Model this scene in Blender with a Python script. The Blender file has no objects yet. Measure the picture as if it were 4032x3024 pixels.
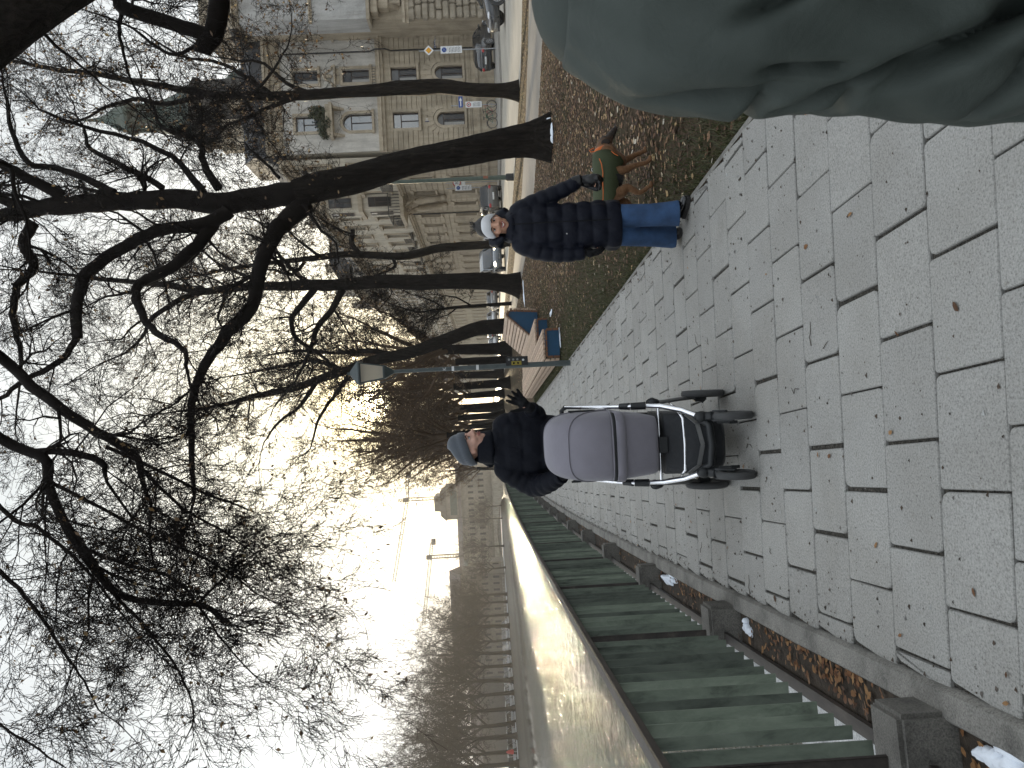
import bpy, bmesh, math, random
import numpy as np
from mathutils import Vector, Matrix, Quaternion
R_=math.radians; PI=math.pi
SC=bpy.context.scene
COL=SC.collection
# ------------------------------------------------------------------ camera
PITCH=R_(1.72); ROLL=R_(2.9); FPX=3000.0; CAMH=1.57
def _basis():
    cp,sp,c,s=math.cos(PITCH),math.sin(PITCH),math.cos(ROLL),math.sin(ROLL)
    r0=Vector((1,0,0)); f=Vector((0,cp,-sp)); d0=Vector((0,-sp,-cp))
    return r0*c+d0*s, d0*c-r0*s, f
RR,DD,FF=_basis()
def _ray(x,y): return FF+RR*((1512-y)/FPX)+DD*((x-2016)/FPX)
def G(x,y,z=0.0):
    d=_ray(x,y); t=(z-CAMH)/d.z; return Vector((d.x*t,d.y*t,z))
def AY(x,y,Y):
    d=_ray(x,y); t=Y/d.y; return Vector((d.x*t,Y,CAMH+d.z*t))
cam=bpy.data.cameras.new('camera'); co=bpy.data.objects.new('camera',cam); COL.objects.link(co)
co.location=(0,0,CAMH)
co.rotation_euler=Matrix((DD,RR,-FF)).transposed().to_euler()
cam.sensor_fit='HORIZONTAL'; cam.sensor_width=36; cam.lens=36*FPX/4032
cam.clip_start=0.05; cam.clip_end=3000
SC.camera=co
# ------------------------------------------------------------------ object helpers
def _link(o,parent=None):
    COL.objects.link(o)
    if parent is not None: o.parent=parent
    return o
def tag(o,label=None,cat=None,group=None,kind=None):
    if label: o['label']=label
    if cat: o['category']=cat
    if group: o['group']=group
    if kind: o['kind']=kind
    return o
def thing(name,label,cat,loc=(0,0,0),rz=0,group=None):
    o=bpy.data.objects.new(name,None); o.empty_display_size=.2; _link(o)
    o.location=loc; o.rotation_euler=(0,0,rz)
    return tag(o,label,cat,group)
def copy_tree(o,parent=None):
    c=o.copy(); COL.objects.link(c)
    if parent is not None: c.parent=parent
    for ch in list(o.children): copy_tree(ch,c)
    return c
def npmesh(name,V,quads=None,tris=None,mats=(),parent=None,smooth=False,midx=None):
    V=np.asarray(V,dtype=np.float32).reshape(-1,3)
    me=bpy.data.meshes.new(name)
    loops=[];starts=[];tot=[]
    n=0
    if quads is not None and len(quads):
        q=np.asarray(quads,dtype=np.int32).reshape(-1,4); loops.append(q.ravel()); starts.append(np.arange(len(q),dtype=np.int32)*4+n); tot.append(np.full(len(q),4,np.int32)); n+=q.size
    if tris is not None and len(tris):
        t=np.asarray(tris,dtype=np.int32).reshape(-1,3); loops.append(t.ravel()); starts.append(np.arange(len(t),dtype=np.int32)*3+n); tot.append(np.full(len(t),3,np.int32)); n+=t.size
    L=np.concatenate(loops);S=np.concatenate(starts)
    me.vertices.add(len(V)); me.vertices.foreach_set('co',V.ravel())
    me.loops.add(len(L)); me.loops.foreach_set('vertex_index',L)
    me.polygons.add(len(S)); me.polygons.foreach_set('loop_start',S)
    for m in mats: me.materials.append(m)
    if midx is not None: me.polygons.foreach_set('material_index',np.asarray(midx,dtype=np.int32))
    me.update(calc_edges=True); me.validate()
    if smooth: me.polygons.foreach_set('use_smooth',np.ones(len(me.polygons),dtype=bool))
    o=bpy.data.objects.new(name,me); return _link(o,parent)
class MB:
    """collects shapes and links them as one mesh object"""
    def __init__(s): s.v=[];s.f=[];s.m=[];s.cm=0
    def mat(s,i): s.cm=i; return s
    def add(s,vs,fs):
        b=len(s.v); s.v.extend([tuple(x) for x in vs])
        for f in fs: s.f.append(tuple(i+b for i in f)); s.m.append(s.cm)
        return s
    def box(s,c,d,rz=0,M=None):
        hx,hy,hz=d[0]/2,d[1]/2,d[2]/2; vs=[]
        for z in (-hz,hz):
            for x,y in ((-hx,-hy),(hx,-hy),(hx,hy),(-hx,hy)): vs.append(Vector((x,y,z)))
        if M is not None: vs=[M@v for v in vs]
        if rz:
            cs,sn=math.cos(rz),math.sin(rz); vs=[Vector((v.x*cs-v.y*sn,v.x*sn+v.y*cs,v.z)) for v in vs]
        c=Vector(c); vs=[v+c for v in vs]
        return s.add(vs,[(3,2,1,0),(4,5,6,7),(0,1,5,4),(1,2,6,5),(2,3,7,6),(3,0,4,7)])
    def span(s,x0,x1,y0,y1,z0,z1): return s.box(((x0+x1)/2,(y0+y1)/2,(z0+z1)/2),(abs(x1-x0),abs(y1-y0),abs(z1-z0)))
    def bar(s,a,b,w,h=None,up=(0,0,1)):
        a=Vector(a);b=Vector(b);h=h or w; t=(b-a)
        if t.length<1e-6: return s
        t.normalize(); u=Vector(up)
        if abs(t.dot(u))>.98: u=Vector((0,1,0))
        sx=t.cross(u).normalized(); sz=sx.cross(t); vs=[]
        for p in (a,b):
            for i,j in ((-1,-1),(1,-1),(1,1),(-1,1)): vs.append(p+sx*(i*w/2)+sz*(j*h/2))
        return s.add(vs,[(0,1,2,3),(7,6,5,4),(1,0,4,5),(2,1,5,6),(3,2,6,7),(0,3,7,4)])
    def tube(s,pts,r,n=10,cap=True,sq=1.0,refv=None):
        pts=[Vector(p) for p in pts]; k=len(pts)
        rs=[r]*k if not hasattr(r,'__len__') else list(r)
        t0=(pts[1]-pts[0]).normalized()
        u=Vector(refv) if refv is not None else (Vector((0,0,1)) if abs(t0.z)<.9 else Vector((1,0,0)))
        nx=(u-t0*u.dot(t0)).normalized(); vs=[];fs=[]
        for i,p in enumerate(pts):
            t=(pts[min(i+1,k-1)]-pts[max(i-1,0)])
            t=t.normalized() if t.length>1e-9 else t0
            nx=nx-t*nx.dot(t)
            nx=nx.normalized() if nx.length>1e-6 else t.orthogonal().normalized()
            ny=t.cross(nx)
            for j in range(n):
                a=2*PI*j/n; vs.append(p+nx*(math.cos(a)*rs[i]*sq)+ny*(math.sin(a)*rs[i]))
        for i in range(k-1):
            for j in range(n):
                a=i*n+j;b=i*n+(j+1)%n; fs.append((a,b,b+n,a+n))
        if cap: fs.append(tuple(range(n-1,-1,-1))); fs.append(tuple((k-1)*n+j for j in range(n)))
        return s.add(vs,fs)
    def lathe(s,prof,c=(0,0,0),axis='Z',n=16,cap=True,M=None):
        vs=[];fs=[];k=len(prof);c=Vector(c)
        for r,z in prof:
            for j in range(n):
                a=2*PI*j/n;x,y=math.cos(a)*r,math.sin(a)*r
                v=Vector((x,y,z)) if axis=='Z' else (Vector((z,x,y)) if axis=='X' else Vector((y,z,x)))
                if M is not None: v=M@v
                vs.append(v+c)
        for i in range(k-1):
            for j in range(n):
                a=i*n+j;b=i*n+(j+1)%n; fs.append((a,b,b+n,a+n))
        if cap: fs.append(tuple(range(n-1,-1,-1))); fs.append(tuple((k-1)*n+j for j in range(n)))
        return s.add(vs,fs)
    def ell(s,c,r,nu=16,nv=10,M=None):
        c=Vector(c); r=Vector(r) if hasattr(r,'__len__') else Vector((r,r,r)); vs=[];fs=[]
        for i in range(1,nv):
            th=PI*i/nv
            for j in range(nu):
                a=2*PI*j/nu; v=Vector((r.x*math.sin(th)*math.cos(a),r.y*math.sin(th)*math.sin(a),r.z*math.cos(th)))
                if M is not None: v=M@v
                vs.append(v+c)
        t=Vector((0,0,r.z));b=Vector((0,0,-r.z))
        if M is not None: t=M@t;b=M@b
        vs.append(t+c);vs.append(b+c); T=len(vs)-2;B=T+1
        for i in range(nv-2):
            for j in range(nu):
                a=i*nu+j;e=i*nu+(j+1)%nu; fs.append((a,a+nu,e+nu,e))
        for j in range(nu):
            fs.append((T,j,(j+1)%nu)); l=(nv-2)*nu; fs.append((B,l+(j+1)%nu,l+j))
        return s.add(vs,fs)
    def prism(s,poly,o,ax,ay,az,depth):
        """poly in (ax,ay) plane at o, extruded along az"""
        o=Vector(o);ax=Vector(ax);ay=Vector(ay);az=Vector(az);n=len(poly)
        vs=[o+ax*p[0]+ay*p[1] for p in poly]; vs+= [v+az*depth for v in vs]
        fs=[tuple(range(n-1,-1,-1)),tuple(range(n,2*n))]
        for i in range(n): j=(i+1)%n; fs.append((i,j,j+n,i+n))
        return s.add(vs,fs)
    def loft(s,rings,close=True,cap=True):
        n=len(rings[0]);vs=[p for r in rings for p in r];fs=[]
        for i in range(len(rings)-1):
            for j in range(n if close else n-1):
                a=i*n+j;b=i*n+(j+1)%n; fs.append((a,b,b+n,a+n))
        if cap and close: fs.append(tuple(range(n-1,-1,-1))); fs.append(tuple((len(rings)-1)*n+j for j in range(n)))
        return s.add(vs,fs)
    def quad(s,a,b,c,d): return s.add([a,b,c,d],[(0,1,2,3)])
    def build(s,name,mats,parent=None,smooth=False,bevel=0,segs=2,angle=40):
        me=bpy.data.meshes.new(name); me.from_pydata(s.v,[],s.f)
        if not isinstance(mats,(list,tuple)): mats=[mats]
        for m in mats: me.materials.append(m)
        if len(mats)>1: me.polygons.foreach_set('material_index',s.m)
        o=bpy.data.objects.new(name,me); _link(o,parent)
        bm=bmesh.new(); bm.from_mesh(me)
        bmesh.ops.recalc_face_normals(bm,faces=bm.faces)
        if bevel:
            es=[e for e in bm.edges if len(e.link_faces)==2 and e.calc_face_angle(0)>R_(angle)]
            bmesh.ops.bevel(bm,geom=es,offset=bevel,segments=segs,affect='EDGES',clamp_overlap=True)
        if smooth:
            for f in bm.faces: f.smooth=True
            for e in bm.edges:
                if len(e.link_faces)==2 and e.calc_face_angle(0)>R_(angle+8): e.smooth=False
        bm.to_mesh(me); bm.free()
        return o
def remesh(o,voxel,smooth=4,fac=.5):
    """fuse the overlapping closed shapes of a mesh object into one continuous skin"""
    m=o.modifiers.new('r','REMESH'); m.mode='VOXEL'; m.voxel_size=voxel; m.use_smooth_shade=True
    if smooth:
        k=o.modifiers.new('s','SMOOTH'); k.iterations=smooth; k.factor=fac
    dg=bpy.context.evaluated_depsgraph_get(); dg.update()
    me=bpy.data.meshes.new_from_object(o.evaluated_get(dg)); o.modifiers.clear()
    old=o.data; mats=list(old.materials); o.data=me; bpy.data.meshes.remove(old)
    if not len(me.materials):
        for mm in mats: me.materials.append(mm)
    me.polygons.foreach_set('use_smooth',np.ones(len(me.polygons),dtype=bool))
    return o
def textmesh(name,body,size,mat,parent,loc,rot,extrude=.001):
    cu=bpy.data.curves.new('t','FONT'); cu.body=body; cu.size=size; cu.extrude=extrude; cu.align_x='CENTER'; cu.align_y='CENTER'
    t=bpy.data.objects.new('t',cu); COL.objects.link(t)
    dg=bpy.context.evaluated_depsgraph_get(); dg.update()
    me=bpy.data.meshes.new_from_object(t.evaluated_get(dg)); bpy.data.objects.remove(t); bpy.data.curves.remove(cu)
    me.materials.clear(); me.materials.append(mat)
    o=bpy.data.objects.new(name,me); _link(o,parent); o.location=loc; o.rotation_euler=rot
    return o
# ------------------------------------------------------------------ materials
MT={}
class NT:
    def __init__(s,name):
        s.m=bpy.data.materials.new(name); s.m.use_nodes=True; s.t=s.m.node_tree; s.b=s.t.nodes['Principled BSDF']; s.L=s.t.links
    def n(s,t,**k):
        x=s.t.nodes.new(t)
        for a,b in k.items():
            if a.startswith('i_'): x.inputs[a[2:].replace('_',' ')].default_value=b
            else: setattr(x,a,b)
        return x
    def l(s,a,b): s.L.new(a,b)
    def coord(s,scale=(1,1,1),kind='Object',rot=(0,0,0)):
        tc=s.n('ShaderNodeTexCoord'); mp=s.n('ShaderNodeMapping'); mp.inputs['Scale'].default_value=scale; mp.inputs['Rotation'].default_value=rot
        s.l(tc.outputs[kind],mp.inputs['Vector']); return mp.outputs['Vector']
    def noise(s,vec,scale,detail=4,rough=.55,dist=0):
        x=s.n('ShaderNodeTexNoise'); x.inputs['Scale'].default_value=scale; x.inputs['Detail'].default_value=detail; x.inputs['Roughness'].default_value=rough; x.inputs['Distortion'].default_value=dist
        if vec is not None: s.l(vec,x.inputs['Vector'])
        return x.outputs['Fac']
    def ramp(s,fac,stops,interp='LINEAR'):
        r=s.n('ShaderNodeValToRGB'); r.color_ramp.interpolation=interp; e=r.color_ramp.elements
        while len(e)<len(stops): e.new(.5)
        for q,(p,c) in zip(e,stops):
            q.position=p; q.color=(c,c,c,1) if not hasattr(c,'__len__') else (*c,1)
        s.l(fac,r.inputs['Fac']); return r.outputs['Color']
    def mix(s,fac,a,b,mode='MIX'):
        x=s.n('ShaderNodeMix',data_type='RGBA',blend_type=mode)
        for sock,v in ((x.inputs['Factor'],fac),(x.inputs[6],a),(x.inputs[7],b)):
            if isinstance(v,(int,float)): sock.default_value=v
            elif isinstance(v,tuple): sock.default_value=(*v,1)
            else: s.l(v,sock)
        return x.outputs[2]
    def bump(s,h,strength=.5,dist=.01):
        b=s.n('ShaderNodeBump'); b.inputs['Strength'].default_value=strength; b.inputs['Distance'].default_value=dist
        s.l(h,b.inputs['Height']); s.l(b.outputs['Normal'],s.b.inputs['Normal'])
    def set(s,col=None,rough=None,metal=None,spec=None,sheen=None,trans=None,ior=None):
        b=s.b.inputs
        if col is not None:
            if isinstance(col,tuple): b['Base Color'].default_value=(*col,1)
            else: s.l(col,b['Base Color'])
        if rough is not None:
            if isinstance(rough,(int,float)): b['Roughness'].default_value=rough
            else: s.l(rough,b['Roughness'])
        if metal is not None: b['Metallic'].default_value=metal
        if spec is not None: b['Specular IOR Level'].default_value=spec
        if sheen is not None: b['Sheen Weight'].default_value=sheen
        if trans is not None: b['Transmission Weight'].default_value=trans
        if ior is not None: b['IOR'].default_value=ior
        return s.m
def mix3(a,k): return tuple(max(0,x*k) for x in a)
def simple(name,col,rough=.6,metal=0,var=.18,scale=8,bump=.15,bscale=60,bdist=.004,spec=.4,kind='Object',stretch=(1,1,1),sheen=None):
    t=NT(name); v=t.coord(stretch,kind)
    f=t.noise(v,scale,5,.6)
    c=t.ramp(f,[(.25,mix3(col,1-var)),(.75,mix3(col,1+var))])
    if bump: t.bump(t.noise(v,bscale,3),bump,bdist)
    t.set(c,rough,metal,spec,sheen); MT[name]=t.m; return t.m
# ================================================================== light and sky
SUN_EL=R_(8.9); SUN_AZ=R_(-0.9)      # azimuth from +Y, positive to +X
SUND=Vector((math.sin(SUN_AZ)*math.cos(SUN_EL),math.cos(SUN_AZ)*math.cos(SUN_EL),math.sin(SUN_EL)))
W=bpy.data.worlds.new('World'); SC.world=W; W.use_nodes=True
nt=W.node_tree; bg=nt.nodes['Background']; bg.inputs['Strength'].default_value=0.1
def wn(t,**k):
    x=nt.nodes.new(t)
    for a,b in k.items(): setattr(x,a,b)
    return x
sky=wn('ShaderNodeTexSky',sky_type='NISHITA',sun_disc=False); sky.sun_elevation=SUN_EL; sky.sun_rotation=SUN_AZ; sky.air_density=1.2; sky.dust_density=2.0
tc=wn('ShaderNodeTexCoord')
mp=wn('ShaderNodeMapping'); mp.inputs['Scale'].default_value=(1.0,1.0,3.2); nt.links.new(tc.outputs['Generated'],mp.inputs['Vector'])
cn=wn('ShaderNodeTexNoise'); cn.inputs['Scale'].default_value=2.3; cn.inputs['Detail'].default_value=7; cn.inputs['Roughness'].default_value=.55; cn.inputs['Distortion'].default_value=.4
nt.links.new(mp.outputs['Vector'],cn.inputs['Vector'])
cr=wn('ShaderNodeValToRGB'); e=cr.color_ramp.elements
e[0].position=.3; e[0].color=(3.2,3.65,4.1,1); e[1].position=.70; e[1].color=(5.3,5.6,5.9,1)
nt.links.new(cn.outputs['Fac'],cr.inputs['Fac'])
# glow of the veiled sun in the cloud round its direction
nrm=wn('ShaderNodeVectorMath',operation='NORMALIZE'); nt.links.new(tc.outputs['Generated'],nrm.inputs[0])
dp=wn('ShaderNodeVectorMath',operation='DOT_PRODUCT'); dp.inputs[1].default_value=SUND; nt.links.new(nrm.outputs['Vector'],dp.inputs[0])
mx0=wn('ShaderNodeMath',operation='MAXIMUM'); mx0.inputs[1].default_value=0; nt.links.new(dp.outputs['Value'],mx0.inputs[0])
def glow(power,col,prev):
    p=wn('ShaderNodeMath',operation='POWER'); p.inputs[1].default_value=power; nt.links.new(mx0.outputs[0],p.inputs[0])
    s=wn('ShaderNodeVectorMath',operation='SCALE'); s.inputs[0].default_value=col; nt.links.new(p.outputs[0],s.inputs['Scale'])
    a=wn('ShaderNodeVectorMath',operation='ADD'); nt.links.new(prev,a.inputs[0]); nt.links.new(s.outputs[0],a.inputs[1]); return a.outputs[0]
# an overcast sky is brightest overhead; boosted there to light the ground
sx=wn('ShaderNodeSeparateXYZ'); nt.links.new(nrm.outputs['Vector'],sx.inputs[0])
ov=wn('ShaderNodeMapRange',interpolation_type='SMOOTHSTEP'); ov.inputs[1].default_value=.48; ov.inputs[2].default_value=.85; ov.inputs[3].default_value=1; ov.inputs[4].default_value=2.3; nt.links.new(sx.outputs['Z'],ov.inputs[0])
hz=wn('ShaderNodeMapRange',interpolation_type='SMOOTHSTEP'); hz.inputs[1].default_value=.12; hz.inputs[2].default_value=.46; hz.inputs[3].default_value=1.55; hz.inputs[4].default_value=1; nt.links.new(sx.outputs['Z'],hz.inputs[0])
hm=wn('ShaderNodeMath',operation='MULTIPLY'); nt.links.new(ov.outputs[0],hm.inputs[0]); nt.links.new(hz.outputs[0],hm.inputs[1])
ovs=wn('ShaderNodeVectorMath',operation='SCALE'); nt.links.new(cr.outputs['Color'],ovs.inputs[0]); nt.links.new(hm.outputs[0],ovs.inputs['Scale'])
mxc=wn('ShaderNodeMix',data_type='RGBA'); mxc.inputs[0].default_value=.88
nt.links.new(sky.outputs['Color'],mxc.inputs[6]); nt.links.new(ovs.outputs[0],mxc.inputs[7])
out=glow(7,(2.5,2.5,2.2),mxc.outputs[2]); out=glow(50,(7,6.0,2.2),out); out=glow(900,(60,48,24),out); out=glow(6000,(420,370,250),out)
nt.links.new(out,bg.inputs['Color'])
sl=bpy.data.lights.new('sun','SUN'); sl.energy=5; sl.angle=R_(1.2); sl.color=(1,.82,.56)
so=bpy.data.objects.new('sun',sl); COL.objects.link(so); so.rotation_euler=SUND.to_track_quat('Z','Y').to_euler(); so.location=(0,0,40)
VS=SC.view_settings; VS.view_transform='Standard'; VS.look='None'; VS.exposure=0.66; VS.gamma=1
# ================================================================== ground materials
def gravel_mat():
    t=NT('joint_gravel'); v=t.coord()
    vo=t.n('ShaderNodeTexVoronoi'); vo.inputs['Scale'].default_value=130; t.l(v,vo.inputs['Vector'])
    c=t.ramp(t.noise(v,90,4),[(.35,(.018,.016,.012)),(.6,(.07,.062,.05)),(.8,(.22,.2,.17))])
    t.bump(vo.outputs['Distance'],.9,.01); t.set(c,.95); return t.m
def slab_mat():
    t=NT('concrete_slab'); v=t.coord()
    geo=t.n('ShaderNodeNewGeometry')
    base=t.ramp(geo.outputs['Random Per Island'],[(0,(.268,.262,.248)),(.5,(.284,.278,.263)),(1,(.30,.294,.278))])
    sp=t.ramp(t.noise(v,115,4,.75),[(.34,(.50,.49,.48)),(.48,(.95,.95,.94)),(.68,(1.25,1.24,1.22))])
    c=t.mix(1,base,sp,'MULTIPLY')
    st=t.ramp(t.noise(v,1.3,5,.6,.6),[(.28,(.74,.72,.69)),(.6,(1.03,1.03,1.03))]); c=t.mix(.6,c,st,'MULTIPLY')
    sp2=t.ramp(t.noise(v,38,2,.5),[(.64,(1,1,1)),(.74,(.55,.51,.46))]); c=t.mix(.45,c,sp2,'MULTIPLY')
    t.bump(t.noise(v,260,3,.7),.5,.004); t.set(c,t.ramp(t.noise(v,9,3),[(.3,.62),(.7,.85)]),spec=.4); return t.m
def conc_mat(name='old_concrete',col=(.20,.19,.17)):
    t=NT(name); v=t.coord()
    c=t.ramp(t.noise(v,5,6,.65),[(.28,mix3(col,.45)),(.5,col),(.75,mix3(col,1.35))])
    sp=t.ramp(t.noise(v,130,3,.7),[(.35,(.45,.45,.45)),(.55,(1,1,1)),(.75,(1.35,1.35,1.35))]); c=t.mix(.8,c,sp,'MULTIPLY')
    t.bump(t.noise(v,120,4,.7),.7,.008); t.set(c,.9); return t.m
def lawn_mat():
    t=NT('lawn_soil'); v=t.coord()
    a=t.ramp(t.noise(v,26,6,.7),[(.3,(.022,.016,.010)),(.52,(.075,.050,.030)),(.75,(.17,.115,.068))])
    b=t.ramp(t.noise(v,30,6,.7),[(.3,(.012,.016,.006)),(.55,(.045,.055,.022)),(.8,(.10,.105,.05))])
    f=t.ramp(t.noise(v,.8,5,.65,.5),[(.46,0),(.70,.9)])
    t.bump(t.noise(v,60,5,.7),1,.03); t.set(t.mix(f,a,b),.95,spec=.2); return t.m
def asphalt_mat(name,col):
    t=NT(name); v=t.coord()
    c=t.ramp(t.noise(v,.6,5,.6),[(.3,mix3(col,.75)),(.7,mix3(col,1.2))])
    sp=t.ramp(t.noise(v,120,3,.7),[(.35,(.6,.6,.6)),(.65,(1.25,1.25,1.25))]); c=t.mix(.7,c,sp,'MULTIPLY')
    t.bump(t.noise(v,150,3),.5,.006); t.set(c,.5,spec=.55); return t.m
M_GRAV=gravel_mat(); M_SLAB=slab_mat(); M_CONC=conc_mat(); M_BLOCK=conc_mat('exposed_aggregate',(.13,.122,.108)); M_LAWN=lawn_mat()
M_PATH=asphalt_mat('footpath_asphalt',(.20,.18,.155)); M_ROAD=asphalt_mat('road_asphalt',(.36,.33,.275)); M_SIDE=asphalt_mat('sidewalk_stone',(.26,.245,.22))
M_DIRT=simple('dirt',(.045,.034,.024),.95,var=.5,scale=14,bump=.8,bscale=50,bdist=.02)
M_SNOW=simple('old_snow',(.74,.78,.84),.7,var=.06,scale=20,bump=.5,bscale=40,bdist=.01)
# ================================================================== lines of the place
def rail_x(y):
    if y>50: return rail_x(50)-.055*(y-50)
    return -1.08-.135*y+.0008*y*y
def kerb_x(y): return rail_x(y)+.25
def pave_r(y): return 1.86-.1*y
def poly_sheet(name,pts,z,mat,kind='structure',label=None):
    me=bpy.data.meshes.new(name); bm=bmesh.new()
    vs=[bm.verts.new((p[0],p[1],z)) for p in pts]; f=bm.faces.new(vs); bmesh.ops.triangulate(bm,faces=[f]); bmesh.ops.recalc_face_normals(bm,faces=bm.faces)
    if sum(f.normal.z for f in bm.faces)<0: bmesh.ops.reverse_faces(bm,faces=bm.faces)
    bm.to_mesh(me); bm.free(); me.materials.append(mat)
    o=bpy.data.objects.new(name,me); _link(o); return tag(o,label,kind=kind)
ys=[-40,-10]+list(range(0,60,4))+[80,120,200,300]
bank=[(rail_x(y)-.35,y) for y in ys]
ground=poly_sheet('ground',bank+[(-52,340),(-330,350),(-330,480),(260,480),(260,-40)],-.035,M_LAWN)
far_b=[(-60,-40),(-68,60),(-83,167),(-74,226),(-62,300),(-52,341),(-330,351),(-330,-40)]
poly_sheet('ground',far_b,-.7,simple('far_bank_soil',(.09,.08,.06),.95,var=.4,scale=.3,bump=0))
# water
def water_mat():
    t=NT('river_water'); v=t.coord((1,.45,1))
    n1=t.noise(v,1.3,5,.6,.6); n2=t.noise(v,5.5,3,.55); add=t.n('ShaderNodeMath',operation='MULTIPLY_ADD'); t.l(n2,add.inputs[0]); add.inputs[1].default_value=.35; t.l(n1,add.inputs[2])
    # smooth under the far bank, riffled towards the near one
    tcw=t.n('ShaderNodeTexCoord'); sp=t.n('ShaderNodeSeparateXYZ'); t.l(tcw.outputs['Object'],sp.inputs[0]); big=t.noise(t.coord((.02,.02,1)),1.0,3,.6)
    ws=t.n('ShaderNodeMath',operation='MULTIPLY_ADD'); t.l(big,ws.inputs[0]); ws.inputs[1].default_value=26; t.l(sp.outputs['X'],ws.inputs[2])
    mr=t.n('ShaderNodeMapRange',interpolation_type='SMOOTHSTEP'); mr.inputs[1].default_value=-44; mr.inputs[2].default_value=-16; mr.inputs[3].default_value=.03; mr.inputs[4].default_value=1.0; t.l(ws.outputs[0],mr.inputs[0])
    b=t.n('ShaderNodeBump'); b.inputs['Distance'].default_value=.85; t.l(mr.outputs[0],b.inputs['Strength']); t.l(add.outputs[0],b.inputs['Height']); t.l(b.outputs['Normal'],t.b.inputs['Normal'])
    t.set((.030,.034,.022),.04,spec=.5,ior=1.33); return t.m
M_WATER=water_mat()
poly_sheet('water',[(-1.0,-40),(3,-40),(3,400),(-330,400),(-330,-40)],-2.5,M_WATER)
m=MB()
for a,b in zip(bank[:-1],bank[1:]):
    m.add([(a[0],a[1],-.036),(b[0],b[1],-.036),(b[0]-.25,b[1],-3.2),(a[0]-.25,a[1],-3.2)],[(0,1,2,3)])
tag(m.build('embankment_wall',[M_CONC]),kind='structure')
m=MB()
for a,b in zip(far_b[:6],far_b[1:6]):
    m.add([(a[0],a[1],-.7),(b[0],b[1],-.7),(b[0]+2.2,b[1],-3.0),(a[0]+2.2,a[1],-3.0)],[(0,1,2,3)])
tag(m.build('river_bank',[conc_mat('far_quay_stone',(.16,.15,.13))]),kind='structure')
# joint bed, slabs
def strip(name,lf,rf,y0,y1,z,mat,step=2.0,kind='structure'):
    V=[];Q=[];n=int((y1-y0)/step)+1
    for i in range(n+1):
        y=y0+(y1-y0)*i/n; V+= [(lf(y),y,z),(rf(y),y,z)]
    for i in range(n): Q.append((2*i,2*i+1,2*i+3,2*i+2))
    return tag(npmesh(name,V,Q,mats=[mat]),kind=kind)
strip('path',lambda y:kerb_x(y)-.02,lambda y:pave_r(y)+.01,-2,70,-.016,M_GRAV)
rng=random.Random(7)
def slabs():
    V=[];F=[]
    dy=.365; sh=-.12
    for k in range(-8,175):
        y0=2.28+dy*k+rng.uniform(-.004,.004); y1=y0+dy-rng.uniform(.004,.007)
        if y0<-1: continue
        if y0>60: break
        off=-.142+(0 if k%2==0 else .205)+rng.uniform(-.012,.012)
        u0=off-.41*40
        xl0=kerb_x((y0+y1)/2)+.035; xr=pave_r((y0+y1)/2)
        while True:
            gap=rng.choice((.006,.008,.010,.014,.022)); u1=u0+.41-gap
            ym=(y0+y1)/2
            a0,a1=u0+sh*ym,u1+sh*ym
            if a0>xr-.035: break
            nu=u0+.41
            if a1<xl0+.035: u0=nu; continue
            j=lambda s=.002: rng.uniform(-s,s)
            sk=sh*dy/2; tz=rng.uniform(-.0025,.0025); tx,ty=j(.004),j(.004)
            L0=max(a0-sk*0,xl0); R0=min(a1,xr)
            cut_l=L0>a0+1e-4; cut_r=R0<a1-1e-4
            c=[(L0+(0 if cut_l else -sk)+j(),y0+j()),(R0+(0 if cut_r else -sk)+j(),y0+j()),(R0+(0 if cut_r else sk)+j(),y1+j()),(L0+(0 if cut_l else sk)+j(),y1+j())]
            cx=sum(p[0] for p in c)/4; cy=sum(p[1] for p in c)/4
            ring=[]
            for q in range(4):
                P=Vector(c[q]);A=Vector(c[q-1]);B=Vector(c[(q+1)%4]); r=rng.choice((.008,.012,.02,.035)) if y0<14 else .012
                da=(A-P).normalized()*r; db=(B-P).normalized()*r
                ring+= [P+da,P+(da+db)*.29,P+db]
            b=len(V); n=len(ring)
            for z,ins in ((-.03,0),(-.005,0),(0,.005)):
                for p in ring:
                    d=Vector((cx,cy))-p; pp=p+d.normalized()*ins
                    V.append((pp.x,pp.y,z+(0 if z<-.02 else tz+tx*(pp.x-cx)+ty*(pp.y-cy))))
            for l in range(2):
                for i in range(n): F.append((b+l*n+i,b+l*n+(i+1)%n,b+(l+1)*n+(i+1)%n,b+(l+1)*n+i))
            F.append(tuple(b+2*n+i for i in range(n)))
            u0=nu
    me=bpy.data.meshes.new('pavement'); me.from_pydata(V,[],F); me.materials.append(M_SLAB)
    o=bpy.data.objects.new('pavement',me); _link(o); tag(o,kind='structure')
slabs()
# edging stone between paving and lawn
strip('kerb',lambda y:pave_r(y)+.010,lambda y:pave_r(y)+.045,-2,70,-.004,M_CONC)
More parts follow.
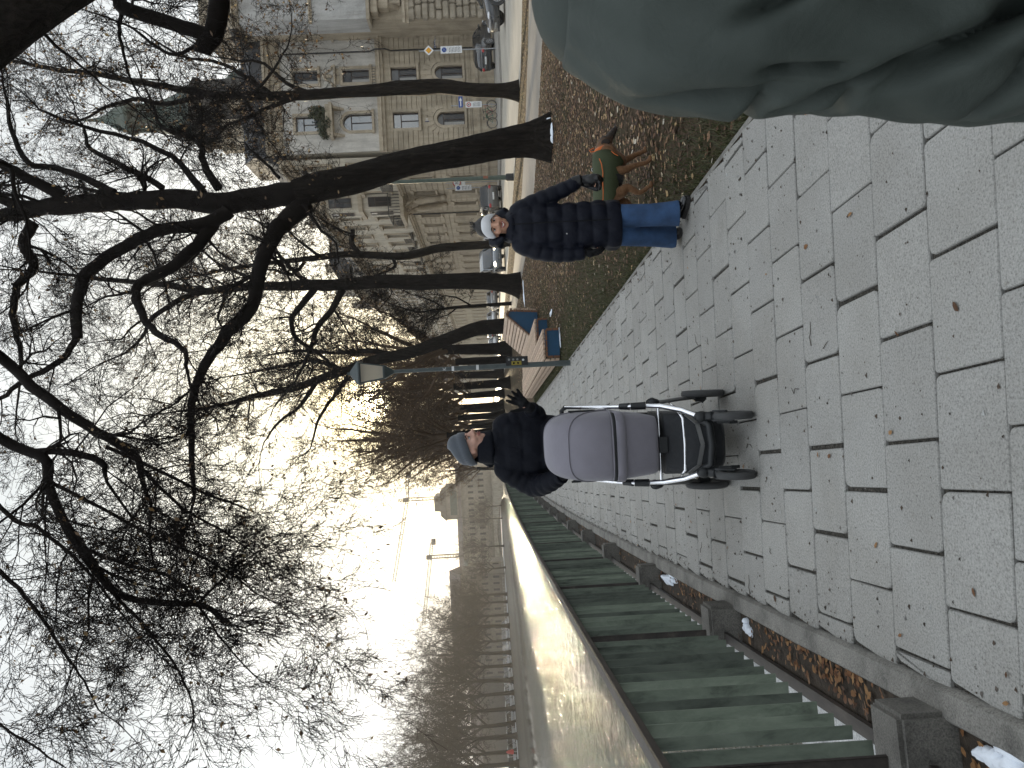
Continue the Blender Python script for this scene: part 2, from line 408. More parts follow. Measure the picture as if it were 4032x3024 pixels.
# asphalt footpath, road, sidewalk
near=[(16,9.5),(12.5,12.0),(9.6,14.9),(7.58,17.4),(5.65,21.96),(4.75,28),(4.15,35.3),(3.4,46),(2.2,62),(-1,110),(-6,190)]
far=[(16,15.5),(12.5,18.0),(10.6,20.0),(9.53,21.84),(8.2,25),(7.2,28.6),(6.5,35.3),(5.61,46.4),(4.4,62),(1.2,110),(-3.8,190)]
def between(name,a,b,z,mat):
    V=[];Q=[]
    for p,q in zip(a,b): V+= [(p[0],p[1],z),(q[0],q[1],z)]
    for i in range(len(a)-1): Q.append((2*i,2*i+1,2*i+3,2*i+2))
    return tag(npmesh(name,V,Q,mats=[mat]),kind='structure')
between('footpath',near,far,-.026,M_PATH)
road=poly_sheet('road',[(60,-10),(60,43),(16.5,43),(15.2,50),(14.3,60),(12.4,99),(8,150),(1,230),(-8,230),(-1.0,150),(3.2,100),(6.91,57.1),(9.13,35.3),(10.6,25.5),(12.6,21),(16,18),(30,8),(40,-10)],-.030,M_ROAD)
m=MB()
sw=[(60,43),(16.5,43),(15.2,50),(14.3,60),(12.4,99),(8,150),(1,230),(10,230),(60,200)]
m.prism([(p[0],p[1]) for p in sw],(0,0,-.035),(1,0,0),(0,1,0),(0,0,1),.13)
tag(m.build('sidewalk',[M_SIDE],bevel=0),kind='structure')
# concrete kerb strip beside the railing
m=MB(); yy=[-2+.5*i for i in range(0,130)]
rings=[]
for y in yy:
    x=kerb_x(y); w=rng.uniform(-.004,.004)
    rings.append([Vector((x+.03+w,y,-.04)),Vector((x+.03+w,y,.012)),Vector((x+.018+w,y,.03)),Vector((x-.075+w,y,.034)),Vector((x-.088+w,y,.02)),Vector((x-.088+w,y,-.04))])
m.loft(rings)
kerb=m.build('kerb',[M_CONC],smooth=True); tag(kerb,kind='structure')
strip('coping',lambda y:rail_x(y)-.37,lambda y:rail_x(y)-.035,-2,62,.012,conc_mat('pale_coping',(.46,.46,.45)),1.0)
strip('soil',lambda y:rail_x(y)-.05,lambda y:kerb_x(y)-.05,-2,62,-.008,M_DIRT,1.0)
# ================================================================== railing
def rail_mat():
    t=NT('green_paint'); v=t.coord((1,1,.35))
    c=t.ramp(t.noise(v,7,6,.7,.4),[(.28,(.022,.028,.021)),(.48,(.105,.125,.098)),(.75,(.18,.205,.165))])
    g=t.n('ShaderNodeNewGeometry'); c=t.mix(1,c,t.ramp(g.outputs['Random Per Island'],[(0,(.42,.42,.42)),(.5,(.85,.86,.84)),(1,(1.2,1.22,1.16))]),'MULTIPLY')
    t.bump(t.noise(v,40,3),.2,.004); t.set(c,t.ramp(t.noise(v,12,3),[(.3,.5),(.7,.75)]),spec=.45); return t.m
def rust_mat():
    t=NT('dark_rail_paint'); v=t.coord((1,.3,1))
    c=t.ramp(t.noise(v,10,6,.7),[(.3,(.010,.008,.007)),(.55,(.030,.024,.020)),(.8,(.075,.062,.052))])
    t.bump(t.noise(v,50,3),.3,.004); t.set(c,.6,spec=.4); return t.m
M_GREEN=rail_mat(); M_RAIL=rust_mat()
POSTS=[.35,2.72]+[5.08+2.4*i for i in range(23)]
rl=thing('railing','long green slatted metal railing with dark handrail beside the river','railing',(rail_x(2.72),2.72,0))
ro=Vector(rl.location)
def rel(x,y,z): return (x-ro.x,y-ro.y,z-ro.z)
yy=[-.6+.8*i for i in range(78)]
m=MB(); rings=[];ring2=[]
for y in yy:
    x=rail_x(y)
    rings.append([Vector(rel(x+a,y,z)) for a,z in ((-.036,.985),(.036,.985),(.036,1.015),(.028,1.022),(-.028,1.022),(-.036,1.015))])
    ring2.append([Vector(rel(x+a,y,z)) for a,z in ((-.028,.085),(.028,.085),(.030,.112),(-.030,.112))])
m.loft(rings); m.build('top_rail',[M_RAIL],rl)
m=MB(); m.loft(ring2); m.build('bottom_rail',[M_RAIL],rl)
for i,y in enumerate(POSTS):
    x=rail_x(y); m=MB(); m.box(rel(x,y,.515),(.058,.022,.94)); m.build('post',[M_RAIL],rl,bevel=.003)
for i in range(len(POSTS)-1):
    m=MB(); y0,y1=POSTS[i],POSTS[i+1]; n=int(round((y1-y0)/.172)); r2=random.Random(i)
    for k in range(1,n):
        y=y0+(y1-y0)*k/n; x=rail_x(y)
        m.box(rel(x+r2.uniform(-.004,.004),y,.575),(.055,.008,.815),rz=R_(5+r2.uniform(-9,9)))
    m.build('slat_panel',[M_GREEN],rl)
fo=None
GF='concrete footings in a row under the railing posts'
names=['concrete footing nearest the photo edge holding the first full railing post','second concrete footing of the railing with snow beside it','third concrete footing of the railing beside dirty snow','fourth concrete footing of the railing among dead leaves']
for i,y in enumerate(POSTS[1:16]):
    r2=random.Random(50+i); m=MB(); x=rail_x(y)+.075
    m.box((0,0,.075),(.25,.22,.25)); 
    o=m.build('concrete_footing',[M_BLOCK],bevel=.018,segs=2,smooth=True); o.location=(x,y,0); o.rotation_euler=(0,0,R_(7+r2.uniform(-2,2)))
    tag(o,names[i] if i<4 else 'grey concrete footing further along the railing behind the man','concrete footing',GF)
# snow remnants
def snow(x,y,lx,ly,h,label,group='snow remnants along the railing'):
    m=MB(); r2=random.Random(int(x*91+y*37)); n=16
    for q in range(7):
        cx,cy=r2.uniform(-.75,.75)*lx,r2.uniform(-.8,.8)*ly; sc=r2.uniform(.25,.55); rings=[]; p1,p2=r2.uniform(0,6),r2.uniform(0,6); hh=h*r2.uniform(.45,1)
        for s,z in ((1,-.02),(1,.15),(.85,.6),(.5,1)):
            rings.append([Vector((cx+math.cos(2*PI*k/n)*lx*sc*s*(1+.35*math.sin(3*2*PI*k/n+p1)+.2*math.sin(5*2*PI*k/n+p2)),cy+math.sin(2*PI*k/n)*ly*sc*s*(1+.3*math.sin(2*2*PI*k/n+p2)),hh*z)) for k in range(n)])
        m.loft(rings)
    rings=[[Vector((math.cos(2*PI*k/n)*lx*.45*s,math.sin(2*PI*k/n)*ly*.5*s*(1+.3*math.sin(6*PI*k/n)),h*z*.7)) for k in range(n)] for s,z in ((1,-.02),(1,.15),(.8,.6),(.4,1))]
    m.loft(rings); o=m.build('snow_patch',[M_SNOW],smooth=True,angle=80); o.location=(x,y,-.005); o.rotation_euler=(0,0,R_(8))
    return tag(o,label,'snow',group)
snow(kerb_x(2.36)-.135,2.36,.065,.16,.05,'large patch of old snow just in front of the nearest concrete footing')
snow(kerb_x(4.85)-.16,4.84,.05,.1,.035,'small snow remnant beside the second concrete footing')
snow(kerb_x(7.0)-.13,7.0,.06,.28,.04,'long thin snow remnant beside the third concrete footing')
0 and snow(kerb_x(9.3)-.13,9.3,.06,.25,.04,'faint snow remnant between kerb and railing further back')
# ================================================================== leaf litter and grass
def leaf_litter(name,pts,size,mat,seed,lift=0.0):
    """curled dead leaves lying on the ground, one mesh"""
    r=np.random.RandomState(seed); n=len(pts); P=np.array(pts)
    a=r.uniform(0,2*PI,n); L=size*r.uniform(.6,1.3,n); Wd=L*r.uniform(.3,.55,n); cur=r.uniform(-.1,.5,n)*L; til=r.uniform(-.35,.35,n)
    cs,sn=np.cos(a),np.sin(a)
    prof=[(-.5,0,0),(-.2,.5,.12),(-.2,-.5,.12),(.2,.42,.10),(.2,-.42,.10),(.5,0,.02)]
    V=np.zeros((n,6,3))
    for k,(u,w,h) in enumerate(prof):
        lx=u*L; ly=w*Wd; z=h*L*.5+cur*(abs(u)*1.4)**2*(1 if u>0 else .4)+til*(ly)*.8+np.abs(w)*cur*.3
        V[:,k,0]=P[:,0]+lx*cs-ly*sn; V[:,k,1]=P[:,1]+lx*sn+ly*cs; V[:,k,2]=P[:,2]+lift+.004+np.maximum(z,-.002)
    b=(np.arange(n)*6)[:,None]
    T=np.concatenate([b+np.array([[0,2,1]]),b+np.array([[5,3,4]])]); Q=b+np.array([[1,2,4,3]])
    return npmesh(name,V.reshape(-1,3),Q,T,mats=[mat])
def leaf_mat(name,stops):
    t=NT(name); g=t.n('ShaderNodeNewGeometry'); v=t.coord()
    c=t.ramp(g.outputs['Random Per Island'],stops); c=t.mix(.6,c,t.ramp(t.noise(v,70,3),[(.3,(.55,.55,.55)),(.7,(1.25,1.25,1.25))]),'MULTIPLY')
    tr=t.n('ShaderNodeBsdfTranslucent'); t.l(c,tr.inputs['Color'])
    mx=t.n('ShaderNodeMixShader'); mx.inputs[0].default_value=.25; o=t.t.nodes['Material Output']
    t.l(t.b.outputs[0],mx.inputs[1]); t.l(tr.outputs[0],mx.inputs[2]); t.l(mx.outputs[0],o.inputs['Surface'])
    t.set(c,.55,spec=.4); return t.m
M_LITTER=leaf_mat('dead_leaves',[(0,(.035,.018,.010)),(.3,(.11,.052,.028)),(.55,(.21,.11,.058)),(.8,(.33,.20,.11)),(.93,(.48,.33,.15)),(1,(.62,.56,.46))])
M_ORANGE=leaf_mat('orange_leaves',[(0,(.07,.03,.013)),(.5,(.20,.085,.032)),(1,(.34,.19,.08))])
def inpoly(x,y,poly):
    c=False;n=len(poly);j=n-1
    for i in range(n):
        xi,yi=poly[i];xj,yj=poly[j]
        if (yi>y)!=(yj>y) and x<(xj-xi)*(y-yi)/(yj-yi)+xi: c=not c
        j=i
    return c
def path_near_x(y):
    for a,b in zip(near[:-1],near[1:]):
        if a[1]<=y<=b[1]: return a[0]+(b[0]-a[0])*(y-a[1])/(b[1]-a[1])
    return 16 if y<9.5 else near[-1][0]
def seg_x(poly,y):
    for a,b in zip(poly[:-1],poly[1:]):
        if a[1]<=y<=b[1]: return a[0]+(b[0]-a[0])*(y-a[1])/(b[1]-a[1])
    return None
roadn=[(30,8),(16,18),(12.6,21),(10.6,25.5),(9.13,35.3),(6.91,57.1),(3.2,100),(-1.0,150)]
r=random.Random(3); P=[];PG=[]
def patch(x,y):   # leafiness of the lawn: barer and greener towards the paving
    d=x-pave_r(y); w=math.sin(x*1.3+y*.7)+math.sin(x*2.9-y*1.7+1)*.6
    edge=.55+.12*y
    return max(.16,min(1,(d-edge*.6)/(edge*.8)+.45+.22*w))
while len(P)<42000:
    y=3.2+ (r.random()**1.5)*40; x=pave_r(y)+.1+r.random()*min(14,max(.5,path_near_x(y)-pave_r(y)-.1))
    if x/ y>.62: continue
    if r.random()<patch(x,y)*min(1,(13/y)**.6)*(.55+.45*(y<26)): P.append((x,y,-.03))
leaf=leaf_litter('fallen_leaves',P,.068,M_LITTER,1); tag(leaf,'brown dead leaves scattered thickly over the lawn','leaves',kind='stuff')
P=[]
while len(P)<7000:
    y=14+r.random()**1.3*60; a=seg_x(far,y); b=seg_x(roadn,y)
    if a is None or b is None or b<a: continue
    x=a+.05+(b-a-.1)*r.random()
    if x/y<.62: P.append((x,y,-.03))
leaf=leaf_litter('fallen_leaves',P,.085,leaf_mat('sunlit_leaves',[(0,(.10,.055,.02)),(.5,(.30,.19,.075)),(1,(.52,.38,.17))]),2); tag(leaf,'dead leaves tinted sunlit gold on the strip between footpath and road','leaves',kind='stuff')  # the gold of low sunlight is put into these leaf colours
# leaves along kerb and railing, a few on the paving
P=[]
while len(P)<520:
    y=1.8+r.random()**1.4*16
    c=math.exp(-((y-3.6)/.35)**2)+math.exp(-((y-4.4)/.25)**2)*.8+.25+math.exp(-((y-6.2)/.5)**2)*.6
    if r.random()<c*.7: P.append((kerb_x(y)-.10-r.random()**2*.16,y,-.004+r.random()*.01))
leaf=leaf_litter('fallen_leaves',P,.045,M_ORANGE,4); tag(leaf,'orange brown leaves caught between concrete kerb and railing','leaves',kind='stuff')
P=[]
while len(P)<230:
    y=2.0+r.random()**.7*24
    u=r.random(); x=kerb_x(y)+.05+(pave_r(y)-kerb_x(y))*(u**2.2 if r.random()<.5 else 1-u**3)
    P.append((x,y,0.0))
for q in ((3225,1790),(3270,1795),(3535,1312),(2600,1500),(2540,1090)): g=G(*q); P.append((g.x,g.y,0))
leaf=leaf_litter('fallen_leaves',P,.04,M_ORANGE,5); tag(leaf,'single brown leaves lying loose on the grey paving','leaves',kind='stuff')
# crumbs of soil, needles and twigs on the paving
def crumbs(n,seed):
    r=np.random.RandomState(seed); y=1.8+r.rand(n)**.8*26
    xl=np.array([kerb_x(q) for q in y])+.04; xr=np.array([pave_r(q) for q in y]); u=r.rand(n); k=r.rand(n)
    u=np.where(k<.35,u**3,np.where(k<.8,1-u**3,u)); x=xl+(xr-xl)*u
    s=.003+.006*r.rand(n)**2; V=np.zeros((n,4,3)); a=r.rand(n)*6.28
    for j in range(3): V[:,j,0]=x+np.cos(a+j*2.1)*s*(1+r.rand(n)); V[:,j,1]=y+np.sin(a+j*2.1)*s; V[:,j,2]=.001
    V[:,3,0]=x; V[:,3,1]=y; V[:,3,2]=.001+s*.9
    b=(np.arange(n)*4)[:,None]; T=np.concatenate([b+np.array([t]) for t in ((0,1,3),(1,2,3),(2,0,3))])
    o=npmesh('grit',V.reshape(-1,3),None,T,mats=[leaf_mat('grit',[(0,(.03,.022,.015)),(.6,(.09,.06,.04)),(.9,(.16,.15,.14)),(1,(.5,.5,.48))])])
    tag(o,'dark grit and crumbs of soil strewn over the paving','grit',kind='stuff')
crumbs(9000,9)
def twigs_ground(n,seed):
    r=random.Random(seed); m=MB()
    for i in range(n):
        y=2.2+r.random()*18; x=kerb_x(y)+.05+r.random()**1.6*(pave_r(y)-kerb_x(y)); a=r.random()*6.3; L=r.uniform(.03,.13)
        p=[(x+math.cos(a+k*.25*r.uniform(-1,1))*L*k/3,y+math.sin(a)*L*k/3,.004+.006*(k==1)) for k in range(4)]
        m.tube(p,[.0022,.002,.0016,.001],5)
    o=m.build('fallen_twigs',[M_DIRT]); tag(o,'thin dark twigs dropped on the paving','twigs',kind='stuff')
twigs_ground(34,11)
# short grass
def grass(n,seed):
    r=random.Random(seed); B=[]
    while len(B)<n:
        y=3.3+r.random()**1.6*24; w=min(12,max(.4,path_near_x(y)-pave_r(y)-.1)); x=pave_r(y)+.07+r.random()**1.5*w
        if x/y>.62: continue
        if r.random()<(1.15-patch(x,y)): B.append((x,y))
    B=np.array(B); q=np.random.RandomState(seed); h=.02+.035*q.rand(n); a=q.rand(n)*6.28; w=.0022+.0022*q.rand(n)*(1+B[:,1]/9)
    V=np.zeros((n,3,3)); V[:,0,0]=B[:,0]-np.cos(a)*w; V[:,0,1]=B[:,1]-np.sin(a)*w; V[:,1,0]=B[:,0]+np.cos(a)*w; V[:,1,1]=B[:,1]+np.sin(a)*w
    V[:,:2,2]=-.033; V[:,2,0]=B[:,0]+q.randn(n)*.02; V[:,2,1]=B[:,1]+q.randn(n)*.02; V[:,2,2]=-.033+h
    o=npmesh('grass',V.reshape(-1,3),None,np.arange(n*3).reshape(-1,3),mats=[leaf_mat('grass_blades',[(0,(.030,.036,.012)),(.6,(.065,.075,.028)),(1,(.13,.12,.06))])])
    tag(o,'short dull green grass growing along the paving edge','grass',kind='stuff')
grass(52000,21)

# ================================================================== air
def haze():
    m=MB(); m.span(-340,270,-50,490,-4.5,80); t=bpy.data.materials.new('haze_air'); t.use_nodes=True; n=t.node_tree
    n.nodes.remove(n.nodes['Principled BSDF']); pv=n.nodes.new('ShaderNodeVolumePrincipled'); pv.inputs['Color'].default_value=(1,.97,.92,1); pv.inputs['Density'].default_value=.00036; pv.inputs['Anisotropy'].default_value=.3
    n.links.new(pv.outputs[0],n.nodes['Material Output'].inputs['Volume']); o=m.build('haze',[t]); tag(o,'pale warm haze filling the air over river and street','haze',kind='stuff')
haze()
# ================================================================== buildings
def stone_mat(name,col,k=1.0,bump=.5):
    t=NT(name); v=t.coord()
    c=t.ramp(t.noise(v,.5,6,.65,.5),[(.25,mix3(col,.62)),(.5,col),(.78,mix3(col,1.22))])
    g=t.ramp(t.noise(t.coord((1.2,1.2,.18)),2.2,4,.6),[(.32,(.62,.60,.57)),(.6,(1.05,1.05,1.05))]); c=t.mix(.7*k,c,g,'MULTIPLY')
    sp=t.ramp(t.noise(v,18,4,.7),[(.35,(.78,.78,.78)),(.65,(1.12,1.12,1.12))]); c=t.mix(.8,c,sp,'MULTIPLY')
    t.bump(t.noise(v,22,4,.7),bump,.02); t.set(c,.85); return t.m
M_TAN=stone_mat('tan_stone',(.41,.345,.255)); M_GREY=stone_mat('grey_plaster',(.55,.52,.47)); M_TRIM=stone_mat('trim_stone',(.44,.37,.275)); M_WHITE=stone_mat('white_facing',(.44,.43,.41)); M_ROUGH=stone_mat('rough_stone',(.35,.30,.23),bump=1)
M_BEIGE=stone_mat('beige_plaster',(.50,.45,.36)); M_PALE=stone_mat('pale_plaster',(.50,.46,.39)); M_OCHRE=stone_mat('ochre_plaster',(.44,.38,.28))
M_SLATE=simple('slate_roof',(.035,.035,.037),.55,var=.35,scale=3,bump=.5,bscale=12,bdist=.03)
M_TILE=simple('dark_tile_roof',(.06,.045,.04),.7,var=.3,scale=2,bump=.4,bscale=6,bdist=.03)
M_COPPER=simple('copper_green',(.028,.052,.042),.65,var=.45,scale=1.4,bump=.2)
M_FRAME=simple('window_frame_brown',(.035,.022,.018),.5,bump=0); M_FRW=simple('window_frame_white',(.62,.61,.58),.5,bump=0)
M_GLASS=simple('window_glass',(.012,.014,.017),.05,var=.3,scale=.7,bump=.05,bscale=2,bdist=.03,spec=.45)
M_SKYGL=simple('sky_reflecting_glass',(.02,.025,.03),.04,bump=.05,bscale=2,bdist=.03,spec=.5); M_SKYGL.node_tree.nodes['Principled BSDF'].inputs['IOR'].default_value=2.7
M_CURT=simple('window_curtain',(.34,.33,.31),.25,var=.25,scale=5,bump=0,stretch=(8,1,.3),spec=.6)
M_BLIND=simple('window_blind',(.10,.105,.11),.2,var=.1,scale=3,bump=0,spec=.6)
M_IRON=simple('dark_iron',(.03,.03,.03),.5,bump=0,metal=.3)
def arcpts(uc,zb,w,h,n=10):
    r=w/2; zc=zb+h-r
    return [(uc+r*math.cos(PI-PI*i/n),zc+r*math.sin(PI*i/n)) for i in range(n+1)]
def wall(name,parent,mat,u0,u1,z0,z1,ops,y=0,rev=.28,course=None,proud=.08,gap=.05,back=.0,margin=.0):
    """a front wall with real openings: ops (u,zbottom,w,h,arched)"""
    m=MB(); us=sorted({u0,u1,*[o[0]-o[2]/2 for o in ops],*[o[0]+o[2]/2 for o in ops]}); zs=sorted({z0,z1,*[o[1] for o in ops],*[o[1]+o[3] for o in ops]})
    us=[u for u in us if u0<=u<=u1]; zs=[z for z in zs if z0<=z<=z1]
    def inside(u,z): return any(abs(u-o[0])<o[2]/2 and o[1]<z<o[1]+o[3] for o in ops)
    for a,b in zip(us[:-1],us[1:]):
        for c,d in zip(zs[:-1],zs[1:]):
            if not inside((a+b)/2,(c+d)/2): m.quad((a,y,c),(b,y,c),(b,y,d),(a,y,d))
    for o in ops:
        a,b,c,d=o[0]-o[2]/2,o[0]+o[2]/2,o[1],o[1]+o[3]
        if o[4]:
            P=arcpts(*o[:4]); d0=P[0][1]
            m.quad((a,y,c),(a,y+rev,c),(a,y+rev,d0),(a,y,d0)); m.quad((b,y,c),(b,y+rev,c),(b,y+rev,d0),(b,y,d0))
            for p,q in zip(P[:-1],P[1:]):
                m.quad((p[0],y,p[1]),(q[0],y,q[1]),(q[0],y+rev,q[1]),(p[0],y+rev,p[1]))
                m.quad((p[0],y,p[1]),(q[0],y,q[1]),(q[0],y,d),(p[0],y,d))
        else:
            m.quad((a,y,c),(a,y+rev,c),(a,y+rev,d),(a,y,d)); m.quad((b,y,c),(b,y+rev,c),(b,y+rev,d),(b,y,d)); m.quad((a,y,d),(b,y,d),(b,y+rev,d),(a,y+rev,d))
        m.quad((a,y,c),(b,y,c),(b,y+rev,c),(a,y+rev,c))
    if course:
        z=z0; k=0
        while z<z1-.1:
            zt=min(z+course-gap,z1); seg=[(u0,u1)]
            for o in ops:
                mg=margin
                if o[1]-.05<zt and z<o[1]+o[3]+(.0 if not o[4] else .02):
                    a,b=o[0]-o[2]/2-mg,o[0]+o[2]/2+mg
                    seg=[s for q in seg for s in ((q[0],min(q[1],a)),(max(q[0],b),q[1])) if s[1]-s[0]>.05]
            for a,b in seg: m.span(a,b,y-proud,y-.004,z,zt)
            z+=course; k+=1
    return m.build(name,[mat],parent)
_wc={}
def window(parent,u,zb,w,h,arch=False,y=.24,style='curtain',frame=None,cache=True):
    frame=frame or M_FRAME
    key=(round(w,2),round(h,2),arch,style,frame.name)
    if key in _wc:
        wf,wp=_wc[key]; o=wf.copy(); COL.objects.link(o); o.parent=parent; o.location=(u,y,zb); p=wp.copy(); COL.objects.link(p); p.parent=o; return o
    m=MB(); t=.055; r=w/2; hh=h-r if arch else h
    m.span(-r,-r+t,-.04,.03,0,hh); m.span(r-t,r,-.04,.03,0,hh); m.span(-r+t,r-t,-.04,.03,0,t)
    if arch:
        P=arcpts(0,0,w,h,10); Pi=arcpts(0,t,w-2*t,h-2*t,10)
        for i in range(10):
            a,b,c,d=P[i],P[i+1],Pi[i+1],Pi[i]
            m.add([(q[0],yy,q[1]) for yy in (-.04,.03) for q in (a,b,c,d)],[(0,1,2,3),(7,6,5,4),(0,1,5,4),(3,2,6,7)])
    else: m.span(-r+t,r-t,-.04,.03,h-t,h)
    zt=hh-.02 if arch else h*.68
    m.span(-r+t,r-t,-.045,.03,zt,zt+.07); m.span(-.03,.03,-.045,.03,t,zt)
    f=m.build('window',[frame],parent)
    m=MB()
    m.mat(0)
    if arch: 
        P=arcpts(0,0,w-.03,h-.02,10); m.mat(2 if style=='blind' else 0).add([(p[0],0,p[1]) for p in P],[tuple(range(len(P)))])
    else: m.mat(2 if style=='blind' else 0).quad((-r+.01,0,zt),(r-.01,0,zt),(r-.01,0,h-.01),(-r+.01,0,h-.01))
    m.mat(1 if style in('curtain','blind') else 0).quad((-r+.01,0,.01),(-r*.35,0,.01),(-r*.35,0,zt),(-r+.01,0,zt))
    m.mat(0).quad((-r*.35,0,.01),(r-.01,0,.01),(r-.01,0,zt),(-r*.35,0,zt))
    p=m.build('pane',[M_SKYGL if style=='sky' else M_GLASS,M_CURT,M_BLIND],f)
    f.location=(u,y,zb); _wc[key]=(f,p); return f
def surround(name,parent,mat,u,zb,w,h,arch=False,t=.16,d=.09,sill=True,ped=None,y=0,keys=0):
    m=MB(); r=w/2; hh=h-r if arch else h
    m.span(u-r-t,u-r-.003,y-d,y+.02,zb,zb+hh); m.span(u+r+.003,u+r+t,y-d,y+.02,zb,zb+hh)
    if arch:
        P=arcpts(u,zb,w+.006,h+.003,12); Q=arcpts(u,zb-t+t,w+2*t,h+t,12)
        for i in range(12):
            a,b,c,e=P[i],P[i+1],Q[i+1],Q[i]
            m.add([(q[0],yy,q[1]) for yy in (y-d,y+.02) for q in (a,b,c,e)],[(0,1,2,3),(7,6,5,4),(0,1,5,4),(3,2,6,7)])
        for k in range(keys):
            a=PI*(k+.5)/keys; cs,sn=math.cos(a),math.sin(a); zc=zb+h-r; r0=r+t+.03; L=.62 if k!=keys//2 else .78
            M=Matrix(((sn,0,cs),(0,1,0),(-cs,0,sn)))
            m.box((u+cs*(r0+L/2),y-.05,zc+sn*(r0+L/2)),(PI*(r0+.2)/keys-.05,.1,L),M=M.to_3x3())
    else: m.span(u-r-t,u+r+t,y-d,y+.02,zb+h+.003,zb+h+t)
    if sill: m.span(u-r-t-.06,u+r+t+.06,y-d-.12,y+.03,zb-.16,zb-.003)
    if ped:
        zt=zb+h+t+.01
        m.span(u-r-t-.1,u+r+t+.1,y-d-.16,y+.02,zt+.28,zt+.42)
        W2=r+t+.1
        if ped=='tri': m.prism([(-W2,0),(W2,0),(0,.55)],(u,y+.01,zt+.423),(1,0,0),(0,0,1),(0,-1,0),d+.12)
        if ped=='arc': m.prism([(W2*math.cos(PI*i/10),.5*math.sin(PI*i/10)) for i in range(11)],(u,y+.01,zt+.423),(1,0,0),(0,0,1),(0,-1,0),d+.12)
        if ped=='swan':
            for s in (-1,1):
                m.tube([(u+s*W2*.95,y-.12,zt+.50),(u+s*W2*.6,y-.12,zt+.62),(u+s*W2*.35,y-.12,zt+.95),(u+s*W2*.08,y-.12,zt+1.1)],[.07,.08,.08,.10],8)
            m.ell((u,y-.1,zt+.75),(.16,.1,.25),10,6)
        m.span(u-r-t*.5,u+r+t*.5,y-.05,y+.01,zt+.03,zt+.27)
    return m.build(name,[mat],parent)
def cornice(name,parent,mat,u0,u1,z0,steps,y=0,dent=0):
    m=MB(); z=z0
    for h,d in steps: m.span(u0,u1,y-d,y+.03,z,z+h-.004); z+=h
    if dent:
        u=u0+.1
        while u<u1-.2: m.span(u,u+dent*.55,y-steps[0][1]-.10,y-steps[0][1]+.003,z0+.04,z0+steps[0][0]-.01); u+=dent
    return m.build(name,[mat],parent)
# ---- corner house facing the camera
cols=[AY(1760,yy,55).x for yy in (108,285,467)]
XL=AY(1700,586,55).x; XR=30.5
b1=thing('apartment_house','grey stone corner house with arched ground floor windows behind the black hatchback','building',(0,55,0))
W_=.95
low=[(c,2.35,W_,2.0,True) for c in cols]; mid=[(c,5.65,W_ if i<2 else 1.15,1.85,False) for i,c in enumerate(cols)]
pn=[(c,9.0,.95 if i<2 else 1.2,1.95 if i<2 else 2.1,i==2) for i,c in enumerate(cols)]; up=[(c,12.7,.95 if i<2 else 1.1,1.75,False) for i,c in enumerate(cols)]
wall('lower_wall',b1,M_TAN,XL,XR,0,7.75,low+mid,course=.36,margin=.2)
wall('upper_wall',b1,M_GREY,XL,XR,8.55,15.6,pn+up,course=.42,proud=.012,gap=.02,margin=.25)
for i,o in enumerate(low): window(b1,*o[:4],True,style='blind'); surround('window_surround',b1,M_TRIM,*o[:4],True,t=.22,keys=9)
for i,o in enumerate(mid): window(b1,*o[:4],False,style='blind' if i<2 else 'sky'); surround('window_surround',b1,M_TRIM,*o[:4],False,t=.2)
for i,o in enumerate(pn): window(b1,*o[:4],o[4],style='curtain' if i<2 else 'sky'); surround('window_surround',b1,M_TRIM,*o[:4],o[4],t=.2,ped=('tri','swan',None)[i])
for i,o in enumerate(up): window(b1,*o[:4],False,style='curtain' if i<2 else 'sky'); surround('window_surround',b1,M_TRIM,*o[:4],False,t=.2)
cornice('plinth',b1,M_TAN,XL-.05,XR,0,[(.7,.28),(.55,.22),(.22,.30)])
cornice('sill_band',b1,M_TRIM,XL-.05,XR,1.95,[(.14,.12)])
cornice('string_course',b1,M_TRIM,XL-.1,XR,7.72,[(.30,.10),(.22,.28),(.10,.42),(.22,.16)])
cornice('frieze',b1,M_TRIM,XL-.05,XR,15.4,[(.35,.12),(.35,.2),(.25,.45),(.18,.62)],dent=.34)
m=MB(); m.prism([(0,0),(6,0),(6,2.2),(1.6,2.0),(.25,1.0)],(XL-.2,-.35,16.55),(0,1,0),(0,0,1),(1,0,0),XR-XL+.2); m.build('roof',[M_SLATE],b1)
for u,hh in ((XL+1.2,1.6),(XL+4.6,1.1),(XL+9,1.8)):
    m=MB(); m.span(u,u+.9,2.2,3.0,18.3,18.7+hh); m.span(u-.08,u+.98,2.1,3.1,18.7+hh,18.85+hh); m.build('chimney',[M_TRIM],b1)
m=MB(); dx=AY(1300,212,55).x; m.tube([(dx,-.16,15.3),(dx,-.16,8.9),(dx,-.5,8.5),(dx,-.5,7.8),(dx,-.16,7.4),(dx,-.16,.2)],.055,8); m.build('downpipe',[M_IRON],b1,smooth=True)
m=MB(); m.span(cols[2]-1.25,cols[2]+1.25,-.75,.0,11.72,11.95)
for s in (-1,1): m.prism([(0,0),(0,-.75),(-.6,-.05)],(cols[2]+s*.95-.09,-.02,11.72),(0,1,0),(0,0,1),(1,0,0),.18)
m.build('balcony',[M_TRIM],b1)
m=MB(); u=cols[1]
for k in range(6): m.lathe([(.05,0),(.07,.1),(.04,.3),(.06,.42)],(u-.5+k*.2,-.16,8.55),n=8)
m.span(u-.65,u+.65,-.26,-.06,8.97,9.03); m.build('balustrade',[M_TRIM],b1)
m=MB(); m.box((cols[1]+2.05,-.075,4.42),(.04,.04,.04)); a=AY(1713,172,55); m.box((a.x,-.08,a.z),(1.0,.03,.17))
sg=m.mat(0).build('street_name_plate',[simple('enamel_blue',(.012,.022,.10),.3,bump=0,var=.05)],b1)
m=MB()
for k in range(9): m.box((a.x-.4+k*.1,-.098,a.z+.012*((k*7)%3-1)),(.055,.004,.07))
m.build('lettering',[simple('enamel_white',(.75,.75,.75),.4,bump=0,var=.03)],sg)
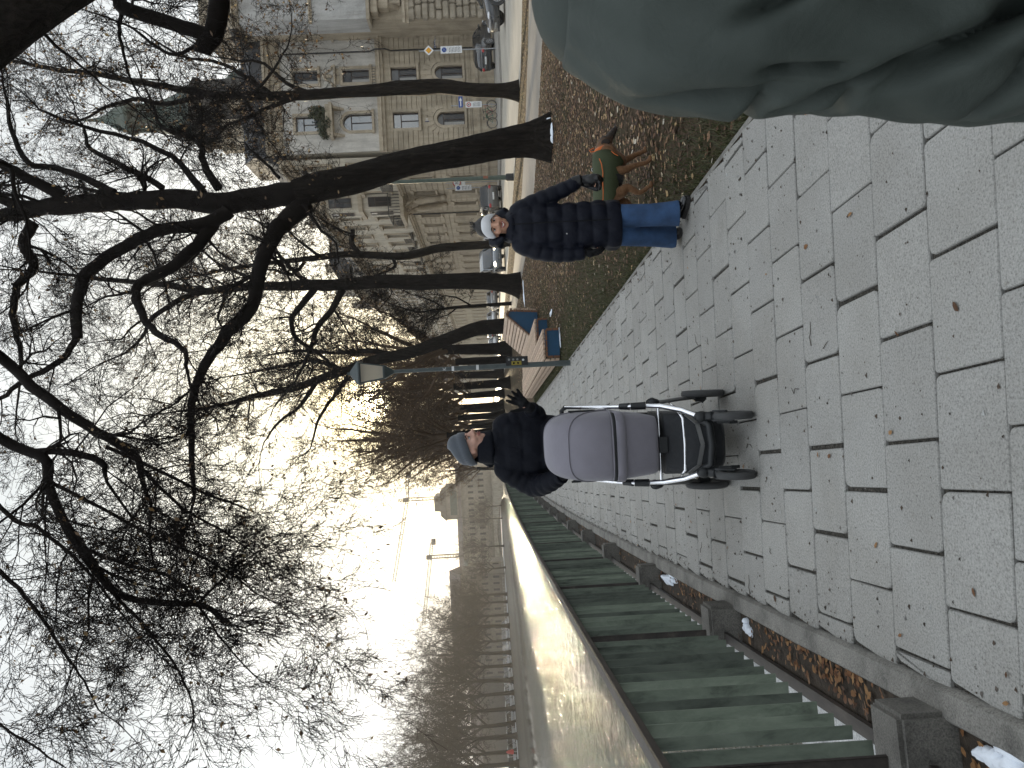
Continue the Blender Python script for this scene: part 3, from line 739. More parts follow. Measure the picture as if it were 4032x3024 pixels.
M_EW=MT['enamel_white']; M_EB=MT['enamel_blue']
a=AY(1682,472,55); m=MB(); m.box((a.x,-.08,a.z),(.32,.03,.28)); hp=m.build('house_number_plate',[M_EB],b1)
textmesh('number','31',.24,M_EW,hp,(a.x,-.1,a.z),(R_(90),0,0))
# greenery hanging over the balcony
def shrub(name,label,cat,c,r,n,mat,seed,parent=None,leaf=.09,group=None):
    q=np.random.RandomState(seed); th=q.rand(n)*6.28; ph=np.arccos(2*q.rand(n)-1); rr=(.55+.5*q.rand(n))
    lump=1+.25*np.sin(3*th+seed)*np.sin(2*ph)+.15*np.sin(7*th)
    C=np.stack([np.sin(ph)*np.cos(th)*r[0]*rr*lump,np.sin(ph)*np.sin(th)*r[1]*rr*lump,np.cos(ph)*r[2]*rr*lump],1)
    a=q.randn(n,3);a/=np.linalg.norm(a,axis=1)[:,None]; b=np.cross(a,q.randn(n,3)); b/=np.linalg.norm(b,axis=1)[:,None]; L=leaf*(.6+.8*q.rand(n))[:,None]
    V=np.stack([C-a*L,C+b*L*.5,C+a*L,C-b*L*.5],1).reshape(-1,3)+np.array(c)
    o=npmesh(name,V,np.arange(n*4).reshape(-1,4),mats=[mat],parent=parent)
    return o
M_EVERG=leaf_mat('evergreen_leaves',[(0,(.018,.028,.012)),(.6,(.045,.06,.025)),(1,(.09,.10,.05))])
o=thing('balcony_shrub','dark green bushy plant growing over the stone balcony above the arched window','plant',(cols[2],54.4,11.95))
shrub('foliage','','',(-.55,0,.35),(.75,.4,.45),1500,M_EVERG,1,o); m=MB(); m.tube([(-.5,0,0),(-.3,.05,.6),(.5,0,1.1)],[.04,.03,.015],6); m.build('stem',[M_FRAME],o)
shrub('foliage','','',(.55,0,.75),(.5,.35,.6),1100,M_EVERG,2,o)
m=MB(); m.span(-1.1,1.1,-.2,.2,.0,.24); m.build('planter',[M_TRIM],o)
# ---- neighbour at the picture edge with rough base and white bay
XB=AY(1700,70,52).x
b0=thing('bay_window_house','house with rough stone base and white bay window at the upper street corner','building',(0,52.2,0))
m=MB(); r2=random.Random(4)
for i in range(12):
    z=.2+i*.47; u=XB-(.12 if i%2 else 0)
    while u<38:
        w=r2.uniform(.7,1.2); d=r2.uniform(.05,.16); m.box((u+w/2,-d/2+.02,z+.21),(w-.05,.2+d,.40)); u+=w
m.build('rough_base',[M_ROUGH],b0,bevel=.06,segs=2,smooth=True)
m=MB(); m.span(XB+.1,38,.1,3,0,20); m.build('wall',[M_TAN],b0)
cornice('ledge',b0,M_TRIM,XB-.3,38,5.75,[(.25,.2),(.2,.32)])
m=MB()
for i,(x0,d,z0,z1) in enumerate(((XB+1.0,.35,6.3,7.1),(XB+.6,.6,7.1,7.8),(XB+.2,.85,7.8,8.3),(XB-.35,1.05,8.3,8.55))): m.span(x0,38,-d,.3,z0,z1-.02)
for k in range(5): m.prism([(0,0),(0,1.6),(-.75,1.6),(-.6,.8)],(XB+.7+k*1.2,.1,6.4),(0,1,0),(0,0,1),(1,0,0),.35)
m.build('console',[M_TRIM],b0,bevel=.03)
ops=[(XB+2.2,9.2,1.7,2.5,False),(XB+2.2,13.1,1.7,2.4,False),(XB+5.2,9.2,1.7,2.5,False),(XB+5.2,13.1,1.7,2.4,False)]
wall('bay_wall',b0,M_WHITE,XB-.25,38,8.55,17,ops,y=-.95,course=.42,proud=.012,gap=.02)
m=MB(); m.quad((XB-.25,-.95,8.55),(XB-.25,1,8.55),(XB-.25,1,17),(XB-.25,-.95,17)); m.build('bay_side',[M_WHITE],b0)
for o in ops: window(b0,*o[:4],False,y=-.72,style='sky',frame=M_FRW); surround('window_surround',b0,M_WHITE,*o[:4],False,t=.12,d=.05,y=-.95)
cornice('frieze',b0,M_TRIM,XB-.5,38,12.15,[(.12,.1),(.1,.2)],y=-.95); cornice('roof_cornice',b0,M_TRIM,XB-.6,38,17,[(.3,.2),(.3,.5)],y=-.95)
m=MB(); m.prism([(0,0),(6,0),(6,2.4),(2,2.2),(.2,.9)],(XB-.4,-1.2,17.6),(0,1,0),(0,0,1),(1,0,0),14); m.build('roof',[M_SLATE],b0)
# ---- rows of houses along the street seen at a grazing angle
def row_house(name,label,pf,pn_,h,floors,mats,cols_n,roof='mansard',bay=None,z1=7.8,ww=1.0,extra=None,depth=12,win_only=None):
    pf=Vector((*pf,0)); pn_=Vector((*pn_,0)); d=pn_-pf; L=d.length; rz=math.atan2(d.y,d.x)
    root=thing(name,label,'building',pf,rz)
    sp=L/cols_n; ops=[]
    for i in range(cols_n):
        for (zb,hh,a) in floors: ops.append((sp*(i+.5),zb,ww,hh,a))
    lo=[o for o in ops if o[1]<z1-.6]; hi=[o for o in ops if o[1]>=z1-.6]
    wall('lower_wall',root,mats[0],0,L,0,z1,lo,course=.45,margin=.12)
    wall('upper_wall',root,mats[1],0,L,z1,h,hi)
    for o in ops: window(root,*o[:4],o[4],style='plain')
    sc={}
    for o in ops:
        t=.16;w,hh=o[2:4];r=w/2;k=(w,hh,o[1]>z1)
        if k not in sc:
            m=MB(); m.span(-r-t,-r-.003,-.1,.02,0,hh); m.span(r+.003,r+t,-.1,.02,0,hh); m.span(-r-t-.05,r+t+.05,-.2,.02,-.14,-.004); m.span(-r-t-.08,r+t+.08,-.26 if k[2] else -.14,.02,hh+.02,hh+.3)
            q=sc[k]=m.build('window_surround',[mats[2]],root)
        else: q=sc[k].copy(); COL.objects.link(q)
        q.location=(o[0],0,o[1])
    cornice('plinth',root,mats[0],-.02,L+.02,0,[(.8,.2),(.15,.28)])
    cornice('string_course',root,mats[2],-.02,L+.02,z1-.15,[(.2,.15),(.18,.34),(.1,.45)])
    cornice('roof_cornice',root,mats[2],-.02,L+.02,h-.25,[(.3,.18),(.25,.4),(.2,.7)],dent=.5)
    m=MB(); m.span(0,L,.35,depth,0,h); m.build('house_body',[mats[1]],root)
    m=MB(); m.prism([(0,0),(depth,0),(depth,2.2),(3.2,2.6),(.5,1.2)] if roof=='mansard' else [(0,0),(depth,0),(depth/2,4.2)],(-.02,-.4,h+.5),(0,1,0),(0,0,1),(1,0,0),L+.04); m.build('roof',[M_SLATE if roof=='mansard' else M_TILE],root)
    r2=random.Random(int(L*7))
    for k in range(max(2,int(L/9))):
        u=L*(k+.5)/max(2,int(L/9))+r2.uniform(-1,1); m=MB(); m.span(u,u+1.1,2.6,3.6,h+1.5,h+4.2); m.span(u-.1,u+1.2,2.5,3.7,h+4.2,h+4.4); m.build('chimney',[mats[2]],root)
    return root,L
FL=[(1.9,1.9,True),(5.2,1.8,False),(8.9,2.1,False),(12.6,1.8,False)]
b2,L2=row_house('street_house','long beige house row with statue balcony beside the street',(14.3,99),(16.88,55.3),15.4,FL,(M_TAN,M_BEIGE,M_TRIM),13)
# bay with balcony carried by figures
u0=L2-10.2; m=MB()
m.prism([(-1.7,0),(1.7,0),(1.15,-1.1),(-1.15,-1.1)],(u0,0,8.3),(1,0,0),(0,1,0),(0,0,1),6.2); m.build('bay',[M_BEIGE],b2)
for z in (9.0,12.3):
    for (uu,yy,rz) in ((u0,-1.12,0),(u0-1.43,-.55,R_(-63)),(u0+1.43,-.55,R_(63))):
        w=window(b2,uu,z,.8,1.9,False,y=yy-.02,style='plain'); w.rotation_euler=(0,0,rz)
for nm,a1,a2,d1,zz,hh in (('balcony',2.2,1.6,1.9,7.95,.3),('bay_cornice',1.9,1.3,1.2,14.5,.5),('bay_ledge',1.9,1.3,1.3,11.4,.35)):
    m=MB(); m.prism([(-a1,0),(a1,0),(a2,-d1),(-a2,-d1)],(u0,0,zz),(1,0,0),(0,1,0),(0,0,1),hh); m.build(nm,[M_TRIM],b2)
m=MB()
for a,b in (((-2.15,0),(-1.55,-1.85)),((-1.55,-1.85),(1.55,-1.85)),((1.55,-1.85),(2.15,0))):
    m.bar((u0+a[0],a[1],9.2),(u0+b[0],b[1],9.2),.07)
    for k in range(9):
        f=k/8; p=(u0+a[0]+(b[0]-a[0])*f,a[1]+(b[1]-a[1])*f)
        m.tube([(p[0],p[1],8.25),(p[0]+.06,p[1],8.6),(p[0]-.06,p[1],8.9),(p[0],p[1],9.2)],.035,5)
m.build('balcony_railing',[M_IRON],b2)
for s in (-1,1):
    m=MB(); x=u0+s*1.1
    m.ell((x,-.55,6.6),(.32,.3,.6),10,8); m.ell((x,-.75,7.45),(.2,.2,.26),10,8); m.tube([(x-.3,-.5,7.0),(x-.5,-.8,7.5),(x-.25,-1.0,7.9)],[.13,.11,.09],8); m.tube([(x+.3,-.5,7.0),(x+.5,-.8,7.5),(x+.25,-1.0,7.9)],[.13,.11,.09],8)
    m.tube([(x,-.5,6.2),(x+.1,-.45,5.3),(x,-.2,4.4)],[.3,.26,.12],8); m.ell((x,-.3,4.6),(.3,.25,.3),8,6)
    o=m.build('statue',[M_TRIM],b2); remesh(o,.06,3)
for i in range(13):
    if i%3==1: continue
    m=MB(); u=L2/13*(i+.5); m.span(u-.9,u+.9,-.7,-.05,8.45,8.58)
    m.bar((u-.9,-.68,9.3),(u+.9,-.68,9.3),.05)
    for k in range(12): m.bar((u-.88+k*.16,-.68,8.58),(u-.88+k*.16,-.68,9.3),.03)
    m.build('window_balcony',[M_IRON],b2)
m=MB(); m.tube([(L2-14.2,-.2,15),(L2-14.2,-.2,.3)],.07,8); m.build('downpipe',[M_IRON],b2)
m=MB(); m.span(L2-3.4,L2-1.8,2,4,17.5,20.5); m.build('lift_housing',[M_TRIM],b2)
row_house('gabled_house','pale house with rounded gables further down the hazy street',(13.5,129),(14.15,100.5),18.6,[(1.6,2.2,True),(5.2,1.8,False),(8.9,2.0,False),(12.2,1.8,False),(15.4,1.6,False)],(M_OCHRE,M_PALE,M_TRIM),8)
g3=bpy.data.objects['gabled_house']
for k in (.25,.75):
    m=MB(); Lg=28.5; m.prism([(3.2*math.cos(PI*i/10),3.4*math.sin(PI*i/10)) for i in range(11)],(Lg*k,.3,19.0),(1,0,0),(0,0,1),(0,-1,0),.5); m.build('gable',[M_PALE],g3)
row_house('plain_house','plain ochre house before the bend of the street',(11.3,167),(13.3,130.5),16.2,[(1.6,2.2,False),(5.4,1.8,False),(8.9,1.8,False),(12.3,1.8,False)],(M_OCHRE,M_BEIGE,M_TRIM),9,roof='gable')
row_house('far_house','farthest hazy house closing the view along the street',(-2,236),(11,169),12.4,[(1.6,2.2,False),(5.4,1.8,False),(8.9,1.8,False)],(M_OCHRE,M_PALE,M_TRIM),14,roof='gable')
# ---- church tower behind the corner house
a=AY(900,452,92); tw=thing('church_tower','dark church tower with green copper cap and needle spire above the roofs','tower',(a.x,a.y,0),R_(20))
def octo(prof,n=8): 
    m=MB(); m.lathe(prof,n=n); return m
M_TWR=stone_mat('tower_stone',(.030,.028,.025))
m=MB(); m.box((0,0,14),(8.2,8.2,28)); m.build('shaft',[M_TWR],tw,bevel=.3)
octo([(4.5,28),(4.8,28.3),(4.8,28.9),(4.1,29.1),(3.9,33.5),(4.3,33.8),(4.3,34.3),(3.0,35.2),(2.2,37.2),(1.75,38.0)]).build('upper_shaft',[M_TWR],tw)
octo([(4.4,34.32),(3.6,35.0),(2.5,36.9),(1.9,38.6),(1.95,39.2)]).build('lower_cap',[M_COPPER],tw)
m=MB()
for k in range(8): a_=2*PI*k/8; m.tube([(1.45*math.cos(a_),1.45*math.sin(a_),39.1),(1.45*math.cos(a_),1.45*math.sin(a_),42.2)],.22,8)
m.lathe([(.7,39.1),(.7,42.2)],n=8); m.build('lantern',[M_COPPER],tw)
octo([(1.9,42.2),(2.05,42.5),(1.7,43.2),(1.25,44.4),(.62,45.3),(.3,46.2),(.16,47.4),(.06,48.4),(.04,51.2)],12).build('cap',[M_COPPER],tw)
m=MB(); m.ell((0,0,48.6),.22,8,6); m.build('finial',[M_COPPER],tw)
for k in range(4):
    a_=PI/2*k; m=MB(); w=MB()
    w.prism([(-.7,0),(.7,0)]+[(.7*math.cos(PI*i/8),2.2+.7*math.sin(PI*i/8)) for i in range(9)],(4.13*math.cos(a_)-0*math.sin(a_),4.13*math.sin(a_),23.6),(-math.sin(a_),math.cos(a_),0),(0,0,1),(math.cos(a_),math.sin(a_),0),.04)
    w.build('louvre',[M_SLATE],tw)
a=AY(900,352,96); t2=thing('side_turret','small dark copper domed turret right of the church tower','tower',(a.x,a.y,0))
octo([(2.6,0),(2.6,26.5),(2.9,27),(2.9,27.5),(2.7,27.6)]).build('shaft',[M_TWR],t2); octo([(2.85,27.62),(2.7,29.2),(2.1,31.2),(1.1,32.6),(.3,33.4),(.06,35.5)],12).build('dome',[M_COPPER],t2)
# ---- across the river
def block(name,label,y0,y1,Y,zt,mats,roof,fl,nc,depth=14,zbase=-.6):
    A=AY(1900,y1,Y); B=AY(1900,y0,Y); root=thing(name,label,'building',(A.x,Y,zbase)); L=B.x-A.x; h=zt-zbase
    sp=L/nc; ops=[(sp*(i+.5),z,sp*.38,hh,False) for i in range(nc) for z,hh in fl]
    wall('wall',root,mats[0],0,L,0,h,ops,rev=.35)
    for o in ops[:100]: window(root,*o[:4],False,y=.3,style='plain')
    m=MB(); m.span(0,L,.4,depth,0,h); m.build('house_body',[mats[0]],root)
    cornice('roof_cornice',root,mats[0],-.3,L+.3,h-.2,[(.3,.3),(.3,.6)])
    if roof: m=MB(); m.prism([(-.6,0),(depth,0),(depth/2,roof)],(-.3,0,h+.4),(0,1,0),(0,0,1),(1,0,0),L+.6); m.build('roof',[mats[1]],root)
    return root,L,h
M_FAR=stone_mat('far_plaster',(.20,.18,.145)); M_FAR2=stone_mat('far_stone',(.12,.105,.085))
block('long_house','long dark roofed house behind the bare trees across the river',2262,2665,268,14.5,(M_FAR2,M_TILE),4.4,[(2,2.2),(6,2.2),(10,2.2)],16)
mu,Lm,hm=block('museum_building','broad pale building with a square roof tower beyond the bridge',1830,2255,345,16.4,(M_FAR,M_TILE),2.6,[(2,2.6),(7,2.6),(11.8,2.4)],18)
A=AY(1900,1975,352); u=A.x-AY(1900,2255,345).x
m=MB(); m.span(u-7,u+8,4,16,hm+.6,hm+7.5); m.build('roof_tower',[M_FAR],mu)
m=MB(); m.prism([(-7.6,0),(8.6,0),(6.2,2.6),(3.8,2.8),(3.6,5.4),(-2.8,5.4),(-3.0,2.8),(-5.2,2.6)],(u,3.4,hm+7.5),(1,0,0),(0,0,1),(0,1,0),13); m.build('tower_roof',[M_FAR2],mu)
m=MB(); m.span(u-5,u+6,3.9,3.99,hm+2.6,hm+5.6); m.build('copper_band',[M_COPPER],mu)
block('domed_pavilion','small pavilion with pale rounded roof between bridge trees',2215,2262,300,13,(M_FAR,M_COPPER),1.6,[(2,2.4),(6.5,2.2)],3,depth=8)
# bridge
A=AY(1950,2320,326); B=AY(1950,1835,326)
br=thing('stone_bridge','flat arched pale stone bridge crossing the river in the distance','bridge',(A.x,326,-2.5))
Lb=B.x-A.x; m=MB(); top=5.2
P=[(0,0),(4,0)]+[(4+(Lb-16)*i/16,.2+3.6*math.sin(PI*i/16)**.8) for i in range(17)]+[(Lb-8,0),(Lb,0),(Lb,top),(0,top)]
m.prism(P,(0,0,0),(1,0,0),(0,0,1),(0,1,0),12); m.build('arch',[stone_mat('bridge_stone',(.36,.33,.27))],br)
m=MB(); m.span(-6,Lb+6,-.3,.15,top+.003,top+1.1); m.span(-6,Lb+6,-.45,.2,top+1.103,top+1.25); m.build('parapet',[M_FAR],br)
# cranes
M_CR=simple('crane_yellow',(.16,.12,.05),.6,bump=0)
def lattice(m,a,b,w,n,r=.2):
    a=Vector(a);b=Vector(b); t=(b-a).normalized(); s=t.cross(Vector((0,1,0))).normalized()*w/2; q=Vector((0,1,0))*w/2
    C=[s+q,s-q,-s-q,-s+q]
    for c in C: m.bar(a+c,b+c,r*1.5)
    for i in range(n):
        p0=a+(b-a)*(i/n);p1=a+(b-a)*((i+1)/n)
        for k in range(4): m.bar(p0+C[k],p1+C[(k+1)%4],r)
def crane(label,base,top,ja,jb,Y,apex):
    B=AY(base[0],base[1],Y);T=AY(top[0],top[1],Y);JA=AY(*ja,Y);JB=AY(*jb,Y)
    T.x=B.x; root=thing('tower_crane',label,'crane',(B.x,Y,0)); f=lambda p:p-Vector((B.x,Y,0))
    m=MB(); lattice(m,(0,0,0),f(T),1.7,26); m.build('mast',[M_CR],root)
    m=MB(); lattice(m,(0,0,f(T).z),f(JB),1.6,34,.2); m.build('jib',[M_CR],root)
    m=MB(); lattice(m,(0,0,f(T).z),f(JA),1.4,6); m.box(f(JA)+Vector((.5,0,-1)),(3.2,2,2.4)); m.build('counter_jib',[M_IRON],root)
    m=MB(); m.box((0,-.5,f(T).z+.8),(2.2,2.4,3)); m.build('cabin',[M_IRON],root)
    if apex:
        ap=Vector((0,0,f(T).z+apex)); m=MB(); lattice(m,(0,0,f(T).z),ap,1.1,4); m.bar(ap,f(JB)*.6+f(T)*.4,.12); m.bar(ap,f(JA),.12); m.build('apex_frame',[M_CR],root)
    else:
        m=MB(); m.bar((0,0,f(T).z+1.5),f(JA)+Vector((0,0,1)),.12); m.build('tie_bar',[M_CR],root)
crane('taller construction crane with its jib against the bright sky beside the sun',(1757,1959),(1603,1959),(1603,1874),(1551,2291),430,5)
crane('lower construction crane standing behind the trees across the river',(1805,2187),(1695,2187),(1700,2137),(1668,2460),420,0)
# ================================================================== trees
def bark_mat(name,col,sc=1.0):
    t=NT(name); v=t.coord((1*sc,1*sc,.16*sc))
    n=t.noise(v,16,6,.65,.6); c=t.ramp(n,[(.3,mix3(col,.35)),(.52,col),(.72,mix3(col,1.7))])
    li=t.ramp(t.noise(t.coord((1,1,1)),4.5,3,.5),[(.66,(1,1,1)),(.76,(2.1,2.2,2.0))]); c=t.mix(.6,c,li,'MULTIPLY')
    t.bump(n,1.0,.05); t.set(c,.9,spec=.06); return t.m
M_BARK=bark_mat('tree_bark',(.017,.014,.0115)); M_TWIG=simple('twig_bark',(.013,.0105,.009),.85,var=.3,scale=3,bump=0,spec=.06)
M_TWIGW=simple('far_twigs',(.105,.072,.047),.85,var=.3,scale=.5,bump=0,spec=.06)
M_TLEAF=leaf_mat('withered_leaves',[(0,(.05,.028,.014)),(.5,(.13,.075,.035)),(.85,(.26,.17,.08)),(1,(.4,.29,.14))])
def catmull(P,R,k):
    P=[Vector(p) for p in P]; out=[];ro=[]; n=len(P)
    for i in range(n-1):
        a,b,c,d=P[max(i-1,0)],P[i],P[i+1],P[min(i+2,n-1)]
        for j in range(k):
            t=j/k; out.append(.5*((2*b)+(c-a)*t+(2*a-5*b+4*c-d)*t*t+(3*b-a-3*c+d)*t**3)); ro.append(R[i]+(R[i+1]-R[i])*t)
    out.append(P[-1]); ro.append(R[-1]); return out,ro
def tubes_np(polys,sides):
    """polys: list of (Nx3 points, N radii); one array of points and quads"""
    by={}
    for p,r_ in polys: by.setdefault(len(p),[]).append((p,r_))
    VV=[];QQ=[];base=0
    ang=np.arange(sides)*2*PI/sides
    for n,L in by.items():
        P=np.array([l[0] for l in L],dtype=np.float64); Rr=np.array([l[1] for l in L],dtype=np.float64); m=len(L)
        T=np.empty_like(P); T[:,1:-1]=P[:,2:]-P[:,:-2]; T[:,0]=P[:,1]-P[:,0]; T[:,-1]=P[:,-1]-P[:,-2]
        T/=np.linalg.norm(T,axis=2)[:,:,None]+1e-12
        D=P[:,-1]-P[:,0]; ref=np.cross(D,np.array([.31,.83,.47])); ref/=np.linalg.norm(ref,axis=1)[:,None]+1e-12
        N=ref[:,None,:]-T*np.sum(T*ref[:,None,:],axis=2)[:,:,None]; N/=np.linalg.norm(N,axis=2)[:,:,None]+1e-12
        B=np.cross(T,N)
        ring=P[:,:,None,:]+Rr[:,:,None,None]*(N[:,:,None,:]*np.cos(ang)[None,None,:,None]+B[:,:,None,:]*np.sin(ang)[None,None,:,None])
        VV.append(ring.reshape(-1,3))
        i=np.arange(m)[:,None,None]*(n*sides); j=np.arange(n-1)[None,:,None]*sides; k=np.arange(sides)[None,None,:]; k2=(k+1)%sides
        a=base+i+j+k;b=base+i+j+k2
        QQ.append(np.stack([a,b,b+sides,a+sides],axis=3).reshape(-1,4)); base+=m*n*sides
    return np.concatenate(VV),np.concatenate(QQ)
class Crown:
    def __init__(s,seed,rmin=.004,up=.05,droop=0.0,leafp=.05,leafsize=.07,wander=.22,maxlvl=5,kk=1.0):
        s.kk=kk
        s.r=random.Random(seed); s.thick=[];s.mid=[];s.thin=[];s.leaves=[]; s.rmin=rmin;s.up=up;s.droop=droop;s.leafp=leafp;s.ls=leafsize;s.w=wander;s.maxlvl=maxlvl
    def put(s,P,R):
        (s.thick if R[0]>.05 else s.mid if R[0]>s.rmin*2.2 else s.thin).append((P,R))
    def limb(s,P,R,dens=1.6,clen=1.6,k=4,start=.1,lvl=1,wob=.02,end=True,ratio=.42,spread=(35,75)):
        P,R=catmull(P,R,k)
        r=s.r; P=[p+Vector((r.uniform(-1,1),r.uniform(-1,1),r.uniform(-1,1)))*wob*(i>0) for i,p in enumerate(P)]
        s.thick.append((P,R))
        L=sum((P[i+1]-P[i]).length for i in range(len(P)-1)); n=int(L*dens)
        for _ in range(n):
            t=r.uniform(start,1); i=min(int(t*(len(P)-1)),len(P)-2); d=(P[i+1]-P[i]).normalized(); rr=R[i]
            s.child(P[i]+(P[i+1]-P[i])*r.random(),d,clen*r.uniform(.5,1.3)*(1-.35*t),min(max(rr*ratio*r.uniform(.5,1),s.rmin*1.6),.05),lvl,spread)
        if end: s.grow(P[-1],(P[-1]-P[-2]).normalized(),clen*1.1,R[-1]*.9,lvl)
    def child(s,p,d,L,r0,lvl,spread=(30,70)):
        r=s.r; a=R_(r.uniform(*spread)); q=d.orthogonal().normalized(); q=Quaternion(d,r.uniform(0,6.283))@q
        s.grow(p,(d*math.cos(a)+q*math.sin(a)).normalized(),L,r0,lvl)
    def grow(s,p,d,L,r0,lvl):
        r=s.r
        if L<.04: return
        n=5 if L>.5 else 4 if L>.2 else 3
        P=[p];R=[max(r0,s.rmin)];dd=d.copy();st=L/(n-1)
        end=max(s.rmin*.7,r0*.35)
        for i in range(1,n):
            dd=dd+Vector((r.gauss(0,s.w),r.gauss(0,s.w),r.gauss(0,s.w)+s.up-s.droop)); dd.normalize()
            p=p+dd*st; P.append(p); R.append(max(s.rmin*.7,r0+(end-r0)*i/(n-1)))
        s.put(P,R)
        if lvl<s.maxlvl and L>.12:
            k=int(r.uniform(2.4,4.8)*s.kk if lvl>1 else r.uniform(3,5.5)*s.kk)
            for j in range(k):
                t=(j+r.random())/k*.85+.15; i=min(int(t*(n-1)),n-2); f=t*(n-1)-i
                s.child(P[i]+(P[i+1]-P[i])*f,(P[i+1]-P[i]).normalized(),L*r.uniform(.38,.68)*(1.1-.4*t),(R[i])*.6,lvl+1,(25,65))
            s.grow(P[-1],dd,L*r.uniform(.45,.7),end,lvl+1)
        elif r.random()<s.leafp: s.leaves.append(P[-1])
    def build(s,root,limbname='crown',tm=None,twm=None,lm=None,trunk=None,sides=9):
        tm=tm or M_BARK; twm=twm or M_TWIG
        V=[];Q=[];b=0
        for L,sd in ((s.thick,sides),(s.mid,5),(s.thin,3)):
            if L:
                v,q=tubes_np(L,sd); V.append(v);Q.append(q+b);b+=len(v)
        o=npmesh(limbname,np.concatenate(V),np.concatenate(Q),mats=[twm],parent=root,smooth=True)
        if s.leaves:
            rr=np.random.RandomState(5); n=len(s.leaves); C=np.array(s.leaves); a=rr.randn(n,3); a[:,2]-=.6; a/=np.linalg.norm(a,axis=1)[:,None]; bb=np.cross(a,rr.randn(n,3)); bb/=np.linalg.norm(bb,axis=1)[:,None]; cc=np.cross(a,bb); Ls=s.ls*(.5+.8*rr.rand(n))[:,None]
            V=np.stack([C,C+a*Ls*.5+bb*Ls*.3+cc*Ls*.12,C+a*Ls+cc*Ls*.3,C+a*Ls*.5-bb*Ls*.26+cc*Ls*.1],1).reshape(-1,3); q=np.arange(n*4).reshape(-1,4)
            npmesh('leaves',V,np.concatenate([q[:,[0,1,2]],q[:,[0,2,3]]]).reshape(-1,3) if False else None,np.concatenate([q[:,[0,1,2]],q[:,[0,2,3]]]),mats=[lm or M_TLEAF],parent=root)
        return o
def trunk_mesh(root,P,R,n=18,flare=True,seed=0,k=6,name='trunk',mat=None):
    r=random.Random(seed); P,R=catmull(P,R,k); m=MB(); vs=[];fs=[]
    ph=[r.uniform(0,6.28) for _ in range(4)]; h0=P[0].z
    t0=(P[1]-P[0]).normalized(); nx=Vector((1,0,0)); nx=(nx-t0*nx.dot(t0)).normalized()
    for i,p in enumerate(P):
        t=(P[min(i+1,len(P)-1)]-P[max(i-1,0)]).normalized(); nx=(nx-t*nx.dot(t)).normalized(); ny=t.cross(nx)
        for j in range(n):
            a=2*PI*j/n; fl=0
            if flare: fl=max(0,1-(p.z-h0)/(R[0]*2.2))**2*(.16+.22*max(0,math.sin(3*a+ph[0]))+.12*math.sin(5*a+ph[1]))
            q=R[i]*(1+fl+.05*math.sin(3*a+ph[2]+p.z*.8)+.035*math.sin(5*a+ph[3]-p.z*1.7)+r.uniform(-.02,.02))
            vs.append(p+nx*math.cos(a)*q+ny*math.sin(a)*q)
    for i in range(len(P)-1):
        for j in range(n):
            a=i*n+j;b=i*n+(j+1)%n; fs.append((a,b,b+n,a+n))
    fs.append(tuple((len(P)-1)*n+j for j in range(n))); m.add(vs,fs)
    o=m.build(name,[mat or M_BARK],root,smooth=True,angle=70); return o
def px(L,Y,dY=0.0):
    """photo outline points (x,y,width) at their true distance -> points relative to nothing, radii"""
    n=len(L); P=[];R=[]
    for i,q in enumerate(L):
        y=(Y+dY*i/max(1,n-1)) if len(q)<4 else q[3]
        P.append(AY(q[0],q[1],y)); R.append(q[2]*.5*y/FPX)
    return P,R
def newtree(name,label,base,group=None):
    return thing(name,label,'tree',(base.x,base.y,-.03),0,group)
def off(P,b): return [p-b for p in P]
GT='bare trees on the lawn between paving and road'
# --- big leaning tree
P,R=px([(2150,540,165),(2075,548,128),(1976,562,116),(1786,605,106),(1596,645,100),(1406,704,114),(1260,735,112),(1167,764,104)],16.4)
P[0].z=-.05; b=Vector((P[0].x,P[0].y,-.03)); tr=newtree('leaning_tree','thick dark leaning tree with snow at its foot behind the dog',b,GT)
trunk_mesh(tr,off(P,b),R,seed=1,n=22)
c=Crown(11,rmin=.0038,leafp=.02,leafsize=.085,wander=.25,kk=1.25)
def LB(L,Y,dY=0,**k):
    P,R=px(L,Y,dY); c.limb(off(P,b),R,**k)
LB([(1190,760,100),(1060,772,92),(855,800,85),(700,785,78),(540,790,74),(380,800,70),(217,812,70)],16.4,.4,dens=.9,clen=1.8,start=.3)
LB([(230,800,62),(120,828,56),(0,850,50),(-150,880,40),(-420,930,22)],16.8,1,dens=1.6,clen=1.8)
LB([(245,770,48),(130,710,40),(0,645,36),(-120,600,28),(-300,560,16)],16.8,-1,dens=1.8,clen=1.6)
LB([(1210,800,84),(1130,868,74),(1076,927,66),(1025,1053,58),(994,1205,52),(918,1285,48),(842,1389,42),(779,1496,36),(757,1623,30),(753,1813,22),(770,1960,13)],16.4,-2.2,dens=2.0,clen=1.7)
LB([(900,830,60),(817,876,52),(633,908,46),(538,946,46),(411,1015,46),(335,1090,48),(306,1190,44),(302,1330,40)],16.3,-1.2,dens=1.7,clen=1.6,end=False)
LB([(840,880,52),(804,927,52),(760,984,48),(665,1060,44),(551,1116,38),(538,1180,34),(570,1256,30),(633,1319,26),(728,1382,20),(735,1450,14)],16.3,-2,dens=2.0,clen=1.5)
LB([(304,1330,26),(240,1420,24),(100,1500,20),(0,1570,16),(-120,1640,10)],15.1,-1,dens=2.0,clen=1.5)
LB([(130,880,46),(95,960,40),(130,1050,36),(70,1130,30),(50,1240,26),(75,1360,20),(80,1470,12)],16.8,-1.4,dens=1.8,clen=1.4)
LB([(800,760,34),(705,640,22),(560,560,18),(340,500,14),(180,440,9)],16.6,1,dens=2.0,clen=1.4)
LB([(860,740,36),(800,640,28),(780,560,20),(640,500,15),(590,380,10)],16.6,.6,dens=2.0,clen=1.4)
LB([(640,740,26),(500,660,22),(360,590,16),(330,500,10)],16.6,1,dens=2.0,clen=1.4)
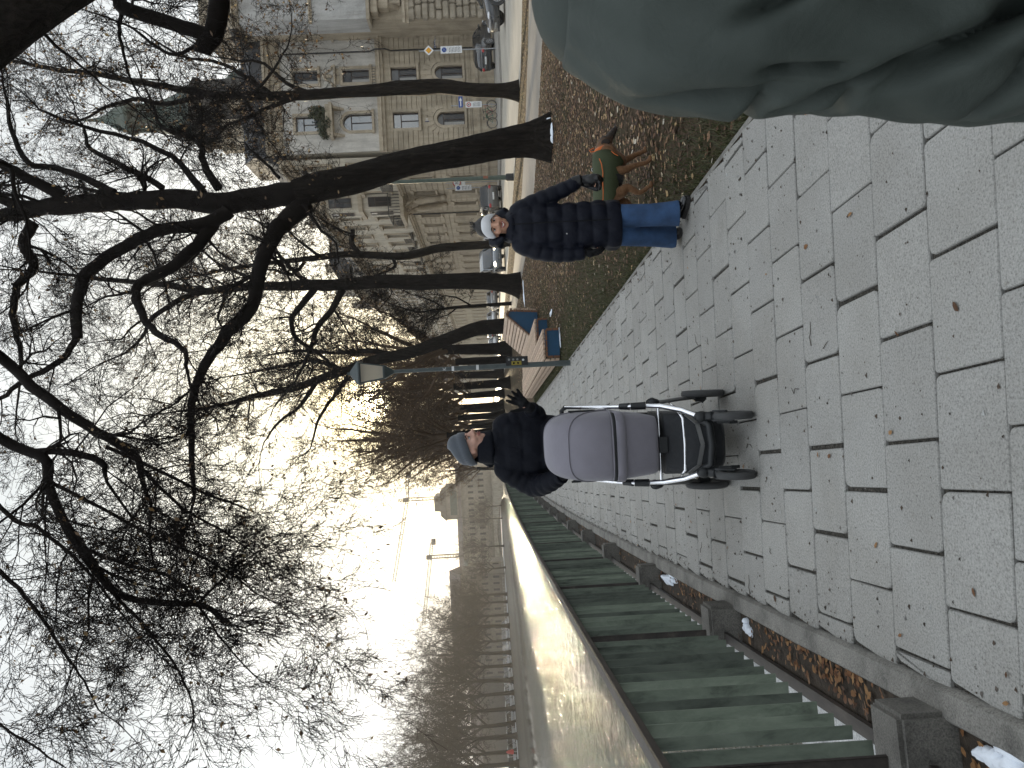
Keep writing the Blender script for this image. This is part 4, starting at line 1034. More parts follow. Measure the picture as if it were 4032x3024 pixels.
LB([(450,760,36),(330,700,26),(220,660,24),(110,640,22),(45,520,18),(30,400,12)],16.6,1,dens=2.0,clen=1.5)
LB([(1100,700,14),(1020,620,10),(960,560,7)],16.5,.6,dens=3,clen=1.0)
LB([(1190,800,18),(1250,890,12),(1320,960,8),(1330,1040,5)],16.2,-1.5,dens=3,clen=1.0)
c.build(tr)
# --- slim tree right of it, full of withered leaves
P,R=px([(2050,352,68),(1960,356,54),(1850,355,52),(1740,342,56),(1660,345,60),(1560,347,54),(1500,354,48),(1343,364,42),(1216,372,40),(1040,380,34),(868,376,30)],27.2)
P[0].z=-.05; b=Vector((P[0].x,P[0].y,-.03)); tr=newtree('slim_tree','slim upright tree with golden withered leaves in front of the corner house',b,GT)
trunk_mesh(tr,off(P,b),R,seed=2)
c=Crown(12,rmin=.006,leafp=.16,leafsize=.12,wander=.26)
LB([(880,376,30),(700,350,26),(542,320,24),(380,292,20),(200,270,17),(60,240,12),(-80,220,7)],27.2,1,dens=2.4,clen=2.4)
LB([(800,380,22),(640,410,18),(545,390,17),(420,420,13),(330,470,9),(250,480,6)],27.2,-1,dens=2.4,clen=2.2)
LB([(1230,370,20),(1130,330,15),(1040,250,12),(960,240,8)],27.2,.5,dens=2.6,clen=2.2)
LB([(1180,380,22),(1100,410,18),(1000,450,14),(880,500,10)],27.2,-.8,dens=2.6,clen=2.2)
LB([(1060,365,20),(960,300,18),(870,250,13),(700,215,10),(560,120,6)],27.2,1.2,dens=2.4,clen=2.4)
LB([(960,385,16),(1010,470,11),(1060,560,6)],27.2,-1.2,dens=3,clen=1.8)
LB([(1000,370,16),(1080,270,10),(1140,160,6),(1150,60,4)],27.2,-1.8,dens=3,clen=2.0)
c.build(tr)
# --- two upright trees and the small one by the road
P,R=px([(2015,950,38),(1938,962,33),(1800,970,32),(1723,978,33),(1596,1008,31),(1480,1006,28),(1343,1002,26),(1216,1020,22)],43)
P[0].z=-.05; b=Vector((P[0].x,P[0].y,-.03)); tr=newtree('street_tree','thin dark street tree rising behind the head of the woman',b,GT)
trunk_mesh(tr,off(P,b),R,seed=3,n=14)
c=Crown(13,rmin=.009,leafp=.10,leafsize=.15)
LB([(1230,1018,22),(1058,1035,17),(900,1060,14),(760,1090,10),(600,1120,6)],43,1,dens=2.2,clen=2.6)
LB([(1420,1004,22),(1385,960,20),(1390,905,18)],43,.3,dens=3,clen=2.0,end=False)
LB([(1395,925,10),(1330,900,8),(1260,860,6)],43,.5,dens=3,clen=2.2)
LB([(1540,1010,14),(1555,1050,13),(1490,1080,8),(1400,1110,6)],43,.6,dens=4,clen=2.0)
LB([(1260,1010,14),(1180,950,10),(1120,900,8),(1040,880,5)],43,.6,dens=2.6,clen=2.4)
LB([(1200,1030,14),(1150,1080,12),(1060,1060,9),(960,1080,5)],43,.6,dens=2.6,clen=2.4)
c.build(tr)
P,R=px([(2050,1128,88),(1990,1116,72),(1900,1106,64),(1723,1108,60),(1650,1112,60),(1533,1108,55),(1343,1122,47),(1216,1122,42),(1090,1128,36)],32.8)
P[0].z=-.05; b=Vector((P[0].x,P[0].y,-.03)); tr=newtree('straight_tree','tall straight tree with flared foot and snow left of the woman',b,GT)
trunk_mesh(tr,off(P,b),R,seed=4)
c=Crown(14,rmin=.007,leafp=.07,leafsize=.11)
LB([(1100,1128,36),(949,1130,32),(791,1148,29),(640,1120,24),(443,1104,18),(250,1080,12),(60,1060,7)],32.8,.5,dens=2.2,clen=2.6)
LB([(800,1150,24),(720,1175,22),(601,1250,18),(560,1330,13),(480,1400,8)],32.8,-1,dens=2.4,clen=2.4)
LB([(1240,1135,30),(1190,1200,24),(1150,1260,20),(1165,1330,17),(1235,1380,14),(1290,1420,10),(1320,1480,6)],32.8,-1,dens=2.4,clen=2.4)
LB([(1350,1140,30),(1300,1230,24),(1250,1290,22),(1225,1370,18),(1190,1450,12),(1150,1520,7)],32.8,-1,dens=2.4,clen=2.4)
LB([(1210,1110,22),(1160,1070,17),(1090,990,13),(1085,930,9),(1000,860,6)],32.8,1,dens=2.4,clen=2.2)
LB([(1040,1118,17),(930,1070,13),(860,1040,11),(770,960,7)],32.8,1,dens=2.4,clen=2.2)
LB([(900,1140,15),(870,1210,12),(860,1260,9),(900,1320,5)],32.8,-1,dens=2.4,clen=2.0)
LB([(1530,1118,7),(1540,1160,5),(1480,1230,3)],32.8,0,dens=5,clen=1.4)
c.build(tr)
P,R=px([(2000,1195,16),(1900,1202,13),(1780,1212,11),(1700,1225,9),(1630,1230,6)],46)
P[0].z=-.05; b=Vector((P[0].x,P[0].y,-.03)); tr=newtree('young_tree','young thin tree with bare twigs near the road behind the bench',b,GT)
trunk_mesh(tr,off(P,b),R,seed=5,n=8,flare=False)
c=Crown(15,rmin=.010,leafp=.03,leafsize=.12)
for q in ([(1860,1205,7),(1790,1170,6),(1740,1165,4)],[(1750,1215,7),(1690,1180,6),(1620,1160,4)],[(1740,1215,7),(1700,1250,5),(1640,1270,3)],[(1640,1230,7),(1560,1205,5),(1500,1180,3)],[(1800,1212,6),(1760,1240,5),(1690,1262,3)]): LB(q,46,.5,dens=4,clen=1.8)
c.build(tr)
P,R=px([(2000,1283,66),(1930,1286,58),(1865,1296,54),(1752,1340,50),(1616,1388,46),(1526,1408,42),(1440,1428,40)],41)
P[0].z=-.05; b=Vector((P[0].x,P[0].y,-.03)); tr=newtree('slanting_tree','slanting tree trunk rising directly behind the wooden bench',b,GT)
trunk_mesh(tr,off(P,b),R,seed=6,n=16)
c=Crown(16,rmin=.009,leafp=.10,leafsize=.14)
LB([(1450,1426,40),(1300,1480,34),(1150,1530,28),(1000,1560,22),(850,1600,15),(700,1620,9)],41,0,dens=1.7,clen=2.4)
LB([(1560,1400,26),(1450,1380,20),(1330,1390,15),(1180,1380,10),(1050,1400,6)],41,1,dens=2.4,clen=2.6)
LB([(1350,1460,24),(1240,1420,18),(1120,1440,14),(980,1470,8)],41,1,dens=2.2,clen=2.6)
LB([(1250,1500,20),(1180,1600,15),(1100,1660,11),(1040,1740,6)],41,-2,dens=1.6,clen=2.4)
LB([(1400,1440,20),(1330,1540,16),(1260,1640,12),(1230,1740,7)],41,-2,dens=.7,clen=1.4)
c.build(tr)
# --- tree whose limbs hang over the path from above (trunk beside the camera)
b=Vector((5.1,6.3,-.03)); tr=newtree('overhanging_tree','tree whose thick dark limbs hang into the top of the view over the river',b)
trunk_mesh(tr,[Vector((0,0,-.02)),Vector((-.4,-.1,1.6)),Vector((-1.0,-.25,3.2)),Vector((-1.75,-.3,4.6)),Vector((-2.4,-.3,5.5)),Vector((-3.1,-.1,6.3))],[.33,.28,.25,.20,.18,.15],seed=8)
c=Crown(21,rmin=.0027,leafp=.03,leafsize=.05,droop=.10,up=.03,wander=.2,kk=1.36)
fork=Vector((2.0,6.2,6.3))
def LO(L,Y,dY=0,pre=(),**k):
    P,R=px(L,Y,dY); pr=[Vector(q[:3]) for q in pre]; rr=[q[3] for q in pre]
    c.limb(off(pr+P,b),rr+R,**k)
LO([(0,1400,42),(127,1521,42),(253,1616,40),(380,1699,38),(506,1775,32),(551,1825,26),(560,1900,18),(600,2000,12)],8.6,-.8,pre=((1.9,6.25,6.5,.12),(1.1,7.4,6.95,.08)),dens=3.2,clen=1.2,start=.25,wob=.008)
LO([(0,1725,40),(166,1799,40),(199,1923,38),(273,2097,34),(373,2246,30),(497,2354,27),(700,2376,24),(812,2387,22),(878,2445,18)],7.6,-.6,pre=((1.9,6.25,6.5,.12),(.6,7.0,6.9,.09)),dens=3.6,clen=1.2,start=.25,wob=.008,end=False)
LO([(120,1780,30),(250,1780,28),(398,1816,26),(420,1900,12),(520,2040,9)],7.6,-.3,dens=4,clen=1.2,wob=.006)
LO([(0,2246,17),(124,2379,15),(249,2561,11),(331,2685,8),(389,2793,6)],7.0,-.4,pre=((.5,6.9,7.0,.06),(-.8,7.0,6.7,.035)),dens=4.5,clen=.8,start=.3,wob=.006)
LO([(220,2000,16),(414,2296,14),(580,2478,11),(704,2644,9),(762,2810,7),(729,2909,4)],7.3,-.5,dens=4.5,clen=.7,wob=.006)
LO([(0,2851,9),(124,2934,8),(249,3017,6)],6.6,-.2,pre=((-.8,7.0,6.7,.035),(-2.4,6.8,6.3,.02)),dens=4,clen=.6,start=.3,wob=.005)
LO([(330,2160,16),(520,2230,13),(700,2290,11),(860,2500,8),(960,2620,5)],7.2,-.4,dens=4.5,clen=.8,wob=.006)
LO([(420,1760,16),(640,1860,13),(800,1940,11),(930,1985,8),(1010,2020,4)],8.0,-.6,dens=4,clen=1.0,wob=.006)
LO([(560,1850,14),(720,2000,12),(860,2080,8),(960,2150,6),(1020,2200,4)],7.9,-.4,dens=4.5,clen=1.0,wob=.006)
LO([(200,1900,16),(400,2000,13),(620,2120,11),(830,2210,9),(1000,2330,6)],7.5,-.3,dens=4.5,clen=.9,wob=.006)
LO([(0,2000,18),(150,2080,15),(330,2230,12),(480,2420,8),(600,2560,5)],7.1,-.3,pre=((.5,6.9,7.0,.06),),dens=4.5,clen=.9,start=.3,wob=.006)
LO([(862,-40,80),(856,60,78),(838,140,76),(808,178,72),(792,205,60)],7.4,0,pre=((4.6,7.2,4.0,.13),),dens=.5,clen=.9,start=.5,wob=.004,end=False)
LO([(420,-30,52),(488,30,54),(651,85,54),(786,128,56),(830,140,60)],7.4,0,pre=((3.5,6.4,5.6,.12),),dens=.8,clen=1.2,start=.4,wob=.004,end=False)
LO([(800,170,16),(690,215,14),(610,180,12),(520,110,9),(400,60,6)],7.4,.3,dens=3,clen=1.1,wob=.006)
LO([(480,30,18),(470,120,14),(490,230,11),(520,330,8),(600,440,5)],7.4,.3,dens=3.2,clen=1.0,wob=.006)
LO([(60,-30,20),(160,120,15),(280,230,11),(400,330,7)],6.6,.4,dens=3.2,clen=1.0,wob=.006)
LO([(0,640,22),(60,760,15),(110,900,10),(120,1050,6)],8.2,0,pre=((1.9,6.25,6.5,.10),),dens=3,clen=1.2,start=.4,wob=.006)
c.build(tr)
# --- row of trees going away
def generic(seed,h,rb,rmin,n1=13,dens=1.5,leafp=.1,ls=.15,spread=5.5,clen=2.6,maxlvl=5):
    rr=random.Random(seed); c=Crown(seed,rmin=rmin,leafp=leafp,leafsize=ls,maxlvl=maxlvl)
    hf=h*.34; lean=Vector((rr.uniform(-.04,.04),rr.uniform(-.03,.03),0))
    tp=[Vector((0,0,-.02))+lean*z for z in (0,)]+[lean*z*1.0+Vector((rr.uniform(-.06,.06),0,z)) for z in (hf*.25,hf*.6,hf)]
    for i in range(n1):
        a=6.283*i/n1*2.4+rr.uniform(-.3,.3); f=i/n1; st=tp[-1]+Vector((0,0,(f-.25)*h*.25)); e=spread*(1-.45*f)*rr.uniform(.75,1.1); zz=h*(.55+.42*f)*rr.uniform(.93,1.03)
        d=Vector((math.cos(a),math.sin(a),0)); m1=st+d*e*.35+Vector((0,0,(zz-st.z)*.35)); m2=st+d*e*.75+Vector((0,0,(zz-st.z)*.72)); en=st+d*e+Vector((0,0,zz-st.z))
        r0=rb*rr.uniform(.28,.42); c.limb([st,m1,m2,en],[r0,r0*.75,r0*.45,r0*.2],dens=dens,clen=clen,wob=.06,k=3)
    c.limb([tp[-1],tp[-1]+Vector((.1,0,h*.3)),Vector((lean.x*h,0,h*.93))],[rb*.6,rb*.4,rb*.1],dens=dens,clen=clen,wob=.06,k=3)
    return tp,c
def make_generic(name,label,group,seed,h,rb,twm,**k):
    tp,c=generic(seed,h,rb,**k); root=thing(name,label,'tree',(0,0,0),0,group)
    trunk_mesh(root,tp,[rb*1.25,rb*.95,rb*.85,rb*.75],n=12,seed=seed); c.build(root,twm=twm,sides=6); return root
GR='row of bare trees receding along the path'
prot=[make_generic('park_tree','x',GR,100+i,13.5+i,.42,M_TWIGW,rmin=.009,dens=.66,leafp=.2,ls=.16,spread=4.6,clen=2.5,n1=11) for i in range(3)]
spots=[(1371,50,0),(1419,62,1),(1507,57,2),(1548,82,0),(1592,88,1),(1632,84,2),(1700,57,1),(1752,66,2),(1672,94,0),(1700,106,1),(1735,120,2),(1470,78,1),(1440,92,0),(1775,118,0),(1840,140,1),(1655,135,2),(1610,112,1)]
SL=['short-looking dark trunk just left of the slanting tree behind the bench','second dark trunk behind the bench between slanting tree and lamp post','thick dark trunk directly behind the lamp post','dark trunk between lamp post and the raised glove']
def place(pt,pos,rz,sc,label,used):
    o=pt if not used.get(pt.name) else copy_tree(pt); used[pt.name]=1
    o.location=pos; o.rotation_euler=(0,0,rz); o.scale=(sc,sc,sc); o['label']=label; return o
used={}; rr=random.Random(9)
for i,(y,Y,v) in enumerate(spots):
    p=AY(1995,y,Y); place(prot[v],(p.x,Y,-.03),rr.uniform(0,6.28),rr.uniform(.92,1.1)*(.80 if Y<70 and 1400<y<1640 else 1),SL[i] if i<4 else 'hazy bare tree in the dense row behind the man in the beanie',used)
# --- far bank
GB='bare trees along the far river bank'
protb=[make_generic('river_tree','x',GB,200+i,22+1.5*i,.5,M_TWIG,rmin=.026,dens=.62,leafp=0,spread=7.5,clen=4.6,n1=15,maxlvl=4) for i in range(3)]
used={}
far_sp=[(3010,160),(2960,172),(2900,166),(2850,182),(2790,176),(2730,190),(2680,184),(2620,198),(2570,204),(2520,212),(2465,206),(2420,222),(2370,236),(2340,226)]
for i,(y,Y) in enumerate(far_sp):
    p=AY(1990,y,Y); place(protb[i%3],(p.x,Y,-.7),rr.uniform(0,6.28),(1.08 if Y<185 else 1.0 if Y<210 else .8)*rr.uniform(.94,1.06),'tall bare tree in the row on the far river bank',used)
for i,(y,Y,s,l) in enumerate(((2235,262,.62,'single forked bare tree right of the far bank row before the bridge'),(2150,285,.75,'pale bare tree standing before the museum and the crane'),(2040,300,.55,'yellowish low tree in front of the museum tower'),(1990,310,.5,'small tree nearest the square museum tower'))):
    p=AY(1970,y,Y); o=copy_tree(protb[i%3]); o.location=(p.x,Y,-1); o.rotation_euler=(0,0,i*2.0); o.scale=(s,s,s); o['label']=l
# ================================================================== people, dog, pram
cam.dof.use_dof=True; cam.dof.focus_distance=6.2; cam.dof.aperture_fstop=18
def cloth(name,col,rough=.75,sheen=.15,var=.12,weave=420,spec=.35,fold=.25):
    t=NT(name); v=t.coord(); c=t.ramp(t.noise(v,7,4),[(.3,mix3(col,1-var)),(.7,mix3(col,1+var))])
    a=t.n('ShaderNodeMath',operation='MULTIPLY_ADD'); t.l(t.noise(v,weave,2),a.inputs[0]); a.inputs[1].default_value=.12; t.l(t.noise(v,14,4,.55,.6),a.inputs[2])
    t.bump(a.outputs[0],fold,.02); t.set(c,rough,spec=spec,sheen=sheen); return t.m
def skin_mat(name,col):
    t=NT(name); v=t.coord(); c=t.ramp(t.noise(v,16,4),[(.3,mix3(col,.88)),(.7,mix3(col,1.08))]); t.bump(t.noise(v,240,3),.12,.002)
    t.set(c,.5,spec=.4); t.b.inputs['Subsurface Weight'].default_value=.12; t.b.inputs['Subsurface Radius'].default_value=(.012,.005,.003); return t.m
M_NAVY=cloth('navy_puffer',(.004,.0052,.0115),.55,0,spec=.18,fold=.35); M_NAVY2=cloth('navy_jacket',(.0038,.0046,.0085),.65,0,spec=.13,fold=.5)
M_BLACKC=cloth('black_cloth',(.005,.005,.006),.8,0,spec=.2); M_GLOVE=cloth('black_glove',(.004,.004,.005),.75,0,spec=.2); M_MITT=cloth('black_glossy_glove',(.005,.005,.006),.4,.0,spec=.4)
M_JEANS=cloth('blue_denim',(.028,.062,.135),.85,0,var=.4,weave=600); M_SHOE=simple('black_leather',(.008,.008,.009),.25,bump=.1,spec=.6); M_SOLE=simple('shoe_sole',(.02,.018,.017),.7,bump=0)
M_SKINW=skin_mat('warm_skin',(.50,.27,.18)); M_SKINM=skin_mat('pale_skin',(.50,.29,.22)); M_HAIR=simple('dark_hair',(.010,.008,.007),.45,var=.3,scale=3,bump=.8,bscale=90,bdist=.006,stretch=(1,1,.15))
M_BAND=cloth('white_knit',(.62,.62,.63),.9,.2,weave=250); M_BEANIE=cloth('slate_knit',(.075,.085,.10),.9,.3,weave=260)
M_EYEW=simple('eye_white',(.55,.53,.50),.3,bump=0,var=.02); M_IRIS=simple('dark_iris',(.012,.008,.006),.15,bump=0); M_LIP=simple('lip',(.33,.12,.10),.45,bump=0); M_TEETH=simple('teeth',(.70,.67,.60),.3,bump=0,var=.02); M_BROW=simple('brow',(.012,.009,.007),.8,bump=0)
def limb(m,P,R,n=14,k=4):
    P,R=catmull(P,R,k); m.tube(P,R,n); m.ell(P[0],R[0],12,8); m.ell(P[-1],R[-1],12,8)
def hand(m,Wp,D,N,side,s=1.0,curl=(.35,.4,.45,.5),spread=.10,fr=.0098,thumb=.7):
    """palm, four unequal bent fingers and a thumb that leaves the side of the palm"""
    Wp=Vector(Wp);D=Vector(D).normalized();N=Vector(N).normalized(); N=(N-D*N.dot(D)).normalized(); T=D.cross(N)*side
    K=Wp+D*.088*s
    m.tube([Wp-D*.02*s,Wp+D*.02*s,Wp+D*.055*s,K+D*.004],[.026*s,.033*s,.042*s,.038*s],12,sq=.52,refv=N); m.ell(Wp+D*.05*s,(.036*s,.036*s,.036*s),10,8)
    for i,(f,L) in enumerate(((.031,.070),(.011,.079),(-.010,.073),(-.030,.058))):
        p=K+T*f*s-D*.012*s; a=spread*(1.5-i); d=(D+T*a*.9).normalized(); P=[p];ang=0
        for j,q in enumerate((.44,.32,.26)):
            ang+=curl[i]*(.6 if j==0 else 1); dd=d*math.cos(ang)+N*math.sin(ang); P.append(P[-1]+dd*L*s*q*1.12)
        m.tube([P[0],*P[1:]],[fr*s*1.12,fr*s*1.05,fr*s*.95,fr*s*.78],9); m.ell(P[-1],fr*s*.8,8,6)
        for q in P[1:-1]: m.ell(q,fr*s*1.02,8,6)
    b=Wp+D*.026*s+T*.028*s; d1=(D*(1-.5*thumb)+T*thumb+N*.25).normalized(); p1=b+d1*.038*s; d2=(d1+D*.35+N*.1).normalized(); p2=p1+d2*.032*s; p3=p2+(d2+D*.2).normalized()*.022*s
    m.tube([b-D*.01*s,p1,p2,p3],[.016*s,.0135*s,.012*s,.009*s],9); m.ell(p3,.0095*s,8,6); m.ell(p1,.0135*s,8,6)
def head_shape(m,C,yaw,s=1.0,pitch=0,man=False):
    """skull, jaw, nose, brow, ears on one mesh; returns a placing function of local (right, forward, up)"""
    Q=Matrix.Rotation(yaw,3,'Z')@Matrix.Rotation(pitch,3,'X')
    L=lambda x,f,z: Vector(C)+Q@(Vector((x,-f,z))*s)
    def e(x,f,z,r): m.ell(L(x,f,z),Vector(r)*s,18,12,M=Q)
    e(0,-.018,.035,(.074,.095,.085)); e(0,.012,.0,(.068,.078,.085)); e(0,.022,-.055,(.054 if not man else .058,.062,.055)); e(0,.052,-.088,(.026,.026,.024))
    e(.034,.052,-.028,(.030,.030,.030)); e(-.034,.052,-.028,(.030,.030,.030))
    e(0,.078,.028,(.050,.016,.016))
    m.tube([L(0,.084,.018),L(0,.098,-.008),L(0,.108 if not man else .114,-.026),L(0,.092,-.036)],[.010*s,.0115*s,.0145*s,.010*s],10)
    e(.013,.090,-.031,(.010,.012,.009)); e(-.013,.090,-.031,(.010,.012,.009))
    for sd in (-1,1): e(sd*.074,-.012,-.004,(.011,.020,.032))
    return L,Q
def face(root,L,Q,s,smile,skin,lids=.55):
    for sd in (-1,1):
        m=MB(); m.ell(L(sd*.032,.074,.004),Vector((.0145,.010,.0085*lids/.55))*s,12,8,M=Q); o=m.build('eye',[M_EYEW],root,smooth=True)
        m=MB(); m.ell(L(sd*.032,.0825,.004),Vector((.0072,.003,.0072*min(1,lids/.5)))*s,10,6,M=Q); m.build('iris',[M_IRIS],o,smooth=True)
        m=MB(); m.tube([L(sd*.014,.091,.022),L(sd*.032,.090,.029),L(sd*.052,.076,.022)],[.0032*s,.0042*s,.0022*s],6); m.build('eyebrow',[M_BROW],root)
        m=MB(); m.tube([L(sd*.018,.083,.008),L(sd*.032,.087,.0135),L(sd*.047,.077,.007)],[.0016*s]*3,5); m.build('eyelid',[M_BROW],root)
    if smile:
        m=MB(); w=.030
        up=[L(w*t,.088-.020*t*t,-.052+.013*t*t) for t in (-1,-.6,-.2,.2,.6,1)]; lo=[L(w*t,.086-.020*t*t,-.072+.030*t*t) for t in (-1,-.6,-.2,.2,.6,1)]
        m.tube(up,[.003*s,.0045*s,.005*s,.005*s,.0045*s,.003*s],7); m.tube(lo,[.003*s,.005*s,.006*s,.006*s,.005*s,.003*s],7); m.build('lips',[M_LIP],root,smooth=True)
        m=MB(); n=6
        for i in range(5): m.quad(up[i],up[i+1],lo[i+1],lo[i])
        o=m.build('teeth',[M_TEETH],root)
    else:
        m=MB(); m.tube([L(-.024,.078,-.061),L(-.010,.090,-.056),L(0,.092,-.058),L(.010,.090,-.056),L(.024,.078,-.061)],[.003*s,.0045*s,.0045*s,.0045*s,.003*s],7)
        m.tube([L(-.022,.078,-.064),L(0,.091,-.069),L(.022,.078,-.064)],[.003*s,.0055*s,.003*s],7); m.build('lips',[M_LIP],root,smooth=True)
def ring(c,a,b,z,n=40,sup=2.4,rot=0,dx=0,dy=0):
    out=[]
    for j in range(n):
        t=2*PI*j/n; cs,sn=math.cos(t),math.sin(t); x=a*math.copysign(abs(cs)**(2/sup),cs); y=b*math.copysign(abs(sn)**(2/sup),sn)
        out.append(Vector((c[0]+x,c[1]+y,z)))
    return out
def interp(tab,z):
    for p,q in zip(tab[:-1],tab[1:]):
        if p[0]<=z<=q[0]:
            t=(z-p[0])/(q[0]-p[0]); t=t*t*(3-2*t); return [a+(b-a)*t for a,b in zip(p[1:],q[1:])]
    return list(tab[0][1:] if z<tab[0][0] else tab[-1][1:])
def puffer(m,tab,q,amp,n=48,steps=10,z0=None,seed=0):
    """torso of a quilted coat: tab rows (z,cx,cy,a,b)"""
    z0=tab[0][0]; z1=tab[-1][0]; N=int((z1-z0)/q*steps); rings=[]; r=random.Random(seed); ph=r.uniform(0,6)
    for i in range(N+1):
        z=z0+(z1-z0)*i/N; cx,cy,a,b=interp(tab,z); f=((z-z0)/q)%1; bul=amp*(math.sin(PI*f)**.55)
        R=ring((cx,cy),a+bul-amp*.6,b+bul-amp*.6,z,n,2.5)
        for j,p in enumerate(R):
            w=.006*math.sin(7*2*PI*j/n+ph+int((z-z0)/q)*2.1)*math.sin(PI*f)+.004*math.sin(13*2*PI*j/n+int((z-z0)/q)*1.3)*math.sin(PI*f); d=(p-Vector((cx,cy,z))); p+=d.normalized()*w
        rings.append(R)
    m.loft(rings)
def sleeve(m,P,R,q,amp,n=20,k=14):
    P,R=catmull(P,R,k); s=0;R2=[]
    for i,p in enumerate(P):
        if i: s+=(p-P[i-1]).length
        R2.append(R[i]+amp*(math.sin(PI*((s/q)%1))**.6)-amp*.5)
    m.tube(P,R2,n); m.ell(P[0],R[0]*.98,16,10)
def shoe(root,toe,heel,w=.042,h=.085,sole=.028,up=0):
    toe=Vector(toe);heel=Vector(heel); d=(toe-heel).normalized(); sd=Vector((0,0,1)).cross(d).normalized()
    L=(toe-heel).length; m=MB(); rings=[]
    for f,ww,hh in ((0,.55,.75),(.06,.8,.95),(.25,.85,1.0),(.45,.9,.82),(.65,1.05,.58),(.85,.95,.46),(.97,.6,.32),(1,.3,.22)):
        c=heel+d*L*f; ra=[]
        for j in range(14):
            t=2*PI*j/14; ra.append(c+sd*math.cos(t)*w*ww+Vector((0,0,sole+h*hh*.5+math.sin(t)*h*hh*.5)))
        rings.append(ra)
    m.loft(rings); o=m.build('shoe',[M_SHOE],root,smooth=True,angle=70)
    m=MB(); pts=[]
    for f,ww in ((0,.6),(.05,.85),(.25,.88),(.5,.86),(.7,1.08),(.9,.9),(1,.4)): pts.append((f,ww))
    poly=[(L*f,w*ww) for f,ww in pts]+[(L*f,-w*ww) for f,ww in reversed(pts)]
    m.prism(poly,heel,d,sd,(0,0,1),sole+.004); m.build('sole',[M_SOLE],o,bevel=.004)
    return o
# ---------------------------------------------------------------- woman
wm=thing('person','smiling woman in long navy puffer coat, blue jeans and white headband walking with the dog','person',(1.21,5.84,0))
m=MB(); HC=(.006,0,1.468); L,Q=head_shape(m,HC,R_(-6),1.03,pitch=R_(2))
limb(m,[(0,.02,1.42),(0,.025,1.33),(0,.03,1.24)],[.05,.052,.075]); limb(m,[(0,.03,1.22),(-.02,.03,1.05),(-.02,.02,.86)],[.12,.11,.13])
limb(m,[(-.13,.03,1.27),(-.215,.02,1.05),(-.235,-.02,.80)],[.045,.036,.026]); limb(m,[(.11,.03,1.28),(.20,.01,1.04),(.305,-.05,.80)],[.045,.036,.026])
hand(m,(-.238,-.035,.80),(-.03,-.12,-1),(1,.3,0),-1,.86,curl=(.3,.3,.35,.4),spread=.03,fr=.0088); hand(m,(.312,-.06,.80),(-.10,-.25,-1),(-.6,-.7,0),1,.92,curl=(.55,.55,.55,.6),spread=.02,thumb=.35,fr=.0088)
limb(m,[(-.09,.02,.85),(-.10,.02,.47),(-.10,.12,.11)],[.075,.05,.036]); limb(m,[(.06,.0,.85),(.03,-.06,.46),(.03,-.10,.09)],[.075,.05,.036])
o=m.build('body',[M_SKINW],wm); remesh(o,.007,5); face(wm,L,Q,1.03,True,M_SKINW,.42)
m=MB(); m.ell(L(0,-.03,.062),Vector((.083,.103,.086)),20,14,M=Q); m.ell(L(0,-.07,.0),(.072,.06,.10),16,10,M=Q); m.ell(L(.01,-.055,.135),(.036,.036,.03),12,8)
o=m.build('hair',[M_HAIR],wm); remesh(o,.008,3)
m=MB()
for k in range(26):
    rr2=random.Random(k); a=rr2.uniform(0,6.28); m.tube([L(math.cos(a)*.03,-.05+math.sin(a)*.03,.14),L(math.cos(a)*.05,-.05+math.sin(a)*.05,.165+rr2.uniform(0,.02)),L(math.cos(a+.5)*.07,-.05+math.sin(a+.5)*.06,.15+rr2.uniform(0,.02))],[.002,.0014,.0008],4)
m.build('hair_strands',[M_HAIR],wm)
m=MB(); rings=[]
for z,g in ((.018,.004),(.028,.011),(.05,.0145),(.075,.0135),(.090,.009),(.096,.003)):
    R=[]
    for j in range(40):
        t=2*PI*j/40; zz=z-.012*math.cos(t-PI/2*0)*0; f=-.012+(.096+g)*math.sin(t); x=(.0775+g)*math.cos(t)
        back=-.030*max(0,-math.sin(t))+.006*math.sin(t); R.append(L(x*(1-.10*max(0,(z-.05)/.05)),f*(1-.10*max(0,(z-.05)/.05)),z+back-.03*abs(math.cos(t))**3))
    rings.append(R)
m.loft(rings,cap=False); o=m.build('headband',[M_BAND],wm,smooth=True,angle=80); md=o.modifiers.new('s','SOLIDIFY'); md.thickness=.006
m=MB()
puffer(m,[(.505,-.022,.02,.185,.165),(.62,-.022,.02,.186,.165),(.80,-.02,.02,.178,.155),(1.0,-.02,.02,.172,.145),(1.15,-.015,.02,.172,.135),(1.26,-.01,.02,.160,.115),(1.325,0,.02,.115,.09),(1.36,0,.02,.088,.08)],.112,.014,seed=1)
sleeve(m,[(-.135,.02,1.265),(-.195,.01,1.15),(-.228,.0,1.02),(-.240,-.02,.90),(-.236,-.035,.79)],[.082,.070,.062,.056,.046],.085,.009)
sleeve(m,[(.105,.02,1.275),(.165,.01,1.16),(.215,-.01,1.03),(.265,-.035,.90),(.308,-.055,.805)],[.082,.070,.062,.054,.044],.085,.009)
o=m.build('coat',[M_NAVY],wm); remesh(o,.008,2)
m=MB()
for k in range(5):
    f=k/4; pts=[]
    for j in range(17):
        t=-PI*.5+2*PI*j/16+.0; pts.append((.0+(.098-.012*f+.008*math.sin(t)*0)*math.cos(t),.035+(.090-.01*f)*math.sin(t),1.335+.030*f+.055*max(0,math.sin(t))+.02*f*max(0,math.sin(t))))
    m.tube(pts,.030-.003*k,10)
m.tube([(-.13,.06,1.42),(-.10,.12,1.47),(0,.15,1.46),(.10,.12,1.42),(.14,.06,1.37)],[.030,.05,.055,.05,.03],12); m.tube([(-.085,-.02,1.40),(-.115,.02,1.45),(-.11,.08,1.49)],[.02,.03,.03],10)
o=m.build('hood_collar',[M_NAVY],wm); remesh(o,.009,3)
m=MB(); m.tube([(-.012,-.118,1.34),(-.015,-.152,1.1),(-.018,-.165,.85),(-.018,-.166,.6)],.0045,6); m.build('zip',[M_BLACKC],wm)
